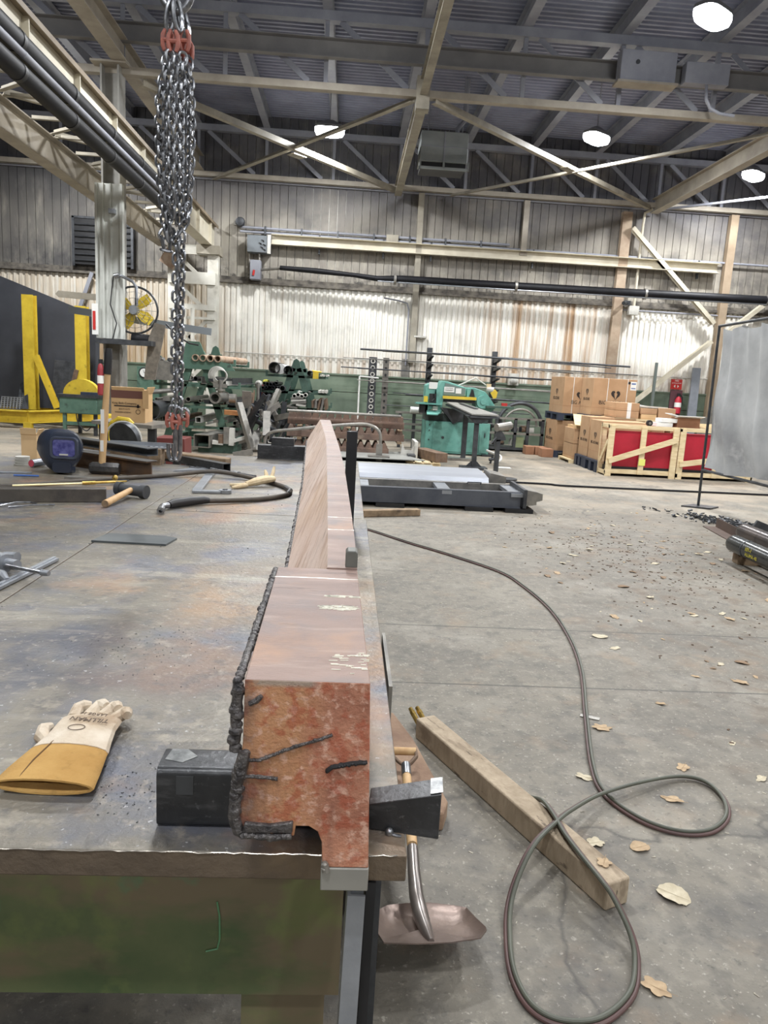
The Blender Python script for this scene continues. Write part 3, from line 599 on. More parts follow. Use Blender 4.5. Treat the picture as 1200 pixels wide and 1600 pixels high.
# weld beads
def bead(path, r, step=.012, seed=1, squash=1):
    rnd = random.Random(seed); b = MB(); P = [V(p) for p in path]
    for a, c in zip(P, P[1:]):
        n = max(1, int((c-a).length/step))
        for i in range(n):
            p = a.lerp(c, i/n) + V([rnd.uniform(-1, 1)*r*.35 for _ in range(3)])
            b.ball(p, r*rnd.uniform(.75, 1.25), (rnd.uniform(.8, 1.2), rnd.uniform(.8, 1.3), rnd.uniform(.7, 1.1)), 7, 5)
    for q in (P[0], P[-1]): pass
    pts = []
    for a, c in zip(P, P[1:]):
        n = max(1, int((c-a).length/(r*1.2)))
        for i in range(n): pts.append(a.lerp(c, i/n)+V([rnd.uniform(-1, 1)*r*.15 for _ in range(3)]))
    pts.append(P[-1]); b.tube(pts, r, n=8, rs=[r*rnd.uniform(.85, 1.15) for _ in pts])
    return b
obj('weld_bead', bead([(-.143, 1.04, 1.093), (-.145, 1.04, 1.02), (-.146, 1.04, .985)], .0085, .007, 1), weld_m, bar)
obj('weld_bead', bead([(-.132, 1.034, .985), (-.136, 1.034, .955), (-.142, 1.036, .93), (-.145, 1.036, .88), (-.138, 1.036, .852)], .0088, .0065, 2), weld_m, bar)
obj('weld_bead', bead([(-.138, 1.036, .848), (-.10, 1.034, .844), (-.056, 1.034, .846)], .0055, .005, 3), weld_m, bar)
obj('slag_strip', MB().prism([(-.132, 1.030, .852), (-.055, 1.030, .853), (-.054, 1.030, .872), (-.09, 1.030, .866), (-.128, 1.030, .869)], (0, .008, 0)), weld_m, bar, bevel=.002)
obj('weld_bead', bead([(-.143, 1.05, 1.094), (-.147, 1.3, 1.094), (-.150, 1.69, 1.094)], .0062, .007, 4), weld_m, bar)
obj('weld_bead', bead([(-.128, 1.034, .972), (-.11, 1.033, .972), (-.098, 1.033, .977), (-.07, 1.033, .990), (-.045, 1.033, 1.000), (-.02, 1.034, 1.008), (0, 1.0355, 1.016)], .0026, .003, 5), weld_m, bar)
obj('weld_bead', bead([(-.125, 1.034, 1.062), (-.115, 1.034, 1.068), (-.108, 1.033, 1.076)], .004, .004, 6), weld_m, bar)
obj('weld_bead', bead([(-.005, 1.0335, .958), (.002, 1.0335, .964), (.015, 1.034, .967), (.03, 1.034, .970), (.055, 1.035, .973)], .0035, .003, 8), black, bar)
obj('weld_bead', bead([(-.130, 1.034, .945), (-.11, 1.034, .945), (-.08, 1.034, .942)], .003, .004, 9), weld_m, bar)
obj('weld_bead', bead([(-.003, 1.032, .80), (.0, 1.032, .788)], .006, .006, 10), mid_steel, bar)
obj('weld_bead', bead([(X_low(y)-.003, y, .888) for y in (1.70, 2.4, 3.2, 4.2, 5.2, 6.2, 7.4)], .009, .014, 7), weld_m, bar)
# ground weld seams across the top
seam_m = mat('bright_seam', (214, 208, 200), (180, 172, 164), 40, .35, .5)
for y in (1.605, 2.13, 2.32, 3.05, 4.1, 5.1, 6.0, 6.7):
    x0 = -.145 if y < 1.69 else X_ridge(y); n = 14; rnd = random.Random(int(y*100))
    obj('seam', MB().tube([(x0+(X_r(y)-x0)*i/n, y+rnd.uniform(-.002, .002), 1.1025 if y > 1.69 else 1.100) for i in range(n+1)], .0016, n=5), seam_m, bar)
def chalk(cx, cy, w_, h_, seed, n=40):
    rnd = random.Random(seed); b = MB()
    for i in range(n):
        x = cx+rnd.uniform(-w_, w_); y = cy+rnd.uniform(-h_, h_)*(1.1-abs(x-cx)/w_*.5); l = rnd.uniform(.004, .016)
        b.box((x, y, 1.1006), (l, rnd.uniform(.0006, .0018), .0012), (0, 0, rnd.uniform(-8, 8)))
    return b
chm = mat('chalk', (240, 238, 222), None, rough=.9)
obj('chalk_mark', chalk(.0, 1.395, .035, .016, 3, 110), chm, bar, smooth=False)
obj('chalk_mark', chalk(.008, 1.47, .032, .007, 4, 60), chm, bar, smooth=False)
obj('chalk_mark', chalk(.022, 1.12, .028, .05, 5, 30), chm, bar, smooth=False)
obj('lifting_tab', MB().prism([(.012, 1.70, 1.102), (.041, 1.70, 1.102), (.041, 1.70, 1.137), (.036, 1.70, 1.1425), (.017, 1.70, 1.1425), (.012, 1.70, 1.137)], (0, .045, 0)), mat('tab_grey', (104, 104, 98), (88, 88, 84), 9, .5), bar, bevel=.002)
obj('burnt_patch', chalk(.012, 1.76, .045, .06, 6, 1), black, bar, smooth=False)
# ================================================================== SUPPORTS AND THINGS ON THE TABLE
tube_m = mat('mill_scale', (52, 53, 55), (68, 69, 71), 9, .36, .45, .15, layers=[dict(c=(92, 93, 95), scale=22, lo=.54, hi=.68, amt=.6, st=(.5, 1, 2)), dict(c=(120, 122, 124), scale=60, lo=.62, hi=.7, amt=.5)])
def rtube(x0, x1, yf, zb, w_, h_, r=.014):
    pr = []
    for cx, cz, a0 in ((w_-r, h_-r, 0), (r, h_-r, 90), (r, r, 180), (w_-r, r, 270)):
        for k in range(5):
            a = math.radians(a0+22.5*k); pr.append((cx+r*math.cos(a), cz+r*math.sin(a)))
    t_ = .008; s_ = lambda q, k: ((q[0]-w_/2)*k+w_/2, (q[1]-h_/2)*k+h_/2)
    ki = 1-2*t_/min(w_, h_)
    rings = [[(x, yf+q[0], zb+q[1]) for q in P] for x, P in ((x0, pr), (x1, pr), (x1, [s_(q, ki) for q in pr]), (x0, [s_(q, ki) for q in pr]), (x0, pr))]
    return MB().loft(rings, cap=False)
t = thing('box_section', (-.16, 1.23, .75), 'black rectangular steel tube under the left front of the copper bar', 'steel section')
obj('tube', rtube(-.302, -.02, 1.192, .75, .082, .112), tube_m, t)
obj('chalk_rub', MB().bx(-.268, 1.1905, .815, -.238, 1.192, .85), mat('rub', (64, 66, 68), (56, 58, 60), 30, .5), t, smooth=False)
sm = mat('scuffed_end', (160, 162, 160), (84, 86, 88), 30, .35, .6)
obj('scuff', MB().prism([(-.295, 1.225, .8622), (-.262, 1.215, .8622), (-.24, 1.238, .8622), (-.262, 1.262, .8622), (-.29, 1.262, .8622)], (0, 0, .0006)), sm, t, smooth=False)
t = thing('wedge_plate', (.135, 1.21, .75), 'tapered black steel wedge jutting past the table corner right of the copper bar', 'steel block')
obj('wedge', MB().prism([(.070, 1.198, .752), (.197, 1.180, .746), (.197, 1.180, .834), (.070, 1.198, .800)], (.006, .055, 0)), tube_m, t, bevel=.0015)
obj('worn_corner', MB().prism([(.178, 1.186, .8305), (.200, 1.184, .8355), (.205, 1.234, .8355), (.184, 1.237, .8305)], (0, 0, .0008)), sm, t, smooth=False)
obj('weld_blob', MB().ball((.109, 1.186, .755), .008).tube([(.11, 1.184, .753), (.122, 1.180, .752), (.13, 1.18, .751)], .003, n=6), zinc, t)
for y in (3.0, 4.6, 6.2):
    obj('support_block', MB().bx(X_low(y)+.01, y, .75, X_r(y)-.08, y+.08, .853), tube_m, label='dark steel packing block under the sloping side of the copper bar', cat='steel block', group='packing blocks under the bar', bevel=.003)
t = thing('flat_bar_post', (.035, 3.95, .75), 'black flat steel bar standing upright on the table right of the copper bar', 'steel bar')
obj('bar', MB().bx(.004, 3.93, .75, .062, 3.96, 1.262), mat('post_black', (48, 49, 52), (62, 63, 66), 4, .4, .5, layers=[dict(c=(84, 84, 84), scale=3, lo=.55, hi=.65, amt=.5)]), t, bevel=.003)
# steel tube block at the far end
t = thing('box_section', (-.59, 6.9, .75), 'dark rectangular steel tube lying across the far end of the table', 'steel section')
obj('tube', MB().rhs((-.815, 6.92, .815), (-.36, 6.94, .815), .12, .13, .008), tube_m, t, smooth=False, bevel=.002)
obj('block', MB().bx(-.69, 6.88, .88, -.48, 6.98, .95), tube_m, label='small dark steel block standing on the far rectangular tube', cat='steel block', bevel=.003)
# glove
gl_t = mat('glove_suede', (188, 150, 88), (170, 130, 70), 9, .95, bump=.3, bscale=120, layers=[dict(c=(130, 100, 52), scale=14, lo=.6, hi=.7, amt=.6)])
gl_w = mat('glove_leather', (214, 202, 184), (190, 172, 148), 12, .8, bump=.3, bscale=90, layers=[dict(c=(150, 124, 96), scale=9, lo=.54, hi=.68, amt=.7)])
glove = thing('welding_glove', (-.53, 1.42, .75), 'white and tan leather welding glove lying palm up on the table', 'glove')
def ering(c, d, w_, h_, n=16, pinch=0):
    c = V(c); d = V((d[0], d[1], 0)).normalized(); x = V((d.y, -d.x, 0)); out = []
    for k in range(n):
        a = 2*math.pi*k/n; out.append(c + x*(w_*math.cos(a)) + V((0, 0, h_*math.sin(a)*(1+pinch*math.cos(2*a)))))
    return out
ax = [(-.534, 1.282), (-.534, 1.34), (-.532, 1.40), (-.530, 1.415)]
outer = [ering((x, y, .752+h), (.05, 1), w_, h) for (x, y), w_, h in zip(ax, (.096, .090, .080, .078), (.016, .017, .018, .018))]
inner = [ering((x, y, .752+h), (.05, 1), w_*.93, h*.75) for (x, y), w_, h in ((ax[0], .096, .016), (ax[2], .080, .018))]
obj('cuff', MB().loft([inner[1], inner[0]] + outer, cap=True), gl_t, glove)
obj('cuff_seam', MB().tube([(-.580, 1.286, .780), (-.577, 1.35, .784), (-.566, 1.42, .787), (-.552, 1.50, .786), (-.55, 1.54, .78)], .0018, n=5), mat('seam_brown', (104, 76, 44), None, rough=.9), glove)
palm = [ering((x, y, .752+h), d, w_, h) for (x, y), d, w_, h in (((-.530, 1.408), (.05, 1), .079, .019), ((-.527, 1.45), (.1, 1), .070, .022), ((-.530, 1.50), (.1, 1), .066, .022), ((-.532, 1.545), (0, 1), .066, .018), ((-.533, 1.565), (0, 1), .058, .012))]
obj('palm', MB().loft(palm), gl_w, glove)
for (a, b_, c_, r) in (((-.575, 1.55, .770), (-.580, 1.60, .772), (-.556, 1.612, .774), .014), ((-.545, 1.555, .772), (-.535, 1.61, .775), (-.515, 1.592, .782), .0145),
                       ((-.515, 1.555, .772), (-.500, 1.605, .775), (-.485, 1.58, .783), .0145), ((-.49, 1.545, .770), (-.470, 1.585, .773), (-.458, 1.555, .780), .014)):
    a, b_, c_ = V(a), V(b_), V(c_); P = [a, a.lerp(b_, .6), b_, b_.lerp(c_, .5)+V((0, 0, .003)), c_]
    obj('finger', MB().tube(P, r, n=10, rs=[r, r*1.02, r*1.05, r, r*.7]), gl_w, glove)
obj('thumb', MB().tube([(-.590, 1.45, .765), (-.612, 1.475, .766), (-.622, 1.51, .765), (-.614, 1.53, .762)], .015, n=10, rs=[.012, .016, .014, .009]), gl_w, glove)
gi = mat('glove_ink', (110, 96, 84), None, rough=.9)
text('lettering', 'TILLMAN', .021, (-.520, 1.497, .7975), (0, 0, 172), gi, glove)
text('lettering', 'LARGE 14', .014, (-.520, 1.525, .7965), (0, 0, 172), gi, glove)
obj('stamp', MB().tube([(-.535+.017*math.cos(a), 1.462+.012*math.sin(a), .797) for a in [2*math.pi*i/20 for i in range(20)]], .0009, n=4, closed=True), gi, glove)
# cut sheet strip
obj('steel_strip', MB().prism([(-1.125, 3.30, .75), (-.79, 3.285, .75), (-.770, 3.42, .75), (-.83, 3.455, .75), (-1.10, 3.46, .75)], (0, 0, .009)), mat('strip', (100, 106, 108), (86, 92, 96), 5, .4, .5), label='grey steel strip lying flat in the middle of the table', cat='steel plate')
# F clamp
t = thing('bar_clamp', (-1.2, 2.72, .75), 'silver bar clamp with a turned handle at the left edge of the table', 'clamp')
obj('rail', MB().beam((-1.20, 2.42, .760), (-1.15, 2.945, .760), .034, .012).beam((-1.20, 2.42, .764), (-1.15, 2.945, .764), .012, .014), light_steel, t, smooth=False, bevel=.001)
obj('jaw', MB().tube([(-1.40, 2.70, .79), (-1.28, 2.655, .785), (-1.215, 2.63, .775), (-1.185, 2.60, .765)], .014, n=10, rs=[.012, .014, .020, .012]), light_steel, t)
obj('collar', MB().cyl((-1.31, 2.78, .79), (-1.25, 2.74, .79), .035, n=16).cyl((-1.27, 2.76, .79), (-1.2, 2.72, .79), .02), light_steel, t)
obj('screw', MB().cyl((-1.24, 2.72, .788), (-1.085, 2.655, .785), .0075, n=10), zinc, t)
obj('sliding_handle', MB().cyl((-1.085, 2.655, .785), (-1.055, 2.645, .785), .012, .010, n=12), light_steel, t)
obj('foot_pad', MB().tube([(-1.34, 2.84, .775), (-1.30, 2.86, .785), (-1.25, 2.84, .79)], .02, n=8), light_steel, t)
# dark square bar
t = thing('square_bar', (-1.65, 4.35, .75), 'thick dark square steel bar lying across the left of the table', 'steel bar')
obj('bar', MB().beam((-2.6, 3.98, .79), (-1.385, 4.33, .79), .08, .08), mat('hot_rolled', (82, 78, 74), (104, 98, 90), 3, .45, .4, .2, layers=[dict(c=(60, 58, 60), scale=4, lo=.5, hi=.65, amt=.7)]), t, bevel=.004)
t = thing('bent_wire', (-1.85, 4.05, .75), 'thin bent silver wire clip lying in front of the dark square bar', 'wire')
obj('wire', MB().tube([(-1.98, 3.96, .756), (-1.86, 4.0, .758), (-1.80, 4.10, .765), (-1.74, 4.14, .76), (-1.70, 4.12, .757)], .005, n=6).tube([(-1.80, 4.0, .756), (-1.70, 4.05, .762), (-1.60, 4.12, .757)], .005, n=6), zinc, t)
# mallet
t = thing('mallet', (-1.33, 4.3, .75), 'short mallet with a wooden handle lying beside the square bar', 'hammer')
obj('handle', MB().cyl((-1.33, 4.135, .772), (-1.285, 4.47, .80), .021, .017, n=14), handle_wood, t)
obj('handle_end', MB().cyl((-1.3305, 4.130, .772), (-1.33, 4.136, .772), .0195, n=14), oldwood, t)
obj('head', MB().cyl((-1.375, 4.53, .797), (-1.20, 4.47, .792), .033, n=18).cyl((-1.385, 4.533, .797), (-1.355, 4.523, .797), .041, n=18).cyl((-1.225, 4.48, .792), (-1.19, 4.468, .792), .041, n=18), dark_steel, t)
# torch wand
t = thing('cutting_torch', (-1.75, 4.85, .75), 'slim brass cutting torch wand lying behind the square bar', 'torch')
obj('wand', MB().cyl((-2.05, 4.62, .768), (-1.66, 4.86, .768), .007, n=10), mat('pale_brass', (220, 206, 160), None, rough=.35, metal=.6), t)
obj('body', MB().cyl((-1.70, 4.835, .77), (-1.63, 4.878, .77), .013, n=12).cyl((-1.63, 4.878, .77), (-1.52, 4.945, .772), .009, n=10), brass, t)
obj('valve', MB().ball((-1.54, 5.0, .79), .02, n=10, m=6).cyl((-1.52, 4.95, .772), (-1.46, 4.99, .772), .006), brass, t)
# sledge
t = thing('sledgehammer', (-1.72, 5.4, .75), 'sledgehammer standing on its head with a black gripped wooden handle', 'hammer')
obj('head', MB().loft([[(x, 5.4+.045*k*math.cos(a), .795+.045*k*math.sin(a)) for a in [math.pi/8+2*math.pi*i/8 for i in range(8)]] for x, k in ((-1.84, .8), (-1.825, 1), (-1.645, 1), (-1.63, .8))]), mat('forged', (62, 62, 64), (86, 84, 82), 14, .4, .5, .4), t)
obj('handle', MB().tube([(-1.755, 5.4, .83), (-1.74, 5.4, 1.05), (-1.722, 5.4, 1.28), (-1.708, 5.4, 1.48)], .025, n=14, rs=[.024, .026, .022, .021]), handle_wood, t)
obj('grip', MB().tube([(-1.709, 5.4, 1.47), (-1.700, 5.4, 1.60), (-1.697, 5.4, 1.65)], .03, n=14, rs=[.028, .028, .022]), black, t)
obj('label_sticker', MB().bx(-1.752, 5.372, 1.05, -1.728, 5.376, 1.22).bx(-1.757, 5.372, .92, -1.735, 5.376, 1.0), white, t, smooth=False)
# helmet
t = thing('welding_helmet', (-2.0, 5.4, .75), 'dark blue-black welding helmet with a violet viewing window', 'helmet')
hm = mat('helmet_shell', (52, 60, 76), (44, 50, 64), 3, .3)
rings = []
for k, (yy, sx, sz, zc, xc) in enumerate(((5.30, .085, .10, .92, -1.945), (5.305, .105, .125, .915, -1.945), (5.34, .125, .145, .905, -1.97), (5.40, .14, .15, .90, -2.0), (5.48, .14, .14, .895, -2.03), (5.56, .12, .12, .89, -2.05), (5.60, .08, .08, .89, -2.06))):
    ring = []
    for i in range(24):
        a = 2*math.pi*i/24; ca, sa = math.cos(a), math.sin(a)
        fx = abs(ca)**.75*(1 if ca > 0 else -1); fz = abs(sa)**.75*(1 if sa > 0 else -1)
        if fz < 0: fx *= 1-.35*abs(fz)
        ring.append((xc+sx*fx, yy, zc+sz*fz))
    rings.append(ring)
obj('shell', MB().loft(rings), hm, t)
def rrect(cx, y, cz, hw, hh, r, n=4):
    out = []
    for sx, sz, a0 in ((1, 1, 0), (-1, 1, 90), (-1, -1, 180), (1, -1, 270)):
        for k in range(n+1):
            a = math.radians(a0+90*k/n); out.append((cx+sx*(hw-r)+r*math.cos(a), y, cz+sz*(hh-r)+r*math.sin(a)))
    return out
obj('window_frame', MB().loft([rrect(-1.94, 5.30, .93, .085, .075, .03), rrect(-1.94, 5.285, .93, .080, .070, .03), rrect(-1.94, 5.287, .93, .066, .056, .02), rrect(-1.94, 5.294, .93, .066, .056, .02)]), mat('helmet_frame', (64, 70, 84), None, rough=.35), t)
obj('window', MB().loft([rrect(-1.94, 5.291, .93, .066, .056, .02), rrect(-1.94, 5.288, .93, .064, .054, .02)]), mat('violet_glass', (62, 62, 120), (110, 112, 168), 18, .12), t)
obj('sensor_bar', MB().bx(-1.965, 5.283, .882, -1.915, 5.288, .892), offwhite, t, smooth=False)
obj('chin', MB().loft([rrect(-1.955, 5.29, .80, .055, .035, .02), rrect(-1.955, 5.34, .785, .065, .03, .02)]), hm, t)
t.scale = (1.18, 1.1, 1.06); t.location.x = -2.05
# bits by the helmet
t = thing('small_carton', (-2.49, 6.0, .75), 'small tan open carton standing behind the helmet', 'box')
obj('carton', MB().bx(-2.56, 5.95, .75, -2.44, 6.07, .96), card_l, t, smooth=False)
obj('flap', MB().box((-2.50, 5.94, .985), (.12, .006, .05), (8, 0, 0)).box((-2.43, 6.0, .98), (.006, .1, .05), (0, 25, 0)), card_l, t, smooth=False)
t = thing('wire_spool', (-2.45, 5.75, .75), 'small stacked roll of pale flat discs in front of the carton', 'spool')
b = MB()
for i in range(6): b.cyl((-2.45+.004*(i % 2), 5.70, .752+.011*i), (-2.45+.004*(i % 2), 5.70, .760+.011*i), .055-.003*(i % 2), n=20)
obj('discs', b, offwhite, t)
t = thing('tape_roll', (-2.33, 5.62, .75), 'small red capped roll beside the helmet', 'roll')
obj('roll', MB().cyl((-2.33, 5.58, .78), (-2.28, 5.68, .785), .03, n=16), light_steel, t)
obj('cap', MB().cyl((-2.332, 5.575, .78), (-2.33, 5.58, .78), .025, n=16), mat('pink_red', (200, 80, 96), None, rough=.5), t)
t = thing('ear_muffs', (-2.68, 5.6, .75), 'pale beige ear cups at the left edge of the table', 'ear muffs')
obj('cup', MB().ball((-2.68, 5.6, .80), .05, (1, .8, 1)), offwhite, t)
obj('cup', MB().ball((-2.72, 5.45, .785), .035, (1, .8, 1)), offwhite, t)
t = thing('wrench', (-2.2, 5.35, .75), 'silver wrench lying left of the helmet', 'wrench')
obj('shaft', MB().beam((-2.50, 5.20, .757), (-2.20, 5.27, .757), .022, .012), light_steel, t, smooth=False, bevel=.002)
obj('head', MB().tube([(-2.52+.025*math.cos(a), 5.195+.025*math.sin(a), .757) for a in [math.radians(x) for x in range(60, 320, 20)]], .010, n=6), light_steel, t)
t = thing('pen', (-2.2, 5.2, .75), 'blue marker pen lying in front of the silver wrench', 'pen')
obj('barrel', MB().cyl((-2.26, 5.12, .757), (-2.10, 5.14, .757), .006, n=8), mat('pen_blue', (60, 100, 170), None, rough=.4), t)
obj('steel_flat', MB().box((-1.76, 5.12, .758), (.30, .07, .016), (0, 0, -3)), mid_steel, label='flat grey steel offcut in front of the helmet', cat='steel plate')
obj('steel_flat', MB().box((-1.56, 5.12, .755), (.14, .05, .010), (0, 0, -3)), dark_steel, label='thin dark offcut beside the sledgehammer head', cat='steel plate')
# I-beam, channel, board, square tube
t = thing('short_i_beam', (-1.6, 5.6, .75), 'short rusty-webbed I-beam lying on the table behind the sledgehammer', 'steel section')
obj('beam', MB().ibeam((-2.15, 5.85, .81), (-1.385, 5.34, .81), .10, .12, .009), mat('beam_rust', (128, 96, 66), (104, 80, 60), 5, .6, .2, layers=[dict(c=(72, 68, 66), scale=3, lo=.5, hi=.65, amt=.6)]), t, smooth=False)
obj('flange_face', MB().beam((-2.16, 5.855, .8715), (-1.38, 5.335, .8715), .102, .003), mat('mill_grey', (112, 110, 106), (92, 90, 88), 6, .4, .4), t, smooth=False)
t = thing('steel_channel', (-1.9, 6.2, .87), 'dark grey steel channel lying on the I-beam', 'steel section')
obj('channel', MB().channel((-2.45, 6.35, .905), (-1.45, 5.62, .905), .10, .06, .007, side=-1), mat('chan_grey', (84, 88, 92), (100, 104, 108), 4, .4, .4), t, smooth=False)
t = thing('steel_channel', (-1.55, 6.15, .75), 'perforated pale steel channel lying behind the dark channel', 'steel section')
obj('channel', MB().bx(-1.95, 6.1, .88, -1.45, 6.2, .89).bx(-1.95, 6.2, .88, -1.45, 6.21, .92), light_steel, t, smooth=False)
b = MB()
for i in range(11): b.cyl((-1.92+.043*i, 6.15, .889), (-1.92+.043*i, 6.15, .8925), .011, n=8)
obj('slot', b, dark_steel, t, smooth=False)
obj('packing_timber', MB().bx(-1.9, 6.05, .75, -1.5, 6.2, .88), oldwood, label='timber packing under the perforated channel', cat='timber')
t = thing('timber_board', (-1.6, 6.6, .75), 'long worn timber board lying behind the steel sections', 'timber')
obj('board', MB().beam((-2.35, 6.5, .85), (-.97, 6.18, .79), .12, .06), oldwood, t, bevel=.006)
t = thing('square_tube', (-1.3, 6.1, .75), 'black square steel tube with an open end pointing at the table edge', 'steel section')
obj('tube', MB().rhs((-1.78, 6.62, .785), (-.93, 5.84, .785), .075, .065, .006), tube_m, t, smooth=False)
obj('steel_flat', MB().prism([(-1.32, 5.72, .752), (-1.12, 5.86, .752), (-1.02, 6.05, .752), (-1.22, 6.0, .752)], (0, 0, .006)), light_steel, label='pointed pale steel offcut right of the I-beam end', cat='steel plate')
b = MB()
for i in range(3): b.box((-1.20+.05*i, 5.95+.03*i, .757), (.09, .035, .012), (0, 4, 20*i-25))
obj('metal_chip', b, zinc, label='little pile of bright metal chips near the square tube', cat='offcut')
# stop bracket (aluminium L)
t = thing('angle_bracket', (-.95, 5.2, .75), 'pale aluminium L-shaped bracket lying flat near the hose', 'bracket')
obj('long_leg', MB().beam((-1.04, 5.95, .762), (-.955, 4.80, .762), .06, .018), light_steel, t, smooth=False, bevel=.002)
obj('short_leg', MB().beam((-.98, 4.78, .760), (-.80, 4.80, .760), .055, .016), light_steel, t, smooth=False, bevel=.002)
obj('lug', MB().cyl((-.775, 4.82, .752), (-.775, 4.82, .772), .042, n=20), light_steel, t)
obj('bolt', MB().cyl((-.775, 4.82, .772), (-.775, 4.82, .779), .018, n=6), zinc, t)
obj('cross_rod', MB().cyl((-1.05, 5.80, .775), (-.66, 5.50, .775), .009, n=8).cyl((-.84, 5.66, .77), (-.80, 5.60, .77), .022), zinc, label='thin silver rod with a collar lying over the bracket', cat='rod')
# air hose with gouging torch
hz = [(-2.6, 4.36, .766), (-2.1, 4.6, .766), (-1.82, 4.87, .766), (-1.50, 5.19, .768), (-1.27, 5.40, .768), (-1.02, 5.53, .79), (-.85, 5.52, .785), (-.655, 5.42, .768), (-.50, 5.25, .766), (-.40, 5.08, .766), (-.36, 4.95, .766), (-.365, 4.80, .766), (-.42, 4.68, .766), (-.53, 4.55, .766), (-.68, 4.45, .768), (-.80, 4.39, .770)]
def smooth_path(P, k=6):
    P = [V(p) for p in P]; out = []
    for i in range(len(P)-1):
        p0 = P[max(0, i-1)]; p1 = P[i]; p2 = P[i+1]; p3 = P[min(len(P)-1, i+2)]
        for j in range(k):
            s = j/k; out.append(.5*((2*p1)+(p2-p0)*s+(2*p0-5*p1+4*p2-p3)*s*s+(3*p1-p0-3*p2+p3)*s**3))
    return out + [P[-1]]
t = thing('torch_hose', (-1.2, 4.9, .75), 'dark hose looping over the table to a black gouging torch', 'hose')
obj('hose', MB().tube(smooth_path(hz), .015, n=10), mat('hose_grey', (66, 60, 54), (84, 76, 66), 10, .6), t)
obj('handle', MB().tube([(-.80, 4.39, .772), (-.83, 4.375, .776), (-.90, 4.30, .778), (-.97, 4.20, .778), (-.985, 4.16, .776)], .022, n=14, rs=[.017, .023, .026, .026, .020]), black, t)
obj('neck', MB().tube([(-.985, 4.16, .776), (-1.01, 4.13, .775), (-1.005, 4.07, .772), (-.995, 4.04, .772)], .017, n=12), zinc, t)
obj('nozzle', MB().pipe((-.997, 4.05, .772), (-.990, 4.0, .771), .021, .010), zinc, t)
b = bead([(-.52, 5.14, .782), (-.44, 5.03, .782)], .019, .02, 11)
obj('tape_wrap', MB().tube([(-.40, 5.08, .766), (-.36, 4.95, .766), (-.365, 4.80, .766)], .0175, n=10), black, t)
# rag
t = thing('cloth_glove', (-.58, 5.2, .75), 'crumpled cream work glove draped on the hose', 'glove')
rg = mat('rag', (222, 204, 170), (200, 178, 142), 20, .9, bump=.3, bscale=60)
obj('palm', MB().tube([(-.68, 5.12, .77), (-.62, 5.16, .785), (-.55, 5.20, .80), (-.50, 5.24, .80)], .03, n=10, rs=[.022, .035, .036, .026], flat=.8), rg, t)
for p in (((-.68, 5.12, .768), (-.74, 5.10, .763), (-.79, 5.12, .762)), ((-.67, 5.09, .768), (-.72, 5.03, .763), (-.76, 5.0, .762)), ((-.52, 5.24, .80), (-.51, 5.28, .84), (-.505, 5.30, .88)), ((-.55, 5.24, .80), (-.56, 5.28, .83), (-.57, 5.30, .85))):
    obj('finger', MB().tube(p, .013, n=8, rs=[.014, .014, .009]), rg, t)
# grit on the table
rnd = random.Random(21); b = MB()
for i in range(360):
    if i < 90: x, y = rnd.gauss(-.38, .035), rnd.gauss(1.32, .05)
    elif i < 260: x, y = rnd.gauss(-.55, .15), rnd.gauss(2.05, .10)
    else: x, y = rnd.uniform(-1.4, -.2), rnd.uniform(1.2, 5)
    s = rnd.uniform(.0005, .0018)*(1 if y < 3 else 1.8); b.box((x, y, .7505+s*.4), (s*2, s, s), (rnd.uniform(0, 40), 0, rnd.uniform(0, 180)))
obj('grinding_grit', b, mat('grit', (52, 54, 62), (150, 150, 150), 200, .5, .4), label='grinding grit and slag flecks scattered over the table top', cat='debris', kind='stuff', smooth=False)
# ================================================================== RIGHT FOREGROUND FLOOR
# timber, square
t = thing('timber_post', (.65, 2.5, 0), 'long square weathered timber lying diagonally on the floor under the hose', 'timber')
obj('timber', MB().beam((.405, 3.02, .047), (.888, 1.955, .047), .092, .092), mat('grey_timber', (184, 167, 144), (158, 142, 120), 5, .85, bump=.6, bscale=22, st=(3, 3, 1), layers=[
    dict(c=(112, 96, 78), scale=9, lo=.56, hi=.66, amt=.5, st=(2.5, .6, 1), rot=(0, 0, 25)), dict(c=(60, 50, 42), scale=14, lo=.63, hi=.68, amt=.7, st=(3, .5, 1), rot=(0, 0, 25))]), t, bevel=.006)
obj('timber_block', MB().prism([(.12, 3.12, 0), (.27, 3.10, 0), (.34, 2.86, 0), (.425, 2.40, 0), (.40, 2.32, 0), (.10, 2.36, 0)], (0, 0, .07)), mat('block_wood', (158, 132, 108), (124, 98, 80), 5, .85, bump=.6, bscale=25), label='broad worn timber block half under the table with the shovel handle on it', cat='timber', bevel=.008)
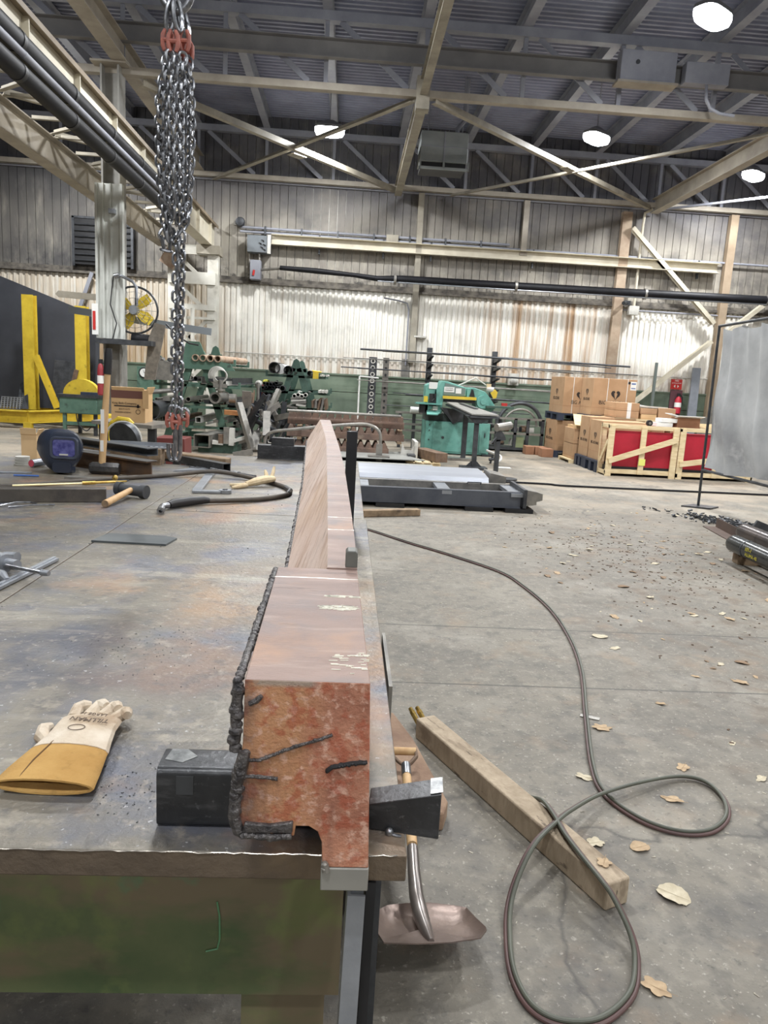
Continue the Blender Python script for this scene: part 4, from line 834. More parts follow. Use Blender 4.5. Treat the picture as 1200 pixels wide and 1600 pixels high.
# hose: two tubes side by side
path = [(-.6, 8.0, .012), (.0, 7.62, .012), (.25, 7.436, .012), (.655, 6.866, .012), (.972, 6.461, .012), (1.332, 5.92, .012), (1.441, 5.463, .012), (1.493, 4.914, .012), (1.457, 4.334, .012), (1.367, 3.818, .012),
        (1.213, 3.259, .012), (1.086, 2.781, .012), (1.066, 2.566, .012), (1.14, 2.402, .012), (1.252, 2.329, .012), (1.376, 2.341, .012), (1.484, 2.434, .012), (1.534, 2.56, .012), (1.516, 2.672, .014), (1.42, 2.70, .018), (1.226, 2.622, .032),
        (1.02, 2.50, .05), (.86, 2.34, .085), (.77, 2.23, .108), (.665, 2.105, .112), (.60, 2.02, .075), (.555, 1.94, .03), (.528, 1.84, .012), (.508, 1.69, .012), (.532, 1.579, .012), (.601, 1.533, .012), (.701, 1.543, .012), (.804, 1.621, .012), (.860, 1.727, .014),
        (.870, 1.80, .04), (.845, 1.875, .09), (.825, 1.93, .108), (.798, 2.05, .110), (.780, 2.16, .108), (.773, 2.26, .108), (.760, 2.36, .100), (.742, 2.45, .06), (.70, 2.57, .02), (.61, 2.78, .012), (.51, 2.99, .012), (.43, 3.09, .014), (.374, 3.12, .02)]
sp = smooth_path(path, 8)
def offset(P, d):
    out = []
    for i, p in enumerate(P):
        a = P[max(0, i-1)]; b_ = P[min(len(P)-1, i+1)]; t_ = (b_-a); t_.z = 0; t_.normalize(); out.append(p + V((-t_.y, t_.x, 0))*d)
    return out
t = thing('welding_hose', (.9, 2.4, 0), 'twin olive and maroon hose snaking and looping over the floor right of the table', 'hose')
obj('olive_hose', MB().tube([p+V((0, 0, .004)) for p in offset(sp, .0045)], .0070, n=10), mat('olive_hose', (92, 94, 82), (78, 80, 70), 4, .5), t)
obj('maroon_hose', MB().tube([p-V((0, 0, .004)) for p in offset(sp, -.0060)], .0068, n=10), mat('maroon_hose', (96, 70, 66), (80, 60, 58), 4, .5), t)
for dx, dy in ((0, 0), (.032, .012)):
    f_ = MB().cyl((.385+dx, 3.07+dy, .03), (.366+dx, 3.12+dy, .05), .012, n=10).cyl((.366+dx, 3.12+dy, .05), (.360+dx, 3.135+dy, .056), .014, n=6).cyl((.360+dx, 3.135+dy, .056), (.352+dx, 3.155+dy, .064), .010, n=10)
    obj('brass_fitting', f_, brass, t)
# black hose straight across
t = thing('black_hose', (3, 11.5, 0), 'straight black hose lying across the floor behind the long steel frames', 'hose')
obj('hose', MB().tube(smooth_path([(-3, 11.6, .02), (.3, 11.55, .02), (3.05, 11.6, .02), (3.7, 11.48, .02), (6.9, 11.55, .02), (12, 11.6, .02)]), .016, n=8), black_gloss, t)
# shovel
steel_sh = mat('shovel_steel', (140, 122, 112), (118, 104, 98), 6, .35, .5, .15)
t = thing('scoop_shovel', (.27, 2.1, .05), 'steel scoop shovel with a wooden D handle lying beside the table', 'shovel')
OUT = [(.1496, 1.852, .0622), (.1827, 1.8919, .0474), (.2351, 1.909, .0411), (.306, 1.917, .0382), (.373, 1.8997, .0446), (.4116, 1.8836, .0505), (.4241, 1.8115, .0771), (.4391, 1.7462, .1013), (.4372, 1.7251, .1091), (.4115, 1.6757, .1273), (.3311, 1.6473, .1378), (.239, 1.6359, .1421), (.1548, 1.6387, .141), (.1387, 1.7152, .1127)]
cen = V((.279, 1.775, .085)); nrm = V((0, .085, .23)).normalized(); rings = []; dense = []
for k in range(len(OUT)):
    a, b_ = V(OUT[k]), V(OUT[(k+1) % len(OUT)]); dense += [a, a.lerp(b_, .5)]
for s_, dp in ((1, 0), (.93, .010), (.80, .020), (.6, .026), (.35, .028), (.02, .028)):
    rings.append([cen.lerp(p, s_) - nrm*dp*(1 if p.y > 1.70 else .4) for p in dense])
back = [[p - nrm*.003 for p in r] for r in rings]
obj('blade', MB().loft(back[::-1] + rings, cap=True), steel_sh, t)
obj('socket', MB().tube([(.265, 2.06, .118), (.263, 1.97, .098), (.266, 1.90, .070), (.272, 1.82, .070), (.279, 1.72, .095), (.281, 1.67, .118)], .02, n=14, rs=[.0175, .0190, .0215, .022, .017, .008]), mat('socket_steel', (150, 144, 140), (124, 116, 112), 8, .3, .8), t)
obj('shaft', MB().tube([(.265, 2.07, .118), (.272, 2.35, .135), (.276, 2.47, .14)], .0165, n=12), handle_wood, t)
obj('ferrule', MB().cyl((.275, 2.44, .139), (.277, 2.51, .142), .018, n=12), zinc, t)
obj('yoke', MB().tube([(.276, 2.50, .142), (.300, 2.53, .144), (.322, 2.57, .146), (.322, 2.61, .147)], .007, n=8, flat=1.4).tube([(.276, 2.50, .142), (.252, 2.53, .144), (.232, 2.57, .146), (.232, 2.61, .147)], .007, n=8), rust_steel, t)
obj('grip', MB().cyl((.232, 2.605, .147), (.322, 2.605, .147), .015, n=12), handle_wood, t)
# timber offcut behind
obj('timber_offcut', MB().beam((-.1, 8.05, .04), (.885, 8.40, .04), .10, .075), oldwood, label='short timber offcut lying in front of the long steel frame', cat='timber', bevel=.006)
obj('steel_offcut', MB().box((1.23, 3.25, .003), (.09, .03, .004), (0, 0, -25)), mid_steel, label='small thin steel strip lying on the floor near the hose', cat='offcut', smooth=False)
obj('thin_plate', MB().box((.150, 2.06, .37), (.010, .42, .74)), mid_steel, label='thin steel plate leaning along the right edge of the table', cat='steel plate', smooth=False)
# leaves
leafm = [mat('dry_leaf_%s' % k, a, b_, 30, .8) for k, a, b_ in (('tan', (188, 164, 132), (166, 142, 112)), ('pale', (206, 196, 172), (184, 172, 146)), ('brown', (150, 126, 100), (128, 106, 84)))]
for m_, n_ in zip(leafm, ('dry_leaf_tan', 'dry_leaf_pale', 'dry_leaf_brown')): m_.name = n_
def leaf_mb(x, y, L, W, rot, lobes, seed, z=.004):
    rnd = random.Random(seed); pts = []; n = 28
    for i in range(n):
        a = 2*math.pi*i/n; k = 1
        if lobes: k = .62+.38*abs(math.cos(a*lobes/2+.3)) * rnd.uniform(.85, 1.1)
        else: k = rnd.uniform(.93, 1.05)
        px, py = L/2*math.cos(a)*k, W/2*math.sin(a)*k
        pts.append((px, py, z + .10*abs(py) + .012*math.sin(px/L*5+seed)*L/.1*.3 + rnd.uniform(0, .001)))
    c, s = math.cos(rot), math.sin(rot); q = [(x+p[0]*c-p[1]*s, y+p[0]*s+p[1]*c, p[2]) for p in pts]
    b = MB(); vs = q + [(x, y, z)] + [(p[0], p[1], p[2]-.0008) for p in q] + [(x, y, z-.0008)]
    fs = [(i, (i+1) % n, n) for i in range(n)] + [(n+1+(i+1) % n, n+1+i, 2*n+1) for i in range(n)] + [(i, n+1+i, n+1+(i+1) % n, (i+1) % n) for i in range(n)]
    b.add(vs, fs)
    b.tube([(x-.45*L*c, y-.45*L*s, z+.002), (x, y, z+.001), (x+.65*L*c, y+.65*L*s, z+.003)], .0007, n=4)
    return b
big = [(1.094, 2.012, .105, .085, 2.5, 0, 1, 'largest pale oval leaf on the floor right of the hose loop'),
       (1.08, 2.251, .075, .055, .3, 0, 0, 'oval tan leaf above the large pale leaf, right of the timber end'),
       (.885, 1.652, .085, .06, -.6, 5, 0, 'lobed tan leaf at the bottom beside the hose loop'),
       (1.252, 3.143, .10, .075, .1, 6, 0, 'lobed tan leaf just right of the hose, behind the loop'),
       (1.676, 4.414, .10, .07, -.3, 0, 1, 'bright pale yellow leaf on the far side of the hose'),
       (1.328, 2.555, .09, .05, -.5, 4, 0, 'lobed tan leaf lying inside the right hand hose loop'),
       (1.484, 2.80, .07, .055, .9, 5, 0, 'small lobed tan leaf above the right hand hose loop'),
       (.93, 2.27, .07, .06, .2, 5, 1, 'pale lobed leaf beside the timber under the hose crossing'),
       (.90, 2.03, .06, .05, 1.1, 5, 0, 'tan lobed leaf lying at the end of the long timber'),
       (1.03, 2.70, .085, .05, -.4, 5, 1, 'pale lobed leaf left of the hose near its narrow bend')]
for i, (x, y, L, W_, r, lb, mi, lab) in enumerate(big):
    zz = .1 if (x, y) == (.90, 2.03) else .004
    if zz > .05: x, y, zz = .868, 2.035, .096
    obj('dry_leaf', leaf_mb(x, y, L, W_, r, lb, i+1, zz), leafm[mi], label=lab, cat='leaf', group='dry leaves on the floor')
rnd = random.Random(5); k = 0; proto = []
for j in range(5):
    proto.append(obj('dry_leaf', leaf_mb(0, 0, .085, .05, 0, (5, 4, 0, 6, 5)[j], 50+j, .004), leafm[j % 3], org=(0, 0, 0), label='small dry leaf fragment on the bare concrete further back right of the hose', cat='leaf', group='small dry leaves further back'))
while k < 150:
    if k < 95: x, y = rnd.uniform(1.7, 4.2), rnd.uniform(3.8, 7.6)
    elif k < 135: x, y = rnd.uniform(1.4, 5), rnd.uniform(6.8, 9.4)
    else: x, y = rnd.uniform(1.3, 3.0), rnd.uniform(2.6, 4.2)
    if abs(x-1.45) < .12: continue
    o = proto[k % 5] if k < 5 else proto[k % 5].copy()
    if k >= 5: COL.objects.link(o)
    o.location = (x, y, 0); o.rotation_euler = (0, 0, rnd.uniform(0, 6.28)); s = rnd.uniform(.5, 1.25) if k % 3 else rnd.uniform(.3, .6); o.scale = (s, s, s*rnd.uniform(.6, 1.6)); k += 1
b = MB(); rnd = random.Random(9)
for i in range(900):
    x = rnd.uniform(.2, 4.5); y = rnd.uniform(1.4, 8.5) if i > 350 else rnd.uniform(1.4, 3.6)
    s = rnd.uniform(.001, .004)*(.6+.2*y); b.box((x, y, s*.3), (s*rnd.choice((1, 1, 4)), s, s*.4), (0, 0, rnd.uniform(0, 180)))
obj('floor_chips', b, mat('chips', (206, 198, 180), (110, 104, 96), 50, .8), label='wood slivers and grit scattered over the concrete', cat='debris', kind='stuff', smooth=False)
b = MB(); rnd = random.Random(12)
for i in range(700):
    x = rnd.gauss(2.9, .7); y = rnd.gauss(6.6, 1.1)
    if x < 1.6: continue
    s = rnd.uniform(.004, .012); b.box((x, y, s*.2), (s*rnd.uniform(1, 3), s, s*.4), (0, 0, rnd.uniform(0, 180)))
obj('leaf_litter', b, mat('litter', (110, 88, 68), (70, 58, 50), 40, .9), label='crumbled brown leaf litter and dirt on the floor to the right of the hose', cat='debris', kind='stuff', smooth=False)
b = MB(); rnd = random.Random(10)
for i in range(260):
    x = rnd.gauss(4.75, .22); y = 8.9-(x-4.75)*.8+rnd.gauss(0, .22); s = rnd.uniform(.01, .03); b.box((x, y, s*.3+rnd.uniform(0, .02)), (s*2, s, s*.6), (rnd.uniform(-20, 20), rnd.uniform(-20, 20), rnd.uniform(0, 180)))
obj('metal_shavings', b, dark_steel, label='pile of dark metal shavings beside the curtain stand', cat='debris', kind='stuff', smooth=False)
# ================================================================== LONG STEEL FRAMES ON THE FLOOR
alu = mat('mill_aluminium', (196, 200, 208), (176, 180, 190), 2, .35, .6, st=(.3, 3, 1))
t = thing('machine_skid', (1.2, 9.2, .05), 'long dark steel channel frame with cross plates lying on blocks on the floor', 'steel frame')
fmx = mat('frame_steel', (78, 82, 92), (96, 100, 108), 3, .35, .5)
obj('front_channel', MB().channel((-1.2, 8.86, .15), (2.20, 8.98, .15), .09, .19, .01, side=1), fmx, t, smooth=False)
obj('back_channel', MB().channel((-1.2, 9.55, .15), (2.24, 9.67, .15), .09, .19, .01, side=1), mid_steel, t, smooth=False)
obj('base_plate', MB().bx(-1.2, 8.9, .05, 2.2, 9.6, .06), fmx, t, smooth=False)
for x in (-.9, .16, 1.18, 2.08): obj('cross_plate', MB().bx(x-.01, 8.9, .19, x+.15, 9.62, .235), light_steel, t, smooth=False)
obj('end_block', MB().prism([(2.26, 8.92, .08), (2.40, 8.92, .10), (2.40, 8.92, .14), (2.47, 8.92, .16), (2.47, 8.92, .24), (2.40, 8.92, .26), (2.26, 8.92, .28)], (0, .55, 0)), mid_steel, t, smooth=False)
obj('end_plate', MB().bx(2.22, 8.86, .06, 2.26, 9.7, .29), dark_steel, t, smooth=False)
obj('pull_handle', MB().tube([(1.62, 9.55, .245), (1.62, 9.5, .27), (1.80, 9.5, .27), (1.80, 9.55, .245)], .008, n=6), dark_steel, t)
for x in (-.6, .4, 1.5, 2.0): obj('floor_block', MB().bx(x, 8.85, 0, x+.35, 9.65, .05), black, smooth=False, label='low black packing block under the long dark steel frame', cat='block', group='packing blocks under the long frame')
t = thing('aluminium_plank', (.9, 9.7, .2), 'long bright silver ribbed plank lying behind the dark steel frame', 'steel frame')
obj('deck', MB().prism([(-1.2, 9.72, .24), (-1.2, 10.60, .30), (-1.2, 10.60, .33), (-1.2, 10.34, .325), (-1.2, 10.32, .335), (-1.2, 10.1, .318), (-1.2, 10.08, .33), (-1.2, 9.74, .30)], (3.14, 0, 0)), alu, t, smooth=False)
obj('under_frame', MB().bx(-1.2, 9.8, .0, 1.9, 10.5, .24), dark_steel, t, smooth=False)
obj('end_block', MB().prism([(1.98, 9.85, .12), (2.1, 9.85, .12), (2.1, 9.85, .20), (2.2, 9.85, .21), (2.2, 9.85, .32), (1.98, 9.85, .36)], (0, .5, 0)), mid_steel, t, smooth=False)
# roller stand
t = thing('roller_stand', (2.62, 12, 0), 'grey post stand with a horizontal roller on top and a round floor plate', 'stand')
obj('base_plate', MB().cyl((2.66, 12.0, 0), (2.66, 12.0, .03), .20, n=20), dark_steel, t)
obj('post', MB().bx(2.46, 11.97, .03, 2.53, 12.04, .66), dark_steel, t, smooth=False)
obj('bracket', MB().prism([(2.42, 11.97, .62), (2.62, 11.97, .66), (2.60, 11.97, .72), (2.54, 11.97, .80), (2.46, 11.97, .80)], (0, .08, 0)).cyl((2.38, 11.95, .60), (2.46, 11.97, .70), .012), dark_steel, t, smooth=False)
obj('roller', MB().cyl((2.44, 11.95, .855), (2.70, 12.1, .895), .065, n=18), mid_steel, t)
# machine feed stand
t = thing('support_stand', (2.36, 13.3, 0), 'grey pedestal stand under the sloping feed table of the teal machine', 'stand')
obj('base', MB().bx(2.10, 13.15, 0, 2.58, 13.45, .05).prism([(2.2, 13.28, .05), (2.5, 13.28, .05), (2.40, 13.28, .15), (2.30, 13.28, .15)], (0, .03, 0)), dark_steel, t, smooth=False)
obj('post', MB().bx(2.31, 13.26, .05, 2.39, 13.34, .86), dark_steel, t, smooth=False)
obj('head', MB().prism([(2.14, 13.2, .97), (2.60, 13.2, .97), (2.42, 13.2, .84), (2.30, 13.2, .84)], (0, .25, 0)), dark_steel, t, smooth=False)
t = thing('support_stand', (2.35, 14.6, 0), 'second grey pedestal stand right against the teal machine front', 'stand')
obj('base', MB().bx(2.06, 14.6, 0, 2.62, 14.9, .05), mid_steel, t, smooth=False)
obj('post', MB().bx(2.33, 14.7, .05, 2.42, 14.8, .92), dark_steel, t, smooth=False)
# pallet and block
t = thing('wooden_pallet', (1.4, 13.6, 0), 'pale wooden pallet on the floor in front of the teal machine', 'pallet')
for y in (13.1, 13.5, 13.9): obj('runner', MB().bx(1.12, y, 0, 1.72, y+.09, .09), pine, t, smooth=False)
for x in (1.1, 1.26, 1.42, 1.58): obj('deck_board', MB().bx(x, 13.05, .09, x+.12, 14.05, .11), pine, t, smooth=False)
obj('steel_block', MB().box((1.58, 13.55, .20), (.24, .95, .17), (0, 0, 18)), rust_steel, label='long rusty steel block resting on the pale pallet', cat='steel block', bevel=.008)
obj('steel_block', MB().bx(1.14, 13.3, .11, 1.28, 13.6, .2), dark_steel, label='small dark steel block at the left end of the pale pallet', cat='steel block')
# flat plates
obj('steel_sheet', MB().prism([(-.9, 12.7, .16), (1.40, 12.78, .16), (1.18, 13.3, .16), (1.0, 14.0, .16), (-.9, 13.9, .16)], (0, 0, .015)), mat('sheet_grey', (146, 146, 140), (130, 130, 126), 3, .5), label='large flat pale grey steel sheet on low supports behind the silver plank', cat='steel plate', smooth=False)
obj('steel_sheet', MB().bx(-.9, 12.3, .10, 1.5, 12.62, .12), mat('sheet_grey_light', (150, 150, 144), None, rough=.5), label='narrow grey sheet in front of the large flat sheet', cat='steel plate', smooth=False)
for x in (-.6, .4): obj('sheet_support', MB().bx(x, 12.35, 0, x+.22, 13.6, .10), black, smooth=False, label='low dark support under the flat grey sheets', cat='block', group='supports under the flat sheets')
# ================================================================== PIPES AT THE RIGHT EDGE
def cap_cyl(a, b_, r):
    a, b_ = V(a), V(b_); d = (b_-a).normalized()
    return MB().tube([a-d*r*.35, a-d*r*.28, a-d*r*.12, a+d*r*.15, a+d*r*.6, b_], r, n=20, rs=[r*.3, r*.62, r*.88, r, r, r])
gm = mat('pipe_black', (56, 60, 62), (84, 84, 82), 5, .25, .5)
t = thing('steel_pipe', (4.0, 6.5, .1), 'shiny black capped pipe with yellow lettering at the right edge, lower of two', 'pipe')
a0, a1 = V((3.75, 6.72, .18)), V((3.72, 5.2, .18)); dd = (a1-a0).normalized()
obj('pipe', cap_cyl(a0, a1, .082), gm, t)
obj('band', MB().cyl(a0+dd*.27, a0+dd*.29, .085, n=20), dark_steel, t)
ps = a0+dd*.42; n_ = V((0, 0, 1)).cross(dd).normalized()
if n_.x > 0: n_ = -n_
yl = mat('yellow_ink', (214, 200, 70), None, rough=.6)
text('lettering', '101-1', .05, ps+n_*.080+V((0, 0, .025)), (78, 0, math.degrees(math.atan2(dd.y, dd.x))), yl, t)
text('lettering', 'ALUMA 40', .045, ps+dd*.06+n_*.083+V((0, 0, -.022)), (95, 0, math.degrees(math.atan2(dd.y, dd.x))), yl, t)
t = thing('steel_pipe', (4.3, 7, .2), 'brownish capped pipe lying behind the lettered black pipe at the right edge', 'pipe')
b0 = V((4.05, 7.10, .225)); obj('pipe', cap_cyl(b0, b0+dd*1.9, .085), mat('pipe_brown', (92, 84, 80), (70, 66, 66), 4, .3, .5), t)
obj('band', MB().cyl(b0+dd*.37, b0+dd*.39, .085, n=20), dark_steel, t)
obj('timber_block', MB().box((4.0, 6.62, .045), (.5, .14, .09), (0, 0, -8)), oldwood, label='short dark timber block carrying the two pipes at the right edge', cat='timber', bevel=.004)
obj('steel_angle', MB().angle((4.42, 8.5, .06), (4.22, 6.9, .06), .16, .12, .01, side=-1), mat('brown_steel', (104, 86, 76), (84, 72, 66), 5, .6), label='rusty brown steel channel lying behind the two pipes', cat='steel section', smooth=False)
obj('gusset_plate', MB().prism([(4.42, 7.75, 0), (4.80, 7.70, 0), (4.72, 7.70, .18), (4.55, 7.72, .24)], (0, .03, 0)), dark_steel, label='upright dark steel gusset plate with a hole behind the pipes', cat='steel plate', smooth=False)
# ================================================================== CURTAIN
cur_m = mat('curtain_canvas', (186, 188, 188), (160, 162, 164), 1.6, .75, bump=.25, bscale=14, layers=[dict(c=(120, 120, 122), scale=1.3, lo=.5, hi=.7, amt=.5), dict(c=(212, 212, 212), scale=2.4, lo=.6, hi=.7, amt=.5)])
t = thing('curtain_stand', (5.02, 10.05, 0), 'thin dark steel frame on a foot carrying the grey welding curtain at the right', 'frame')
obj('upright', MB().cyl((5.02, 10.05, 0), (4.985, 10.05, 2.50), .018, n=10), dark_steel, t)
obj('foot', MB().prism([(4.75, 10.0, 0), (5.1, 9.85, 0), (5.32, 10.05, 0), (5.02, 10.2, 0)], (0, 0, .02)), dark_steel, t, smooth=False)
obj('top_rail', MB().cyl((4.985, 10.05, 2.49), (4.80, 7.2, 2.49), .018, n=10), dark_steel, t)
obj('bottom_rail', MB().cyl((5.01, 10.05, .53), (5.12, 7.2, .53), .018, n=10), dark_steel, t)
b = MB(); NX, NZ = 60, 40; rnd = random.Random(3); vs = []
for k in range(2):
    for i in range(NX+1):
        u = i/NX; y = 10.03-2.8*u
        for j in range(NZ+1):
            v = j/NZ; zt = 2.46-.05*abs(math.sin(u*math.pi*5)); z = .57+(zt-.57)*v-.03*math.sin(u*9)*(1-v)
            x = 5.01 + (4.84-4.99)*u*v + .05*u*(1-v) + .05*math.sin(u*22+1.5*v)*(.4+.6*(1-v)) + .03*math.sin(u*47+4*v) + .035*math.sin(v*9+u*5)*(1-v) + .012*k
            vs.append((x, y+.05*math.sin(v*5)*(1-u)-.03*(1-v), z))
fs = []; m_ = (NX+1)*(NZ+1)
for i in range(NX):
    for j in range(NZ):
        a = i*(NZ+1)+j; fs += [(a, a+1, a+NZ+2, a+NZ+1), (m_+a, m_+a+NZ+1, m_+a+NZ+2, m_+a+1)]
b.add(vs, fs)
obj('welding_curtain', b, cur_m, label='large wrinkled grey canvas curtain hanging at the right edge', cat='curtain')
# ================================================================== HANGING CHAIN SLING
def link(b, c, ax, side, pitch=.0345, wd=.040, d=.011, n=14, m=6):
    ax = V(ax).normalized(); side = (V(side)-ax*V(side).dot(ax)).normalized(); lc = pitch+d; wc = wd-d; h = (lc-wc)/2; P = []
    for i in range(n//2+1):
        a = math.pi*i/(n//2); P.append(V(c)+side*(wc/2*math.cos(a))+ax*(h+wc/2*math.sin(a)))
    for i in range(n//2+1):
        a = math.pi+math.pi*i/(n//2); P.append(V(c)+side*(wc/2*math.cos(a))+ax*(-h+wc/2*math.sin(a)))
    b.tube(P, d/2, n=m, closed=True)
def strand(path, pitch=.0345, ph=0, **kw):
    P = smooth_path(path, 10); b = MB(); i = 0; acc = 0; k = 0; last = P[0]
    rot = Matrix.Rotation(math.radians(ph), 3, 'Z')
    pos = P[0].copy(); idx = 0
    seg = [(P[j+1]-P[j]).length for j in range(len(P)-1)]; tot = sum(seg); s = pitch/2
    while s < tot:
        a = 0
        for j, l in enumerate(seg):
            if a+l >= s: break
            a += l
        t_ = (s-a)/seg[j]; c = P[j].lerp(P[j+1], t_); ax = P[j+1]-P[j]
        side = rot @ (V((1, .12, 0)) if k % 2 == 0 else V((.12, 1, 0)))
        link(b, c, ax, side, pitch, **kw); k += 1; s += pitch
    return b
t = thing('chain_sling', (-.67, 3, 1.18), 'multi-leg lifting chain sling bundled up and hanging over the table', 'chain')
cx = -.686
ring = [V((cx-.001+.057*math.cos(a), 3+.0, 2.905+.085*math.sin(a))) for a in [2*math.pi*i/32 for i in range(32)]]
obj('master_ring', MB().tube(ring, .0135, n=12, closed=True), zinc, t)
for i, (dx, dy, tilt) in enumerate(((-.020, -.01, -8), (.008, -.02, 6), (.02, .02, 16))):
    P = []; a_ = math.radians(tilt)
    for k in range(20):
        a = 2*math.pi*k/20; x, z = .017*math.cos(a), .052*math.sin(a); P.append(V((cx+dx+x*.7+z*math.sin(a_)*-1, 3+dy+x*.7, 2.80+z)))
    obj('top_link', MB().tube(P, .0085, n=8, closed=True), zinc, t)
def coupling(x, y, z, s=1, tl=0):
    b = MB(); c = V((x, y, z))
    for sx in (-1, 1):
        b.tube([c+V((sx*.010*s, 0, -.035*s)), c+V((sx*.016*s, 0, -.018*s)), c+V((sx*.017*s, 0, 0)), c+V((sx*.016*s, 0, .018*s)), c+V((sx*.008*s, 0, .036*s))], .008*s, n=8, rs=[.007*s, .009*s, .0085*s, .009*s, .006*s])
    b.cyl(c+V((-.02*s, 0, 0)), c+V((.02*s, 0, 0)), .0085*s, n=8)
    return b
for x, y, z in ((cx-.028, 2.98, 2.715), (cx-.003, 2.96, 2.705), (cx+.028, 3.0, 2.725), (cx+.034, 3.03, 2.70)): obj('coupling_link', coupling(x, y, z), red_paint, t)
tops = [(-.715, 2.98, 2.66), (-.70, 2.96, 2.67), (-.675, 3.02, 2.67), (-.655, 2.97, 2.67), (-.645, 3.01, 2.67), (-.69, 3.04, 2.66), (-.67, 2.95, 2.65), (-.66, 3.05, 2.66)]
mids = [(-.742, 2.98), (-.712, 2.96), (-.677, 3.03), (-.664, 2.965), (-.632, 3.0), (-.727, 3.04), (-.69, 2.945), (-.648, 3.05)]
bots = [(-.718, 2.99, 2.03), (-.700, 2.97, 2.02), (-.684, 3.01, 2.10), (-.668, 2.98, 2.09), (-.652, 3.0, 2.09), (-.722, 3.03, 2.03), (-.688, 2.96, 2.10), (-.66, 3.03, 2.10)]
for i in range(8):
    tp, md, bt = tops[i], mids[i], bots[i]
    obj('chain_strand', strand([tp, ((tp[0]+md[0])/2, (tp[1]+md[1])/2, 2.59), (md[0], md[1], 2.50), (md[0], md[1], 2.36), (md[0]*.85+bt[0]*.15, md[1], 2.24), bt], ph=(0, 35, 80, 20, 10, 60, 50, 15)[i], d=.0105, wd=.038), zinc, t)
obj('chain_strand', strand([(-.722, 3.0, 2.06), (-.735, 2.99, 2.03), (-.722, 2.99, 1.985), (-.702, 2.98, 2.0), (-.696, 2.97, 2.06)], ph=30, d=.0105, wd=.038), zinc, t)
obj('chain_strand', strand([(-.638, 3.0, 2.16), (-.648, 2.98, 2.09), (-.670, 2.97, 2.045), (-.682, 2.96, 2.02)], ph=45, d=.0105, wd=.038), zinc, t)
obj('chain_leg', strand([(-.678, 2.985, 2.04), (-.680, 2.985, 1.8), (-.683, 2.985, 1.6), (-.680, 2.985, 1.38)], ph=12, d=.0108, wd=.039), zinc, t)
obj('chain_leg', strand([(-.657, 2.97, 2.05), (-.660, 2.97, 1.8), (-.662, 2.97, 1.6), (-.664, 2.97, 1.38)], ph=-20, d=.0108, wd=.039), zinc, t)
for x, y, z, tl in ((-.690, 2.98, 1.375, 0), (-.664, 2.96, 1.370, 0), (-.645, 2.99, 1.365, 1)):
    P = [V((x+.014*math.cos(a), y, z+.022*math.sin(a))) for a in [2*math.pi*i/18 for i in range(18)]]
    obj('shackle', MB().tube(P, .0065, n=8, closed=True), zinc, t)
for x, y, z in ((-.697, 2.97, 1.340), (-.672, 2.95, 1.335), (-.645, 2.975, 1.345)): obj('coupling_link', coupling(x, y, z, .85), red_paint, t)
def hook(x, y, z0):
    P = [V((x, y, z0)), V((x+.001, y, z0-.05)), V((x+.001, y, z0-.10)), V((x-.002, y, z0-.125)), V((x-.010, y, z0-.138)), V((x-.020, y, z0-.132)), V((x-.026, y, z0-.112)), V((x-.0265, y, z0-.075))]
    return MB().tube(smooth_path(P, 4), .008, n=10)
obj('hook', hook(-.676, 2.96, 1.322), zinc, t)
obj('hook', hook(-.654, 2.95, 1.324), zinc, t)
# ================================================================== FAR LEFT: PLATES IN THE YELLOW RACK
t = thing('yellow_rack', (-7, 17.6, 0), 'yellow steel A-frame rack holding the big dark plates', 'rack')
for x, z1 in ((-7.33, 2.96), (-6.16, 2.78)):
    obj('upright', MB().ibeam((x, 17.7, .38), (x, 17.7, z1), .25, .22, .02, up=(0, 1, 0)).bx(x-.125, 17.58, .38, x+.125, 17.59, z1), yellow, t, smooth=False)
obj('diagonal_brace', MB().ibeam((-7.18, 17.6, 1.62), (-6.72, 17.6, .45), .12, .12, .012, up=(0, 1, 0)), yellow, t, smooth=False)
obj('diagonal_brace', MB().ibeam((-6.25, 17.6, 1.35), (-6.5, 17.6, .45), .10, .10, .012, up=(0, 1, 0)), rust_steel, t, smooth=False)
obj('base_beam', MB().ibeam((-9.5, 17.0, .25), (-7.15, 17.0, .25), .25, .27, .02), yellow, t, smooth=False)
obj('base_beam', MB().ibeam((-7.15, 17.0, .25), (-5.7, 18.1, .33), .25, .27, .02), yellow, t, smooth=False)
obj('base_beam', MB().ibeam((-9.3, 18.3, .27), (-5.8, 18.3, .27), .25, .27, .02), yellow, t, smooth=False)
for x, y in ((-7.12, 16.95), (-5.85, 18.0), (-9.0, 17.0)): obj('foot', MB().bx(x-.08, y-.08, 0, x+.08, y+.08, .14), yellow, t, smooth=False)
pm = mat('plate_charcoal', (74, 76, 82), (62, 64, 70), 1.2, .5, .3)
obj('steel_plate', MB().prism([(-9.8, 18.15, .4), (-5.95, 18.15, .4), (-5.95, 18.25, 2.60), (-8.1, 18.25, 3.36), (-9.8, 18.25, 3.95)], (0, .03, 0)), pm, label='huge charcoal steel plate with a sloping top leaning in the yellow rack', cat='steel plate', smooth=False)
obj('steel_plate', MB().prism([(-7.0, 17.95, .4), (-6.05, 17.95, .4), (-6.05, 18.1, 1.5), (-6.95, 18.1, 1.55)], (0, .02, 0)), dark_steel, label='smaller dark steel plate leaning inside the yellow rack', cat='steel plate', smooth=False)
obj('steel_plate', MB().prism([(-7.55, 17.4, .4), (-7.3, 17.4, .4), (-7.45, 17.75, 1.05), (-7.62, 17.75, .95)], (0, .02, 0)), dark_steel, label='narrow dark plate leaning on the left yellow upright', cat='steel plate', smooth=False)
b = MB()
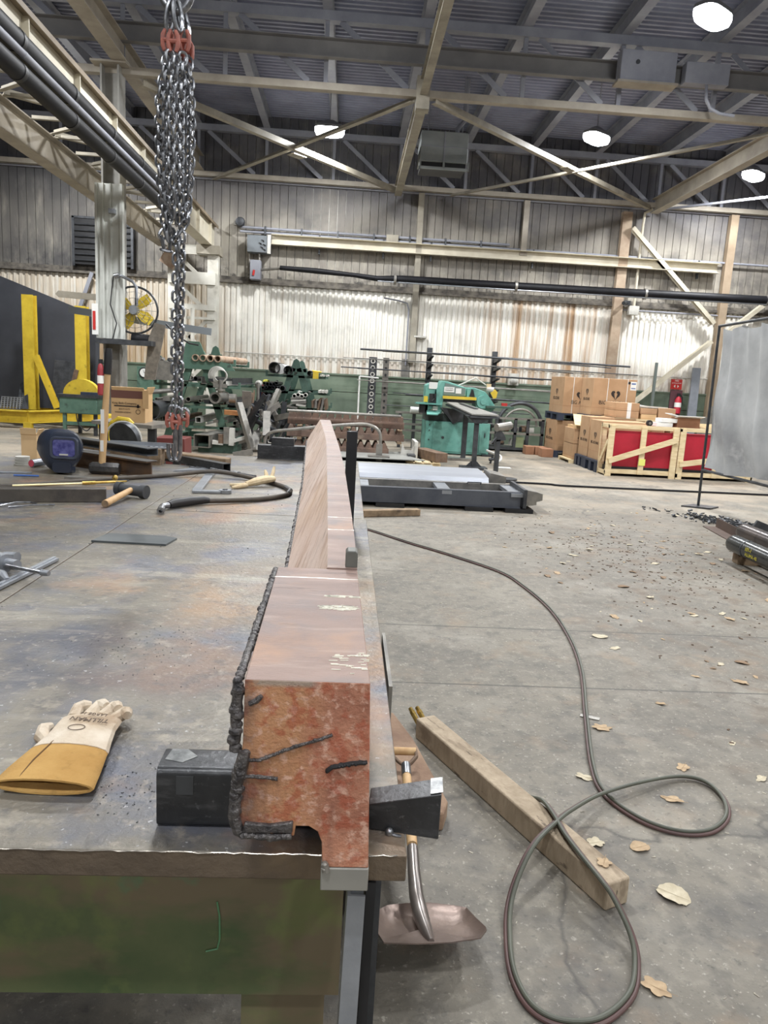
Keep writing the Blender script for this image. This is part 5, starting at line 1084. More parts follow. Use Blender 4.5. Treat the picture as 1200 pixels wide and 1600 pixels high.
for i in range(7):
    b.beam((-7.85+.07*i, 17.25, .40), (-7.88+.07*i, 17.4, .66), .012, .02); b.beam((-7.88, 17.25+.022*i, .40+.042*i), (-7.4, 17.25+.022*i, .40+.042*i), .012, .02)
obj('grating', b, light_steel, label='small piece of silver steel grating leaning on the yellow base', cat='grating', smooth=False)
# cabinet door and clock
obj('green_cabinet', MB().bx(-5.33, 19.15, .55, -4.78, 19.37, 1.50), green_paint, label='green wall cabinet below the clock face, left of the chain', cat='cabinet', bevel=.01)
t = thing('wall_clock', (-5.14, 19.14, 1.22), 'round white clock with a dark rim on the green cabinet', 'clock')
obj('rim', MB().lathe((-5.14, 19.12, 1.35), [(.01, -.01), (.13, -.01), (.14, 0), (.13, .03), (.02, .03)], 24, 'y'), black, t)
obj('face', MB().cyl((-5.14, 19.105, 1.35), (-5.14, 19.10, 1.35), .105, n=24), white, t)
obj('hand', MB().beam((-5.14, 19.095, 1.35), (-5.09, 19.095, 1.38), .004, .01).beam((-5.14, 19.095, 1.35), (-5.16, 19.095, 1.42), .004, .008), black, t, smooth=False)
# extinguisher + sign on column
t = thing('fire_extinguisher', (-4.25, 12.75, .9), 'red fire extinguisher with a white label on the grey column', 'fire extinguisher')
obj('cylinder', MB().lathe((-4.16, 12.8, 1.0), [(.04, 0), (.055, .02), (.055, .42), (.04, .50), (.02, .53)], 16), mat('dull_red', (140, 44, 50), None, rough=.5), t)
obj('label_band', MB().cyl((-4.16, 12.8, 1.2), (-4.16, 12.8, 1.33), .057, n=16), white, t)
obj('valve', MB().bx(-4.19, 12.78, 1.53, -4.13, 12.82, 1.60).tube([(-4.13, 12.8, 1.56), (-4.07, 12.78, 1.5), (-4.08, 12.76, 1.3)], .012, n=6), black, t)
t = thing('fire_sign', (-4.27, 12.85, 2.1), 'narrow red and white sign on the left side of the column', 'sign')
obj('board', MB().bx(-4.30, 12.82, 2.0, -4.20, 12.84, 2.5), white, t, smooth=False)
obj('red_field', MB().bx(-4.285, 12.812, 2.08, -4.24, 12.82, 2.38), red_s, t, smooth=False)
# steel bar arm
obj('jib_strap', MB().prism([(-5.0, 13.25, 2.60), (-5.05, 13.25, 2.65), (-5.0, 13.25, 2.71), (-4.1, 13.25, 2.68), (-4.1, 13.25, 2.58)], (0, .04, 0)), cream_dirty, label='cream flat steel arm reaching left from the column', cat='bracket', smooth=False)
obj('swing_jib', MB().beam((-4.9, 13.45, 2.42), (-2.45, 13.45, 2.18), .05, .12), mat('arm_grey', (120, 126, 130), None, rough=.5), label='grey horizontal arm running behind the fan', cat='bracket', smooth=False)
obj('wall_strut', MB().beam((-6.45, 19.3, 3.72), (-6.8, 19.3, 2.75), .05, .09), grey_steel, label='short dark strut on the cream wall left of the column', cat='brace', smooth=False)
obj('cable_coil', MB().tube([(-4.55+.13*math.cos(a), 14.2, 2.2+.2*math.sin(a)) for a in [2*math.pi*i/24 for i in range(24)]], .018, n=6, closed=True), black, label='loop of black cable hanging left of the column', cat='cable')
# chop saw
t = thing('chop_saw', (-5.6, 16, 0), 'green abrasive cut-off saw on a stand with a big yellow wheel guard', 'saw')
for x, y in ((-5.95, 15.85), (-5.35, 15.95), (-5.85, 16.45), (-5.25, 16.5)): obj('leg', MB().bx(x, y, 0, x+.07, y+.06, .5), green_paint if y < 16 and x < -5.5 else dark_steel, t, smooth=False)
obj('shelf_bar', MB().bx(-5.95, 15.86, .22, -5.28, 15.9, .29), green_paint, t, smooth=False)
obj('tank', MB().bx(-6.0, 15.8, .46, -5.22, 16.5, .82), green_paint, t, bevel=.02)
obj('rim', MB().bx(-6.04, 15.76, .80, -5.18, 16.54, .86), dark_steel, t, smooth=False)
pr = [(-5.98, 15.95, .85)] + [(-5.60-.37*math.cos(math.radians(a)), 15.95, .85+.33*math.sin(math.radians(a))) for a in range(0, 181, 12)] + [(-5.22, 15.95, .85)]
obj('wheel_guard', MB().prism(pr[1:-1], (0, .16, 0)), yellow, t)
obj('vise', MB().bx(-5.55, 15.78, .84, -5.2, 15.92, .92), blue_p, t, smooth=False)
obj('cord', MB().tube(smooth_path([(-5.65, 15.8, .46), (-5.6, 15.78, .25), (-5.45, 15.78, .12), (-5.35, 15.8, .2)]), .012, n=6), black, t)
# work table with cartons, left middle
t = thing('steel_table', (-2.64, 10.7, 0), 'low dark steel table standing behind the big table under a carton', 'table')
obj('top', MB().prism([(-3.55, 10.5, .70), (-2.62, 10.1, .70), (-2.42, 10.9, .70), (-3.4, 11.3, .70)], (0, 0, .05)), mid_steel, t, smooth=False)
for x, y in ((-3.45, 10.5), (-2.7, 10.2), (-2.5, 10.8), (-3.3, 11.15)): obj('leg', MB().bx(x, y, 0, x+.10, y+.10, .70), black, t, smooth=False)
t = thing('carton', (-2.95, 10.7, .75), 'open tan carton with printed bolts standing on the dark steel table', 'box')
cbm = mat('bolt_carton', (196, 162, 118), (184, 150, 106), 3, .85)
obj('carton', MB().bx(-3.26, 10.45, .75, -2.80, 10.85, 1.20), cbm, t, smooth=False)
obj('brown_band', MB().bx(-3.262, 10.446, 1.08, -2.83, 10.45, 1.2), mat('band_brown', (100, 66, 56), None, rough=.8), t, smooth=False)
obj('flap', MB().box((-3.03, 10.44, 1.21), (.44, .01, .05), (25, 0, 0)).box((-2.78, 10.65, 1.20), (.01, .38, .09), (0, 20, 0)).bx(-2.82, 10.40, .95, -2.74, 10.41, 1.2), cbm, t, smooth=False)
text('lettering', 'King Bolt Company', .042, (-3.08, 10.444, 1.01), (90, 0, 0), ink, t)
obj('printed_bolt', MB().bx(-3.22, 10.443, .965, -2.86, 10.446, .98).bx(-2.91, 10.443, .95, -2.88, 10.446, 1.0), ink, t, smooth=False)
text('lettering', 'BOLTS NUTS', .026, (-3.08, 10.444, .93), (90, 0, 0), ink, t)
text('lettering', 'WASHERS SCREWS', .026, (-3.10, 10.444, .885), (90, 0, 0), ink, t)
obj('printed_ring', MB().tube([(-2.895+.03*math.cos(a), 10.445, .90+.03*math.sin(a)) for a in [2*math.pi*i/20 for i in range(20)]], .003, n=4, closed=True), ink, t)
obj('carton_label', MB().bx(-2.799, 10.5, .98, -2.797, 10.6, 1.08), white, t, smooth=False)
t = thing('angle_grinder', (-2.4, 7.8, 0), 'yellow and black cut-off grinder with a big dark disc', 'power tool')
obj('disc', MB().cyl((-2.24, 7.55, .80), (-2.22, 7.60, .815), .17, n=32), dark_steel, t)
obj('guard', MB().tube([(-2.24+.175*math.cos(a), 7.55, .80+.175*math.sin(a)) for a in [math.radians(x) for x in range(0, 181, 12)]], .012, n=6), offwhite, t)
obj('body', MB().box((-2.36, 7.7, .92), (.10, .2, .10), (0, 30, 0)), yellow, t, bevel=.02)
obj('handle', MB().tube([(-2.36, 7.6, .95), (-2.30, 7.6, 1.0), (-2.20, 7.6, .99), (-2.16, 7.6, .95)], .025, n=8), yellow, t)
obj('tool_bench', MB().bx(-2.75, 7.45, 0, -1.95, 8.1, .60).bx(-2.7, 7.5, .6, -2.0, 8.05, .66), black, label='low black bench hidden behind the big table under the grinder', cat='bench', smooth=False)
obj('yellow_bin', MB().bx(-3.95, 12.2, 0, -3.5, 12.5, .72), yellow, label='yellow bin behind the carton table', cat='bin', bevel=.01)
obj('red_toolbox', MB().bx(-2.95, 11.6, 0, -2.5, 12.1, .45).bx(-2.95, 11.58, .22, -2.5, 11.6, .24), mat('maroon', (110, 54, 50), None, rough=.5), label='maroon toolbox on the floor below the carton table', cat='toolbox', bevel=.008)
# ================================================================== A-FRAME PIPE RACKS
def arack(cx, yf, depth, zt, levels, spread, label, m):
    t = thing('pipe_rack', (cx, yf+depth/2, 0), label, 'rack', 'green A-frame racks')
    for y in (yf, yf+depth):
        obj('cap', MB().prism([(cx-.13, y, zt-.28), (cx-.06, y, zt-.04), (cx, y, zt), (cx+.06, y, zt-.04), (cx+.13, y, zt-.28)], (0, .08, 0)), m, t, smooth=False)
        for s in (-1, 1): obj('leg', MB().beam((cx+s*.07, y+.04, zt-.2), (cx+s*spread, y+.04, .05), .08, .13), m, t, smooth=False)
        for (z, hw) in levels:
            obj('arm', MB().bx(cx-hw, y, z-.05, cx+hw, y+.08, z).bx(cx-hw, y, z, cx-hw+.04, y+.08, z+.08).bx(cx+hw-.04, y, z, cx+hw, y+.08, z+.08), m, t, smooth=False)
        obj('foot', MB().bx(cx-spread-.15, y-.02, 0, cx+spread+.15, y+.10, .12), m, t, smooth=False)
    for s in (-1, 1): obj('base_rail', MB().bx(cx+s*spread-.06, yf, .02, cx+s*spread+.06, yf+depth, .12), m, t, smooth=False)
    return t
arack(-1.16, 16.5, 1.9, 1.86, ((1.50, .66), (1.15, .76), (.80, .78), (.45, .8)), .55, 'green A-frame rack holding black and white pipes, left of the copper bar end', dkgreen)
arack(-3.0, 15.0, 2.0, 2.05, ((1.66, .75), (1.22, .85), (.80, .9), (.4, .95)), .62, 'green A-frame rack crowded with tubes and bars, right behind the hanging chain', green_paint)
obj('top_gusset_plate', MB().prism([(-3.55, 14.94, 1.52), (-2.25, 14.94, 1.52), (-2.35, 14.94, 1.66), (-2.8, 14.94, 1.72), (-2.95, 14.94, 2.05), (-3.2, 14.94, 2.05), (-3.3, 14.94, 1.72)], (0, .05, 0)), green_paint, label='green top gusset plate of the crowded rack behind the chain', cat='plate', smooth=False)
def rpipe(x, y, z, r, L, m, lab, tilt=0, grp='pipes on the green racks', mi=None):
    return obj('steel_pipe', MB().pipe((x, y, z), (x+tilt, y+L, z), r, r*.86, 18), m, label=lab, cat='pipe', group=grp)
rpipe(-1.62, 16.35, 1.64, .125, 1.8, black, 'largest black pipe on the top arm of the pipe rack')
obj('white_pipe', MB().cyl((-1.50, 16.5, 1.62), (-1.50, 18, 1.62), .11, n=20), white, label='white pipe between the two black pipes on the top arm', cat='pipe')
rpipe(-1.32, 16.35, 1.60, .10, 1.8, black, 'second black pipe on the top arm of the pipe rack')
rpipe(-.85, 16.35, 1.56, .06, 1.8, black, 'small black pipe on the right side of the top arm')
obj('yellow_clamp', MB().bx(-.78, 16.35, 1.45, -.66, 16.45, 1.6).cyl((-.80, 16.4, 1.62), (-.60, 16.4, 1.60), .02), yellow, label='small yellow clamp on the top right arm of the pipe rack', cat='clamp', smooth=False)
for i in range(3): obj('white_tube', MB().cyl((-.60+.06*i, 16.4, 1.53), (-.60+.06*i, 18, 1.53), .025, n=10), offwhite, label='slim white tube on the right end of the top arm', cat='pipe', group='slim white tubes on the top arm')
rnd = random.Random(31)
for i in range(10):
    x = -1.85+.07*(i % 6)+.02*(i//6); z = 1.20+.075*(i//6)+rnd.uniform(0, .02)
    rpipe(x, 16.3+rnd.uniform(0, .2), z, rnd.uniform(.028, .045), 1.7, dark_steel, 'small dark tube in the bundle on the left middle arm of the pipe rack', grp='tube bundle on the middle arm')
rpipe(-1.55, 16.2, 1.32, .04, 1.7, dark_steel, 'dark tube tilted over the bundle on the left middle arm', -.15)
rpipe(-1.42, 16.2, 1.21, .06, 1.7, dark_steel, 'thicker dark tube right of the bundle on the left middle arm')
for i in range(4): obj('pale_tube', MB().pipe((-1.16+.08*i, 16.2, 1.06+.03*(i % 2)), (-1.16+.08*i, 17.9, 1.1), .045, .034, 12), offwhite, label='pale tube resting between the legs of the pipe rack', cat='pipe', group='pale tubes between the rack legs')
for i, (x, z, r) in enumerate(((-1.78, .86, 35), (-1.64, .90, -40), (-1.52, .88, 40), (-1.7, 1.0, 10), (-1.45, .84, 50))):
    a = math.radians(r); u = (math.sin(a), 0, math.cos(a))
    obj('steel_angle', MB().angle((x, 16.2, z+.04), (x, 17.9, z+.04), .16, .14, .014, up=u), mid_steel, label='grey steel angle on the lower left arm of the pipe rack', cat='steel section', group='angles on the lower rack arm', smooth=False)
for i in range(5): obj('flat_bar', MB().box((-1.16+rnd.uniform(-.15, .15), 17, .82+.05*i), (rnd.uniform(.2, .35), 1.6, .04), (0, rnd.uniform(-8, 8), 0)), offwhite if i % 2 else mid_steel, label='flat bar stacked between the legs of the pipe rack', cat='steel bar', group='flat bars between the rack legs', smooth=False)
for i in range(5): obj('flat_bar', MB().box((-.76+.07*i, 16.9, .90), (.05, 1.2, rnd.uniform(.1, .26)), (0, rnd.uniform(-15, 10), 0)), (rust_steel, mid_steel)[i % 2], label='upright flat bar on the lower right arm of the pipe rack', cat='steel bar', group='flat bars on the lower right arm', smooth=False)
for i in range(3): obj('white_bar', MB().box((-.62+.07*i, 16.9, 1.18), (.06, 1.3, .05), (0, 8*i, 0)), offwhite, label='pale bar on the right middle arm of the pipe rack', cat='steel bar', group='pale bars on the right middle arm', smooth=False)
# crowded rack contents
for i in range(4): obj('cardboard_tube', MB().pipe((-3.04+.145*i+.02, 14.88, 1.74), (-2.75+.145*i, 16.8, 1.74), .068, .052, 18), mat('tube_card%d' % i, (190, 172, 152), (160, 130, 106), 5, .8), label='brown tube lying on the top arm of the crowded rack', cat='pipe', group='four brown tubes on the top arm')
for m_ in bpy.data.materials:
    if m_.name.startswith('tube_card'): m_.name = 'brown_tube'
t = thing('cable_coil', (-2.62, 14.85, 1.2), 'round coil of pale cable hanging on the crowded rack', 'cable')
for k in range(5): obj('loop', MB().tube([(-2.58+.02*k+(.17-.012*k)*math.cos(a), 14.86-.02*k, 1.42+(.17-.014*k)*math.sin(a)) for a in [2*math.pi*i/26 for i in range(26)]], .013, n=6, closed=True), offwhite, t)
t = thing('scrap_basket', (-3.65, 14.7, 1.1), 'grey sheet bucket heaped with dark offcuts at the left of the crowded rack', 'basket')
obj('bucket', MB().prism([(-3.72, 14.6, 1.28), (-3.4, 14.6, 1.28), (-3.30, 14.6, 1.62), (-3.88, 14.6, 1.68)], (0, .4, 0)), mid_steel, t, smooth=False)
for i in range(14): obj('offcut', MB().box((-3.6+rnd.uniform(-.22, .22), 14.6+rnd.uniform(-.05, .3), 1.60+rnd.uniform(0, .1)), (rnd.uniform(.05, .16), .06, .05), (rnd.uniform(-40, 40), rnd.uniform(-60, 60), rnd.uniform(0, 90))), (dark_steel, mid_steel, offwhite)[i % 3], t, smooth=False)
rnd = random.Random(77)
for lvl, (z, n_) in enumerate(((1.24, 11), (.84, 12), (.44, 10))):
    for i in range(n_):
        x = -3.8+1.55*i/(n_-1)+rnd.uniform(-.03, .03); m_ = rnd.choice((dark_steel, mid_steel, mid_steel, dark_steel, offwhite, rust_steel)); ty = rnd.choice('pbra'); y = 14.75+rnd.uniform(0, .25); h = rnd.uniform(.03, .09); tx = rnd.uniform(-.3, .3)
        b = MB(); zz = z+h/2+rnd.uniform(0, .07)
        if ty == 'p': b.pipe((x, y, zz), (x+tx, y+1.9, zz), h*.6, h*.48, 12)
        elif ty == 'b': b.beam((x, y, zz), (x+tx, y+1.9, zz), h*1.5, h)
        elif ty == 'r': b.rhs((x, y, zz), (x+tx, y+1.9, zz), h*1.4, h*1.4, .008)
        else: b.angle((x, y, zz), (x+tx, y+1.9, zz), h*1.5, h*1.5, .01, side=rnd.choice((-1, 1)))
        nm, kd = {'p': ('steel_pipe', 'round'), 'b': ('steel_bar', 'flat'), 'r': ('square_tube', 'square'), 'a': ('steel_angle', 'angled')}[ty]
        obj(nm, b, m_, label='%s steel length on the %s arm of the crowded rack behind the chain' % (kd, ('upper', 'middle', 'lower')[lvl]), cat='steel section', group='%s steel lengths on the %s arm of the crowded rack' % (kd, ('upper', 'middle', 'lower')[lvl]), smooth=ty == 'p')
t = thing('large_pipe', (-3.9, 14.6, .6), 'large dark pipe end at the left of the crowded rack above the table', 'pipe')
obj('pipe', MB().pipe((-3.62, 13.9, .72), (-3.7, 15.5, .72), .17, .155, 24), dark_steel, t)
obj('round_bar', MB().cyl((-3.95, 14.2, 1.02), (-3.35, 14.8, 1.10), .045, n=14), mid_steel, label='grey round bar poking out left of the crowded rack', cat='steel bar')
obj('flanged_pipe', MB().pipe((-2.52, 14.3, 1.0), (-2.48, 15.2, 1.0), .11, .075, 20).cyl((-2.28, 14.5, 1.0), (-2.15, 14.5, 1.0), .09, n=18), mid_steel, label='grey flanged pipe end on the right of the crowded rack', cat='pipe')
obj('valve_body', MB().cyl((-2.42, 14.3, 1.1), (-2.42, 14.3, 1.34), .05, n=12).cyl((-2.42, 14.3, 1.14), (-2.42, 14.3, 1.18), .085, n=14).bx(-2.55, 14.26, 1.2, -2.3, 14.34, 1.27), mid_steel, label='grey valve body standing on the crowded rack under the cable coil', cat='valve')
obj('square_tube', MB().rhs((-2.66, 13.75, .22), (-2.45, 15.0, .22), .30, .24, .014), mid_steel, label='large grey square tube with a dark opening on the floor below the crowded rack', cat='steel section', smooth=False)
obj('rusty_plate', MB().box((-2.16, 14.3, .74), (.36, .3, .08), (0, 2, 10)), mat('orange_rust', (172, 118, 70), (150, 100, 60), 8, .8), label='orange rusty plate lying right of the crowded rack', cat='steel plate')
obj('brown_board', MB().box((-2.0, 14.9, .98), (.18, .03, .34), (10, 0, 0)), mid_steel, label='square grey brown sheet standing right of the crowded rack', cat='steel plate', smooth=False)
t = thing('scrap_skid', (-2.3, 14.0, 0), 'green steel skid on the floor holding short offcuts', 'skid')
obj('skid', MB().bx(-2.75, 13.9, 0, -2.02, 14.4, .16).bx(-2.06, 13.9, .16, -2.0, 14.4, .30), dkgreen, t, smooth=False)
for i, (x, y, z, d, r, m_) in enumerate(((-2.22, 13.85, .34, (.10, .14, .30), (0, 0, 5), mid_steel), (-2.12, 13.85, .32, (.09, .12, .32), (0, 2, 0), offwhite), (-2.32, 13.9, .27, (.12, .2, .16), (0, 0, 12), rust_steel), (-2.38, 13.85, .20, (.2, .12, .07), (0, 4, 10), offwhite), (-1.98, 13.9, .28, (.30, .10, .06), (0, -18, 8), offwhite), (-2.0, 13.95, .21, (.34, .1, .06), (0, -22, -4), mid_steel))):
    obj('steel_offcut', MB().box((x, y, z), d, r), m_, label='short block of %s steel on the green skid' % ('pale' if m_ is offwhite else 'brown' if m_ is rust_steel else 'grey'), cat='offcut', group='%s offcuts on the green skid' % ('pale' if m_ is offwhite else 'brown' if m_ is rust_steel else 'grey'), smooth=False)
obj('steel_angle', MB().box((-1.86, 13.5, .06), (.36, .06, .10), (0, -12, 8)), mid_steel, label='grey flat strip lying on the floor in front of the green skid', cat='steel section', smooth=False)
# scrap heap between racks
for i in range(46):
    x = rnd.uniform(-2.2, -1.25); y = rnd.uniform(14.3, 15.6); z = rnd.uniform(.05, .95)*(1-.35*abs(x+1.8)); L = rnd.uniform(.2, .75); ty = rnd.choice('pbra')
    d = V((rnd.uniform(-.6, .6), rnd.uniform(-.5, .5), rnd.uniform(.1, 1))).normalized()*L; a = V((x, y, max(.02, z-.1))); h = rnd.uniform(.03, .09); b = MB()
    if ty == 'p': b.pipe(a, a+d, h*.6, h*.45, 12)
    elif ty == 'b': b.beam(a, a+d, h*1.6, h*.6)
    elif ty == 'r': b.rhs(a, a+d, h*1.5, h*1.5, .008)
    else: b.angle(a, a+d, h*1.6, h*1.6, .01)
    nm, kd = {'p': ('scrap_pipe', 'round pipe'), 'b': ('scrap_bar', 'flat bar'), 'r': ('scrap_tube', 'square tube'), 'a': ('scrap_angle', 'angle')}[ty]
    obj(nm, b, rnd.choice((dark_steel, dark_steel, mid_steel, mid_steel, rust_steel)), label='%s offcut standing in the scrap heap between the two green racks' % kd, cat='offcut', group='%s offcuts in the scrap heap' % kd, smooth=ty == 'p')
obj('leaning_beam', MB().channel((-2.02, 13.95, .95), (-1.72, 13.75, .10), .14, .07, .01), mid_steel, label='tall grey channel leaning on the scrap heap', cat='steel section', smooth=False)
obj('square_tube', MB().rhs((-1.50, 14.0, .78), (-1.46, 13.6, .36), .13, .13, .012), mid_steel, label='grey square tube hanging down from the scrap heap, open end facing the shop', cat='steel section', smooth=False)
t = thing('coat', (-1.85, 16.9, 1.0), 'dark blue coats and a yellow cap hanging behind the scrap heap', 'clothes')
obj('coat', MB().loft([[(-1.9+.14*k*math.cos(a), 17+.08*math.sin(a), z) for a in [2*math.pi*i/12 for i in range(12)]] for z, k in ((.6, 1.3), (.9, 1.25), (1.2, 1.0), (1.3, .5))]), mat('coat_blue', (60, 58, 82), (48, 48, 66), 6, .9), t)
obj('red_sleeve', MB().tube([(-1.93, 16.85, 1.25), (-1.88, 16.82, 1.1), (-1.92, 16.82, .85)], .05, n=8), mat('sleeve', (134, 80, 82), None, rough=.9), t)
obj('bag', MB().ball((-2.0, 16.85, 1.26), .09), offwhite, t)
obj('cap', MB().ball((-1.84, 16.85, 1.33), .08, (1, 1, .6)), mat('cap_yellow', (206, 204, 84), None, rough=.8), t)
obj('locker', MB().bx(-1.78, 16.8, .55, -1.68, 17.2, 1.30), blue_p, label='narrow dark blue locker beside the hanging coats', cat='locker', smooth=False)
# ================================================================== TOOTHED BARS
tm = mat('toothed_brown', (122, 98, 84), (96, 80, 72), 7, .7, .1, .4, layers=[dict(c=(150, 136, 120), scale=5, lo=.58, hi=.7, amt=.6)])
def toothed(y, z, x0, x1, tri, lab):
    t = thing('toothed_bar', ((x0+x1)/2, y, z), lab, 'steel bar', 'stacked toothed bars')
    obj('beam', MB().bx(x0, y-.08, z, x1, y+.08, z+.12), tm, t, bevel=.006)
    n_ = int((x1-x0)/.145); b = MB()
    for i in range(n_):
        x = x0+.145*i+.01
        b.prism([(x, y-.07, z+.12), (x+.125, y-.07, z+.12), (x+(.085 if tri else .115), y-.07, z+.22), (x+(.04 if tri else .02), y-.07, z+.22)], (0, .14, 0))
    obj('teeth', b, tm, t, smooth=False)
    return t
for j, (y, z, tri) in enumerate(((13.7, .14, 1), (13.8, .40, 1), (13.95, .62, 0), (14.2, .14, 1), (14.25, .40, 1), (14.35, .62, 0))):
    toothed(y, z, -1.10 if z > .2 else -.95, 1.08 if z > .2 else .8, tri, ('rusty toothed bar, %s of the %s stack left of the teal machine' % (('bottom', 'middle', 'top')[j % 3], ('front', 'rear')[j//3])))
obj('skid_beam', MB().ibeam((-1.3, 13.75, .07), (1.45, 13.75, .07), .14, .14, .012), dark_steel, label='dark steel beam on the floor under the front toothed bars', cat='steel section', smooth=False)
obj('skid_beam', MB().ibeam((-1.3, 14.3, .07), (1.45, 14.3, .07), .14, .14, .012), dark_steel, label='dark steel beam on the floor under the rear toothed bars', cat='steel section', smooth=False)
for x in (-.9, 0, .95): obj('spacer', MB().bx(x, 13.6, .36, x+.08, 14.4, .40).bx(x, 13.6, .60, x+.08, 14.4, .62), oldwood, smooth=False, label='thin timber spacer between the layers of toothed bars', cat='timber', group='spacers between the toothed bars')
obj('bent_pipe', MB().tube(smooth_path([(-1.42, 13.0, .25), (-1.40, 13.0, .42), (-1.28, 13.0, .52), (-1.0, 13.0, .57), (-.4, 13.0, .66), (.2, 13.0, .73), (.42, 13.0, .72), (.56, 13.0, .64), (.61, 13.0, .5), (.60, 13.0, .22)], 6), .028, n=10), mid_steel, label='long bent grey pipe arching in front of the toothed bars', cat='pipe')
t = thing('steel_post', (.60, 13.0, 0), 'short grey post with a foot plate holding the end of the bent pipe', 'post')
obj('post', MB().bx(.54, 12.96, .02, .65, 13.04, .40), mid_steel, t, smooth=False)
obj('foot', MB().bx(.40, 12.85, .18, .78, 13.1, .20), mid_steel, t, smooth=False)
obj('straight_pipe', MB().cyl((-1.10, 13.75, .868), (1.0, 13.75, .868), .026, n=10), mid_steel, label='long straight grey pipe resting over the toothed bars', cat='pipe')
obj('notched_stand', MB().bx(1.28, 13.6, 0, 1.34, 14.3, .42).prism([(1.02, 13.62, .16), (1.3, 13.62, .16), (1.3, 13.62, .4), (1.22, 13.62, .26), (1.10, 13.62, .26), (1.05, 13.62, .38)], (0, .03, 0)), offwhite, label='pale notched end frame at the right of the toothed bars', cat='frame', smooth=False)
# ================================================================== CANTILEVER RACK AND BARS
t = thing('cantilever_rack', (2.8, 18.6, 0), 'black cantilever rack standing along the far wall with long thin bars', 'rack')
for x in (1.98, 3.62):
    obj('upright', MB().bx(x-.06, 18.6, 0, x+.06, 18.75, 2.35), dark_steel, t, smooth=False)
    obj('foot', MB().bx(x-.07, 17.9, 0, x+.07, 18.8, .12), dark_steel, t, smooth=False)
    for z in (.55, .85, 1.15, 1.42, 1.70, 1.95, 2.15): obj('arm', MB().prism([(x-.04, 18.6, z-.1), (x-.04, 18.6, z), (x-.04, 18.0, z), (x-.04, 18.0, z-.03)], (.08, 0, 0)), black, t, smooth=False)
rnd = random.Random(41)
for z, segs in ((2.17, ((.3, 6.4), (.5, 5.4), (.25, 7.0), (.8, 6.0))), (1.97, ((-.15, 6.0), (.1, 4.6), (1.0, 7.2), (.9, 5.6))), (1.72, ((-.2, 5.6), (.2, 5.0), (1.9, 3.6), (.1, 6.2), (.6, 4.9))), (1.44, ((.2, 5.9), (1.2, 5.8), (.8, 4.4), (.4, 6.6))), (1.17, ((1.4, 5.6), (1.5, 4.4), (1.1, 3.2))), (.87, ((.9, 4.5), (1.4, 3.9), (1.6, 4.0))), (.57, ((.7, 3.6), (.6, 5.2)))):
    for k, (a, b_) in enumerate(segs):
        y = 18.1+.14*k; r = rnd.uniform(.008, .024) if k < 3 else .008; z2 = z+r+rnd.uniform(0, .012)
        m_ = rnd.choice((dark_steel, dark_steel, mid_steel)); P = [(a, y, z2+rnd.uniform(-.01, .02)), ((a+b_)/2, y, z2), (b_, y+rnd.uniform(-.05, .05), z2-rnd.uniform(0, .10 if b_ > 5.5 else .03))]
        obj('long_bar', MB().tube(smooth_path(P, 5), r, n=8), m_, label='long thin %s bar lying on the cantilever rack by the far wall' % ('black' if m_ is dark_steel else 'grey'), cat='steel bar', group='long thin %s bars on the cantilever rack' % ('black' if m_ is dark_steel else 'grey'))
def perf(x, z1, w_, hr, lab, n_, ringc):
    t = thing('perforated_column', (x, 18.8, 0), lab, 'steel section')
    obj('column', MB().bx(x-w_/2, 18.8, .05, x+w_/2, 18.86, z1), dark_steel if ringc else mat('perf_brown', (104, 100, 94), None, rough=.6), t, smooth=False)
    for i in range(n_):
        z = z1-.10-.162*i
        if ringc: obj('washer', MB().pipe((x, 18.785, z), (x, 18.80, z), hr*1.7, hr, 12), offwhite, t)
        obj('hole', MB().cyl((x, 18.79, z), (x, 18.8, z), hr, n=12), black, t)
perf(.59, 2.05, .20, .035, 'tall dark drilled column with pale rings round its holes', 11, True)
perf(.92, 2.05, .15, .03, 'tall brown drilled column beside the ringed one', 10, False)
obj('flat_plate', MB().bx(1.35, 19.40, 1.6, 1.55, 19.43, 2.06), mid_steel, label='small grey plate hanging on the wall right of the drilled columns', cat='steel plate', smooth=False)
obj('white_pipe', MB().cyl((.27, 18.7, .0), (.27, 18.7, 1.56), .022, n=8).cyl((.27, 18.7, 1.56), (.75, 18.7, 1.54), .018, n=8), white, label='thin white vertical pipe in front of the green wall', cat='pipe')
obj('wall_light', MB().bx(4.15, 19.2, 1.55, 4.4, 19.4, 1.85).ball((4.27, 19.15, 1.66), .10), offwhite, label='pale round wall light behind the long bars', cat='lamp')
# ================================================================== TEAL IRONWORKER
t = thing('ironworker_machine', (2.4, 16.3, 0), 'teal metal shearing machine with a yellow guard and grey feed table', 'machine')
obj('cabinet', MB().bx(1.70, 15.85, .02, 3.10, 16.75, .70), teal, t, bevel=.01)
obj('door', MB().bx(1.86, 15.835, .06, 2.85, 15.85, .66), teal, t, bevel=.004)
obj('side_panel', MB().bx(2.88, 15.835, .06, 3.06, 15.85, .64), teal, t, bevel=.004)
obj('latch', MB().cyl((2.08, 15.83, .36), (2.08, 15.82, .36), .03).bx(2.98, 15.82, .40, 3.0, 15.835, .50), dark_steel, t, smooth=False)
obj('bolt_row', MB().cyl((1.78, 15.84, .10), (1.78, 15.835, .10), .015).cyl((1.78, 15.84, .3), (1.78, 15.835, .3), .015).cyl((1.78, 15.84, .5), (1.78, 15.835, .5), .015).cyl((1.78, 15.84, .62), (1.78, 15.835, .62), .015), dark_steel, t)
obj('base_skid', MB().bx(1.60, 15.75, 0, 1.85, 16.8, .04).bx(2.95, 15.75, 0, 3.2, 16.8, .04), dark_steel, t, smooth=False)
obj('upper_deck', MB().bx(1.70, 15.95, .70, 3.06, 16.7, .86), mat('deck_dark', (70, 84, 80), (52, 60, 58), 5, .5), t, smooth=False)
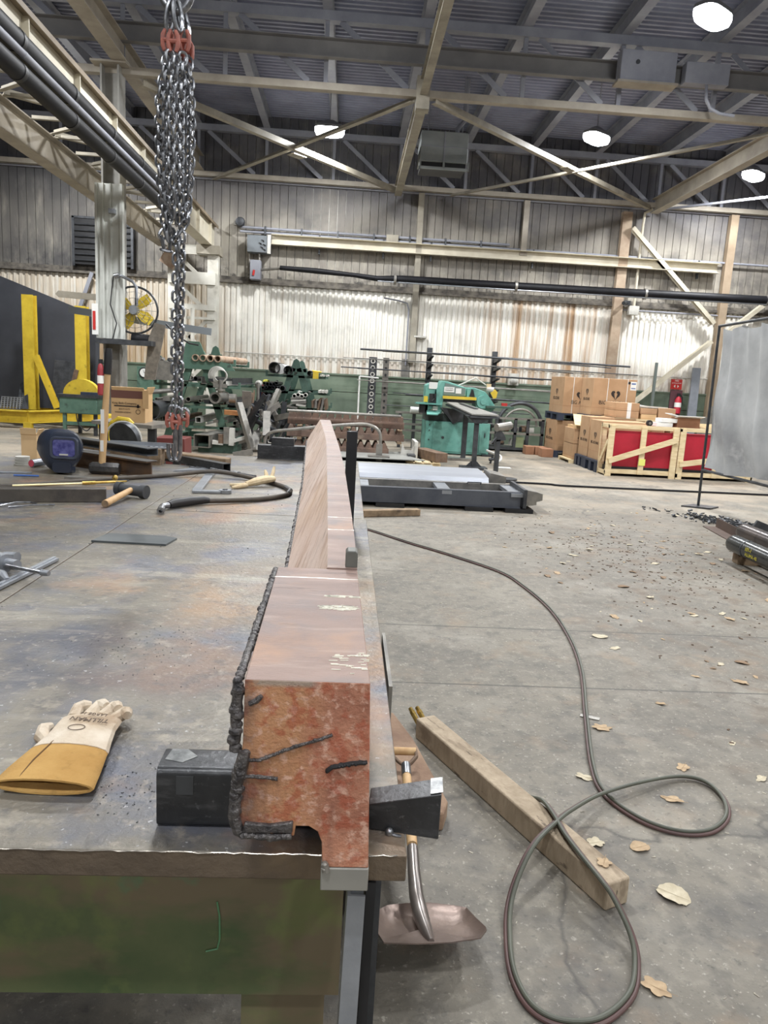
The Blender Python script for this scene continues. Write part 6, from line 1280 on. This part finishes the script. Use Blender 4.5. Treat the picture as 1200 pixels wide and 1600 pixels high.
obj('chute', MB().prism([(1.98, 15.8, 1.0), (2.62, 15.8, .96), (2.42, 15.8, .74), (2.28, 15.8, .66), (2.20, 15.8, .76)], (0, .2, 0)), dark_steel, t, smooth=False)
obj('side_shelf', MB().prism([(1.68, 15.6, .84), (1.90, 15.55, .84), (2.04, 15.9, .90), (1.70, 15.9, .90)], (0, 0, .02)), teal, t, smooth=False)
obj('punch_frame', MB().prism([(1.66, 15.9, .86), (1.66, 15.9, 1.45), (1.74, 15.9, 1.50), (1.86, 15.9, 1.50), (1.86, 15.9, 1.05), (1.80, 15.9, .95)], (0, .5, 0)), teal, t, bevel=.01)
obj('throat', MB().bx(1.74, 15.86, 1.02, 1.90, 15.91, 1.28).tube([(1.80, 15.84, 1.12), (1.86, 15.84, 1.18), (1.84, 15.84, 1.28)], .02), black, t)
obj('main_frame', MB().prism([(1.90, 15.85, .86), (1.88, 15.85, 1.38), (1.98, 15.85, 1.56), (2.12, 15.85, 1.55), (2.52, 15.85, 1.44), (2.52, 15.85, 1.26), (2.04, 15.85, 1.26), (2.02, 15.85, .86)], (0, .5, 0)), teal, t, bevel=.01)
obj('name_plate_panel', MB().prism([(2.03, 15.83, 1.27), (2.06, 15.83, 1.52), (2.50, 15.83, 1.42), (2.50, 15.83, 1.27)], (0, .02, 0)), mat('panel_grey_green', (108, 124, 118), None, rough=.5), t, smooth=False)
obj('placard', MB().bx(2.04, 15.82, 1.33, 2.26, 15.832, 1.44).bx(2.29, 15.82, 1.31, 2.41, 15.832, 1.42), white, t, smooth=False)
obj('placard', MB().bx(1.72, 15.88, 1.38, 1.90, 15.9, 1.52), white, t, smooth=False)
text('lettering', 'CAUTION', .035, (2.15, 15.818, 1.41), (90, 0, 0), ink, t)
obj('text_line', MB().bx(2.06, 15.816, 1.375, 2.24, 15.82, 1.38).bx(2.06, 15.816, 1.36, 2.22, 15.82, 1.364), ink, t, smooth=False)
obj('guard_bar', MB().bx(2.02, 15.78, 1.19, 2.74, 15.84, 1.25), yellow, t, smooth=False)
obj('guard_slot', MB().bx(2.05, 15.86, 1.12, 2.72, 15.95, 1.18), black, t, smooth=False)
obj('shear_body', MB().prism([(2.54, 15.9, 1.44), (2.70, 15.9, 1.45), (2.94, 15.9, 1.38), (3.06, 15.9, 1.25), (3.20, 15.9, 1.05), (3.0, 15.9, .86), (2.78, 15.9, .86), (2.74, 15.9, 1.2), (2.54, 15.9, 1.22)], (0, .5, 0)), teal, t, bevel=.01)
obj('pivot_wheel', MB().cyl((2.90, 15.9, 1.16), (2.90, 15.82, 1.16), .14, n=24).cyl((2.90, 15.82, 1.16), (2.90, 15.79, 1.16), .06, n=16), teal, t)
obj('lever_slot', MB().prism([(2.60, 15.88, 1.26), (2.72, 15.88, 1.26), (2.68, 15.88, 1.40), (2.64, 15.88, 1.42)], (0, .03, 0)), black, t, smooth=False)
obj('side_table', MB().bx(2.96, 15.7, 1.05, 3.55, 16.1, 1.09), dkgreen, t, smooth=False)
obj('side_guard', MB().prism([(3.05, 15.85, 1.36), (3.14, 15.85, 1.44), (3.2, 15.85, 1.38), (3.18, 15.85, 1.26), (3.12, 15.85, 1.24)], (0, .06, 0)), yellow, t, smooth=False)
obj('motor_cap', MB().cyl((2.98, 15.95, 1.44), (3.12, 15.9, 1.42), .06, n=14), offwhite, t)
obj('lamp_arm', MB().cyl((2.32, 15.95, 1.46), (2.72, 15.95, 1.66), .016).cyl((2.72, 15.95, 1.66), (3.02, 15.95, 1.48), .012), offwhite, t)
obj('work_lamp', MB().bx(2.97, 15.9, 1.46, 3.06, 15.98, 1.55), pine, t, smooth=False)
obj('yellow_switch', MB().bx(1.62, 15.8, 1.10, 1.70, 15.88, 1.22), yellow, t, smooth=False)
obj('left_table', MB().bx(1.45, 15.75, 1.05, 2.0, 16.05, 1.08), teal, t, smooth=False)
obj('control_box', MB().bx(1.55, 15.9, .86, 1.72, 16.1, 1.04), black, t, smooth=False)
obj('gauge_plate', MB().bx(1.83, 15.84, .93, 1.93, 15.87, 1.02), offwhite, t, smooth=False)
ft = mat('feed_table', (150, 148, 142), (132, 130, 126), 4, .5, .2)
obj('feed_table', MB().prism([(2.10, 15.8, 1.10), (2.45, 15.8, 1.10), (2.72, 13.2, .985), (2.22, 13.15, .985)], (0, 0, .025)), ft, t, smooth=False)
obj('feed_table_edge', MB().prism([(2.09, 15.8, 1.05), (2.46, 15.8, 1.05), (2.74, 13.18, .94), (2.20, 13.12, .94)], (0, 0, .03)).prism([(2.30, 15.4, 1.12), (2.38, 15.4, 1.12), (2.52, 14.2, 1.06), (2.44, 14.2, 1.06)], (0, 0, .012)), dark_steel, t, smooth=False)
obj('red_block', MB().bx(3.3, 15.8, 1.10, 3.42, 15.88, 1.16), red_s, label='small red block on the side table of the teal machine', cat='block')
# vise-like pale machine left
t = thing('shelf_stand', (1.45, 17, 0), 'grey steel frame with shelves just left of the teal machine', 'frame')
for x in (1.18, 1.5): obj('post', MB().bx(x, 16.9, 0, x+.07, 17.0, .80), dark_steel, t, smooth=False)
for z in (.15, .38, .52, .78): obj('shelf_bar', MB().bx(1.1, 16.88, z, 1.75, 16.95, z+.05), mid_steel, t, smooth=False)
obj('white_motor', MB().cyl((1.42, 16.7, .88), (1.62, 16.7, .88), .07, n=14), white, t)
# scrap rack right of machine
t = thing('scrap_rack', (4.0, 17.6, 0), 'low grey steel rack with round machine parts between the teal machine and the cartons', 'rack')
obj('base', MB().bx(3.1, 17.3, .04, 4.7, 17.9, .10), dark_steel, t, smooth=False)
for x in (3.15, 3.5, 3.95, 4.25, 4.6): obj('post', MB().bx(x, 17.3, .1, x+.07, 17.36, .78), dark_steel, t, smooth=False)
for z in (.4, .75): obj('rail', MB().bx(3.15, 17.3, z, 4.67, 17.36, z+.05), mid_steel, t, smooth=False)
def arc(cx_, y, cz, r, a0, a1, rr, m_, lab, par=None):
    return obj('steel_ring', MB().tube([(cx_+r*math.cos(math.radians(a)), y, cz+r*math.sin(math.radians(a))) for a in range(a0, a1+1, 8)], rr, n=8), m_, label=lab, cat='ring')
arc(4.12, 17.5, .62, .52, 0, 184, .045, dark_steel, 'large dark half ring standing on the low rack right of the teal machine')
arc(4.12, 17.45, .60, .40, 0, 180, .025, mid_steel, 'thinner grey half ring inside the large dark one')
arc(3.40, 17.4, .62, .24, 0, 184, .05, dark_steel, 'small dark half ring beside the teal machine')
rnd = random.Random(55)
for i in range(22):
    x = rnd.uniform(3.2, 4.5); z = rnd.choice((.14, .46)); s = rnd.uniform(.06, .15); b = MB()
    if i % 2: b.cyl((x, 17.4, z+s*.5), (x+s, 17.45, z+s*.5), s*.5, n=12)
    else: b.box((x, 17.5, z+s*.5), (s*1.5, s, s), (0, rnd.uniform(-15, 15), rnd.uniform(-20, 20)))
    obj('machine_part', b, (mid_steel, dark_steel, offwhite, rust_steel)[i % 4], label='small %s %s part on the low rack of machine parts' % (('grey', 'dark', 'pale', 'brown')[i % 4], ('square', 'round')[i % 2]), cat='machine part', group='small %s %s parts on the low rack' % (('grey', 'dark', 'pale', 'brown')[i % 4], ('square', 'round')[i % 2]))
obj('green_can', MB().bx(4.0, 17.35, .1, 4.22, 17.5, .34), mat('pale_green', (140, 150, 112), None, rough=.6), label='pale green tin on the low rack of machine parts', cat='tin')
t = thing('c_clamp', (2.95, 14.5, 0), 'white C-clamp lying on the floor right of the roller stand', 'clamp')
obj('frame', MB().tube(smooth_path([(2.78, 14.4, .26), (2.90, 14.3, .22), (3.02, 14.2, .18), (3.0, 14.1, .10), (2.88, 14.1, .05)]), .022, n=8), white, t)
obj('screw', MB().cyl((2.83, 14.2, .02), (2.88, 14.2, .20), .02).cyl((2.80, 14.2, .10), (2.92, 14.2, .12), .03), dark_steel, t)
obj('paper', MB().bx(2.9, 13.7, 0, 3.15, 13.9, .004), white, label='small white paper sheet on the floor beside the C-clamp', cat='paper', smooth=False)
# ================================================================== CARTONS
def carton(x0, y0, z0, x1, y1, z1, lab, m_=card, grp='big cartons by the far wall', tapes=(), front=None, side=None, open_=False):
    t = thing('carton', ((x0+x1)/2, (y0+y1)/2, z0), lab, 'box', grp)
    obj('box', MB().bx(x0, y0, z0, x1, y1, z1), m_, t, bevel=.006)
    obj('seam', MB().bx(x0-.001, y0-.002, z0+(z1-z0)*.21, x1, y0, z0+(z1-z0)*.21+.004).bx(x0-.002, y0, z0+(z1-z0)*.21, x0, y1, z0+(z1-z0)*.21+.004), card_d, t, smooth=False)
    for x in tapes: obj('strap', MB().bx(x, y0-.004, z0, x+.012, y0, z1).bx(x, y0, z1, x+.012, y1, z1+.003), white, t, smooth=False)
    return t
def logo(t, x, y, z, s, side=False):
    # heart-like fan blade emblem
    def P(u, v): return (x, y-u, z+v) if side else (x+u, y, z+v)
    ext = (.003, 0, 0) if side else (0, .003, 0)
    b = MB()
    b.prism([P(u*s, v*s) for u, v in ((0, -.5), (-.14, -.28), (-.42, -.05), (-.5, .2), (-.38, .42), (-.16, .45), (-.05, .28), (-.16, .2), (-.12, -.02))], ext)
    b.prism([P(u*s, v*s) for u, v in ((.02, -.5), (.16, -.02), (.2, .12), (.06, .3), (.2, .46), (.42, .38), (.5, .16), (.42, -.08), (.16, -.3))], ext)
    obj('emblem', b, ink, t, smooth=False)
pl = blue_p
def plastic_pallet(x0, y0, z0, x1, y1, lab, h=.15):
    t = thing('plastic_pallet', ((x0+x1)/2, (y0+y1)/2, z0), lab, 'pallet', 'dark plastic pallets')
    obj('deck', MB().bx(x0, y0, z0+h-.04, x1, y1, z0+h), pl, t, smooth=False)
    for i in range(3):
        for j in range(3):
            xx = x0+(x1-x0-.14)*i/2; yy = y0+(y1-y0-.14)*j/2; obj('block', MB().bx(xx, yy, z0, xx+.14, yy+.14, z0+h-.04), pl, t, smooth=False)
    return t
# rear left lower carton
plastic_pallet(4.66, 16.4, 0, 5.9, 17.5, 'dark plastic pallet on the floor under the rear left carton')
tC = carton(4.72, 16.45, .15, 5.75, 17.4, .83, 'brown carton at the rear left, below the dark pallet')
logo(tC, 4.717, 16.95, .55, .16, True); text('lettering', 'BIG ASS FANS', .09, (4.716, 16.95, .40), (90, 0, -90), ink, tC)
plastic_pallet(4.70, 16.35, .84, 5.78, 17.45, 'dark plastic pallet raised under the left top carton', .16)
plastic_pallet(5.12, 15.5, .86, 6.12, 16.33, 'dark plastic pallet raised under the right top carton', .16)
tA = carton(4.78, 16.35, 1.0, 5.75, 17.45, 1.80, 'big top carton at the left, with one white strap', tapes=(4.985,))
logo(tA, 5.16, 16.345, 1.40, .18); text('lettering', 'BIG ASS FANS', .115, (5.24, 16.345, 1.25), (90, 0, 0), ink, tA, align='CENTER', sx=.8)
logo(tA, 4.777, 16.9, 1.47, .15, True); text('lettering', 'BIG ASS FANS', .10, (4.776, 16.9, 1.32), (90, 0, -90), ink, tA, sx=.8)
tB = carton(5.17, 15.55, 1.02, 6.10, 16.33, 1.80, 'big top carton at the right, with a white shipping label', tapes=(5.475, 5.895))
logo(tB, 5.66, 15.545, 1.46, .20); text('lettering', 'BIG ASS FANS', .115, (5.66, 15.545, 1.29), (90, 0, 0), ink, tB)
logo(tB, 5.167, 15.93, 1.5, .15, True); text('lettering', 'BIG ASS FANS', .085, (5.166, 15.93, 1.35), (90, 0, -90), ink, tB, sx=.8)
obj('shipping_label', MB().bx(5.96, 15.544, 1.58, 6.09, 15.55, 1.76), white, tB, smooth=False)
obj('label_print', MB().bx(5.98, 15.542, 1.70, 6.07, 15.544, 1.73).bx(5.98, 15.542, 1.61, 6.07, 15.544, 1.63), mat('print_blue', (90, 110, 160), None), tB, smooth=False)
obj('round_mark', MB().cyl((5.93, 15.542, 1.73), (5.93, 15.548, 1.73), .028, n=16), ink, tB)
# under-support block for raised pallets
tD0 = carton(5.36, 15.6, 0, 6.1, 16.3, .85, 'plain brown carton under the dark pallet of the right top carton')
# two small stacked cartons
t = thing('wooden_pallet', (5.1, 15.5, 0), 'low pale wooden pallet under the two small stacked cartons', 'pallet')
obj('deck', MB().bx(4.72, 15.25, .05, 5.32, 16.1, .08).bx(4.72, 15.25, 0, 5.32, 15.33, .05).bx(4.72, 16.0, 0, 5.32, 16.1, .05), pine, t, smooth=False)
tE = carton(4.78, 15.3, .08, 5.20, 16.0, .40, 'lower of the two small stacked cartons', grp='small stacked cartons')
tF = carton(4.78, 15.3, .41, 5.20, 16.0, .73, 'upper of the two small stacked cartons', grp='small stacked cartons')
for tt_, z in ((tE, .24), (tF, .57)):
    logo(tt_, 4.98, 15.296, z+.05, .08); text('lettering', 'BIG ASS FANS', .04, (4.98, 15.296, z-.04), (90, 0, 0), ink, tt_)
obj('plywood_sheet', MB().prism([(4.74, 15.2, .80), (5.28, 15.15, .78), (5.35, 15.9, .98), (4.90, 15.9, 1.0)], (0, 0, .015)), pine, label='pale plywood sheet lying tilted on the small stacked cartons', cat='board', smooth=False)
obj('carton_liner', MB().bx(4.82, 15.32, .73, 5.22, 15.95, .79), card_l, label='opened tan carton flaps under the plywood sheet', cat='box', smooth=False)
# two cartons side by side on dark pallets near crate
plastic_pallet(4.78, 13.75, 0, 5.9, 14.55, 'dark plastic pallet under the nearer carton left of the crate', .22)
plastic_pallet(4.80, 14.6, 0, 5.9, 15.2, 'dark plastic pallet under the farther carton left of the crate', .22)
tG = carton(4.84, 13.8, .22, 5.8, 14.5, .98, 'nearer of two brown cartons standing left of the red crate')
tH = carton(4.86, 14.6, .22, 5.8, 15.2, 1.02, 'farther of two brown cartons standing left of the red crate')
logo(tG, 4.837, 14.15, .68, .14, True); text('lettering', 'BIG ASS FANS', .08, (4.836, 14.15, .54), (90, 0, -90), ink, tG, sx=.9)
logo(tH, 4.857, 14.88, .68, .14, True); text('lettering', 'BIG ASS FANS', .08, (4.856, 14.88, .54), (90, 0, -90), ink, tH, sx=.9)
# row of three low cartons
for i, (x, w_) in enumerate(((4.15, .27), (4.43, .42), (4.70, .0))):
    pass
for i, (x0, x1, y0, lab) in enumerate(((4.14, 4.34, 16.75, 'leftmost of three low brown cartons on the floor'), (4.36, 4.62, 16.72, 'middle of three low brown cartons on the floor'), (4.345, 4.66, 16.25, ''))):
    if lab: carton(x0, y0, 0, x1, y0+.3, .19, lab, card_d, 'low brown cartons on the floor')
carton(4.40, 16.3, 0, 4.66, 16.62, .19, 'rightmost of three low brown cartons on the floor', card_d, 'low brown cartons on the floor')
# boxes on pallet behind crate
t = thing('wooden_pallet', (6.0, 14.9, .9), 'wooden pallet loaded with flat cartons behind the red crate', 'pallet')
obj('deck', MB().bx(5.35, 14.6, .98, 6.75, 15.4, 1.02), pine, t, smooth=False)
for x in (5.35, 5.98, 6.6): obj('block', MB().bx(x, 14.6, .88, x+.14, 15.4, .98), pine, t, smooth=False)
obj('plain_carton', MB().bx(5.9, 14.6, 0, 6.8, 15.4, .88), card_d, label='brown carton under the loaded wooden pallet', cat='box', smooth=False)
for x0, z0, x1, z1, m_, lab in ((5.37, 1.02, 5.85, 1.17, card, 'flat tan carton at the left of the loaded pallet, lower'), (5.37, 1.175, 5.85, 1.33, card, 'flat tan carton at the left of the loaded pallet, upper'),
                            (5.90, 1.02, 6.22, 1.12, card_l, 'small pale carton in the middle of the loaded pallet'), (5.88, 1.125, 6.22, 1.24, card, 'tan carton on the small pale one'), (6.25, 1.02, 6.6, 1.26, card, 'tan carton at the right of the loaded pallet')):
    tt_ = carton(x0, 14.65, z0, x1, 15.3, z1, lab, m_, 'cartons on the loaded pallet')
    if x0 < 5.5: obj('tape', MB().bx(5.60, 14.644, z0, 5.68, 14.65, z1), white, tt_, smooth=False)
obj('foam_sheet', MB().prism([(5.88, 14.7, 1.26), (6.45, 14.7, 1.25), (6.52, 15.2, 1.22), (5.92, 15.2, 1.28)], (0, 0, .03)), offwhite, label='white foam sheet on top of the loaded pallet', cat='foam', smooth=False)
# ================================================================== CRATES
def crate(x0, x1, lab, diag):
    t = thing('wooden_crate', ((x0+x1)/2, 13.8, 0), lab, 'crate', 'pine crates with red panels')
    yf, yb = 13.30, 14.05 if x0 < 5 else 14.0
    if x0 < 5: yb = 13.72
    B = lambda n_, *a: obj(n_, MB().bx(*a), pine, t, smooth=False)
    for x in (x0, x1-.11):
        B('post', x, yf, 0, x+.11, yf+.03, .93); B('post', x, yb, 0, x+.11, yb+.03, .93)
    B('post', (x0+x1)/2-.05, yf, .05, (x0+x1)/2+.05, yf+.03, .92)
    for y in (yf+.03, yb-.03): B('rail', x0, y, .88, x1, y+.03, .95); B('rail', x0, y, .05, x1, y+.03, .13)
    for x in (x0, x1-.03): B('end_rail', x, yf, .88, x+.03, yb, .95); B('end_rail', x, yf, .03, x+.03, yb, .10)
    obj('diagonal', MB().beam((x0+.04, yf-.015, .28), (x1-.04, yf-.015, .72 if diag else .50), .03, .10), pine, t, smooth=False)
    obj('end_diagonal', MB().beam((x0+.015, yb-.05, .25), (x0+.015, yf+.05, .65), .03, .07), pine, t, smooth=False)
    obj('red_panel', MB().bx(x0+.07, yf+.07, .18, x1-.05, yf+.09, .84), red, t, smooth=False)
    obj('black_base', MB().bx(x0+.07, yf+.06, .07, x1-.05, yb-.05, .18), black, t, smooth=False)
    obj('red_machine', MB().bx(x0+.12, yf+.1, .18, x1-.1, yb-.06, .82), red, t, smooth=False)
    return t
tc_ = crate(4.80, 6.12, 'pine crate around red panels, the left one, in front of the cartons', True)
obj('yellow_tag', MB().bx(5.41, 13.29, .22, 5.53, 13.298, .34), mat('tag_yellow', (226, 226, 120), None, rough=.7), tc_, smooth=False)
crate(6.14, 7.6, 'pine crate around red panels, the right one, running behind the curtain', False)
t = thing('carton', (6.1, 13.6, .95), 'open brown carton with white flaps standing on the red crates', 'box')
obj('box', MB().bx(6.10, 13.4, .95, 6.52, 13.7, 1.13), card_d, t, smooth=False)
obj('flap', MB().box((6.3, 13.36, 1.15), (.50, .16, .01), (-12, 0, 0)).box((6.06, 13.55, 1.17), (.18, .3, .01), (0, 15, 0)), white, t, smooth=False)
for x0, z0, w_, lab in ((5.72, .95, .30, 'white flat carton lying on the left crate'), (5.80, 1.03, .36, 'thin white packet on top of the flat white carton')):
    obj('flat_box', MB().bx(x0, 13.42, z0, x0+w_, 13.7, z0+.07), white, label=lab, cat='box', smooth=False)
for i in range(4): obj('pine_slat', MB().bx(6.54, 13.4+.07*i, .95+.02*i, 6.9, 13.46+.07*i, .97+.02*i), pine, label='loose pine slat lying on the right crate', cat='timber', group='loose pine slats on the right crate', smooth=False)
t = thing('tape_reel', (5.62, 13.5, .95), 'small black reel on the left crate', 'reel')
obj('reel', MB().cyl((5.58, 13.4, 1.0), (5.58, 13.46, 1.0), .055, n=18), black, t)
obj('core', MB().cyl((5.58, 13.39, 1.0), (5.58, 13.4, 1.0), .025, n=12), mid_steel, t)
# ================================================================== WALL ITEMS RIGHT
t = thing('fire_sign', (8.65, 19.3, 1.66), 'red square fire extinguisher sign on the far wall', 'sign')
obj('board', MB().bx(8.50, 19.36, 1.68, 8.80, 19.38, 1.94), red_s, t, smooth=False)
text('lettering', 'FIRE', .06, (8.65, 19.355, 1.90), (90, 0, 0), white, t)
text('lettering', 'EXTINGUISHER', .037, (8.65, 19.355, 1.84), (90, 0, 0), white, t)
obj('arrow', MB().prism([(8.58, 19.355, 1.76), (8.62, 19.355, 1.80), (8.62, 19.355, 1.72)], (0, .004, 0)).prism([(8.72, 19.355, 1.76), (8.68, 19.355, 1.72), (8.68, 19.355, 1.80)], (0, .004, 0)), white, t, smooth=False)
t = thing('fire_extinguisher', (8.7, 19.2, 1.05), 'red fire extinguisher hanging on the green wall under the red sign', 'fire extinguisher')
obj('cylinder', MB().lathe((8.70, 19.25, 1.04), [(.05, 0), (.085, .02), (.085, .36), (.05, .43), (.025, .46)], 16), red, t)
obj('label_band', MB().cyl((8.70, 19.25, 1.22), (8.70, 19.25, 1.34), .087, n=16), white, t)
obj('valve', MB().bx(8.66, 19.23, 1.50, 8.74, 19.27, 1.58).tube([(8.74, 19.25, 1.54), (8.80, 19.24, 1.48), (8.79, 19.22, 1.3)], .014, n=6), black, t)
obj('backboard', MB().bx(8.52, 19.36, .98, 8.84, 19.39, 1.66), mat('board_maroon', (96, 60, 66), None, rough=.7), t, smooth=False)
obj('grey_plank', MB().prism([(8.80, 18.8, 0), (9.05, 18.8, 0), (9.18, 19.2, 2.26), (8.97, 19.2, 2.26)], (0, .05, 0)), mat('plank_grey', (120, 124, 130), (104, 108, 114), 3, .5), label='tall grey steel plank leaning on the wall right of the extinguisher', cat='steel plate', smooth=False)
obj('thin_post', MB().bx(7.80, 18.8, 0, 7.86, 18.86, 2.32), mat('post_greenish', (96, 104, 100), None, rough=.5), label='thin grey green post standing before the rusty wall sheets', cat='post', smooth=False)
obj('dark_ring', MB().tube([(9.85+.05*math.cos(a), 18.3+.2*math.cos(a), 1.15+.28*math.sin(a)) for a in [2*math.pi*i/24 for i in range(24)]], .03, n=8, closed=True), dark_steel, label='dark wheel half hidden behind the curtain edge', cat='wheel')
obj('notched_plate', MB().prism([(9.2, 19.0, 0), (9.6, 19.0, 0), (9.6, 19.0, 1.3), (9.45, 19.0, 1.3), (9.45, 19.0, 1.0), (9.2, 19.0, 1.0)], (0, .04, 0)), mid_steel, label='grey notched plate leaning beside the tall grey plank', cat='steel plate', smooth=False)
# ================================================================== PARTS OF PARTS
def nest(root_prefix, part, subs):
    for r in [o for o in COL.objects if o.parent is None and o.name.split('.')[0] == root_prefix]:
        ps = [c for c in r.children if c.name.split('.')[0] == part]
        if not ps: continue
        p = ps[0]
        for c in list(r.children):
            if c is not p and c.name.split('.')[0] in subs:
                c.location = c.location - p.location; c.parent = p
nest('carton', 'box', ('seam', 'strap', 'emblem', 'lettering', 'shipping_label', 'label_print', 'round_mark', 'tape'))
nest('carton', 'carton', ('brown_band', 'lettering', 'printed_bolt', 'printed_ring', 'carton_label'))
nest('ironworker_machine', 'door', ('latch', 'bolt_row'))
nest('ironworker_machine', 'name_plate_panel', ('placard', 'lettering', 'text_line'))
nest('welding_glove', 'palm', ('lettering', 'stamp'))
nest('welding_glove', 'cuff', ('cuff_seam',))
nest('fire_extinguisher', 'cylinder', ('label_band', 'valve'))
nest('fire_sign', 'board', ('lettering', 'arrow', 'red_field'))
nest('wall_clock', 'face', ('hand',))
nest('switch_box', 'cabinet', ('symbol', 'cover_edge'))
nest('disconnect_switch', 'cabinet', ('lever',))
nest('steel_column', 'cladding', ('cable', 'junction_box'))
nest('industrial_fan', 'hub', ('blade',))
nest('industrial_fan', 'guard_ring', ('wire_guard',))
nest('wedge_plate', 'wedge', ('worn_corner', 'weld_blob'))
nest('steel_pipe', 'pipe', ('lettering', 'band'))
nest('welding_helmet', 'shell', ('window_frame', 'window', 'sensor_bar', 'chin'))
nest('sledgehammer', 'handle', ('grip', 'label_sticker'))
nest('scoop_shovel', 'shaft', ('ferrule', 'yoke', 'grip'))
nest('crane_runway_girder', 'web', ('stiffener',))
nest('steel_bar', 'head_block', ('ground_foot', 'chalk_mark', 'slag_strip'))
nest('unit_heater', 'casing', ('seam', 'louver', 'outlet_frame'))
nest('perforated_column', 'column', ('washer', 'hole'))
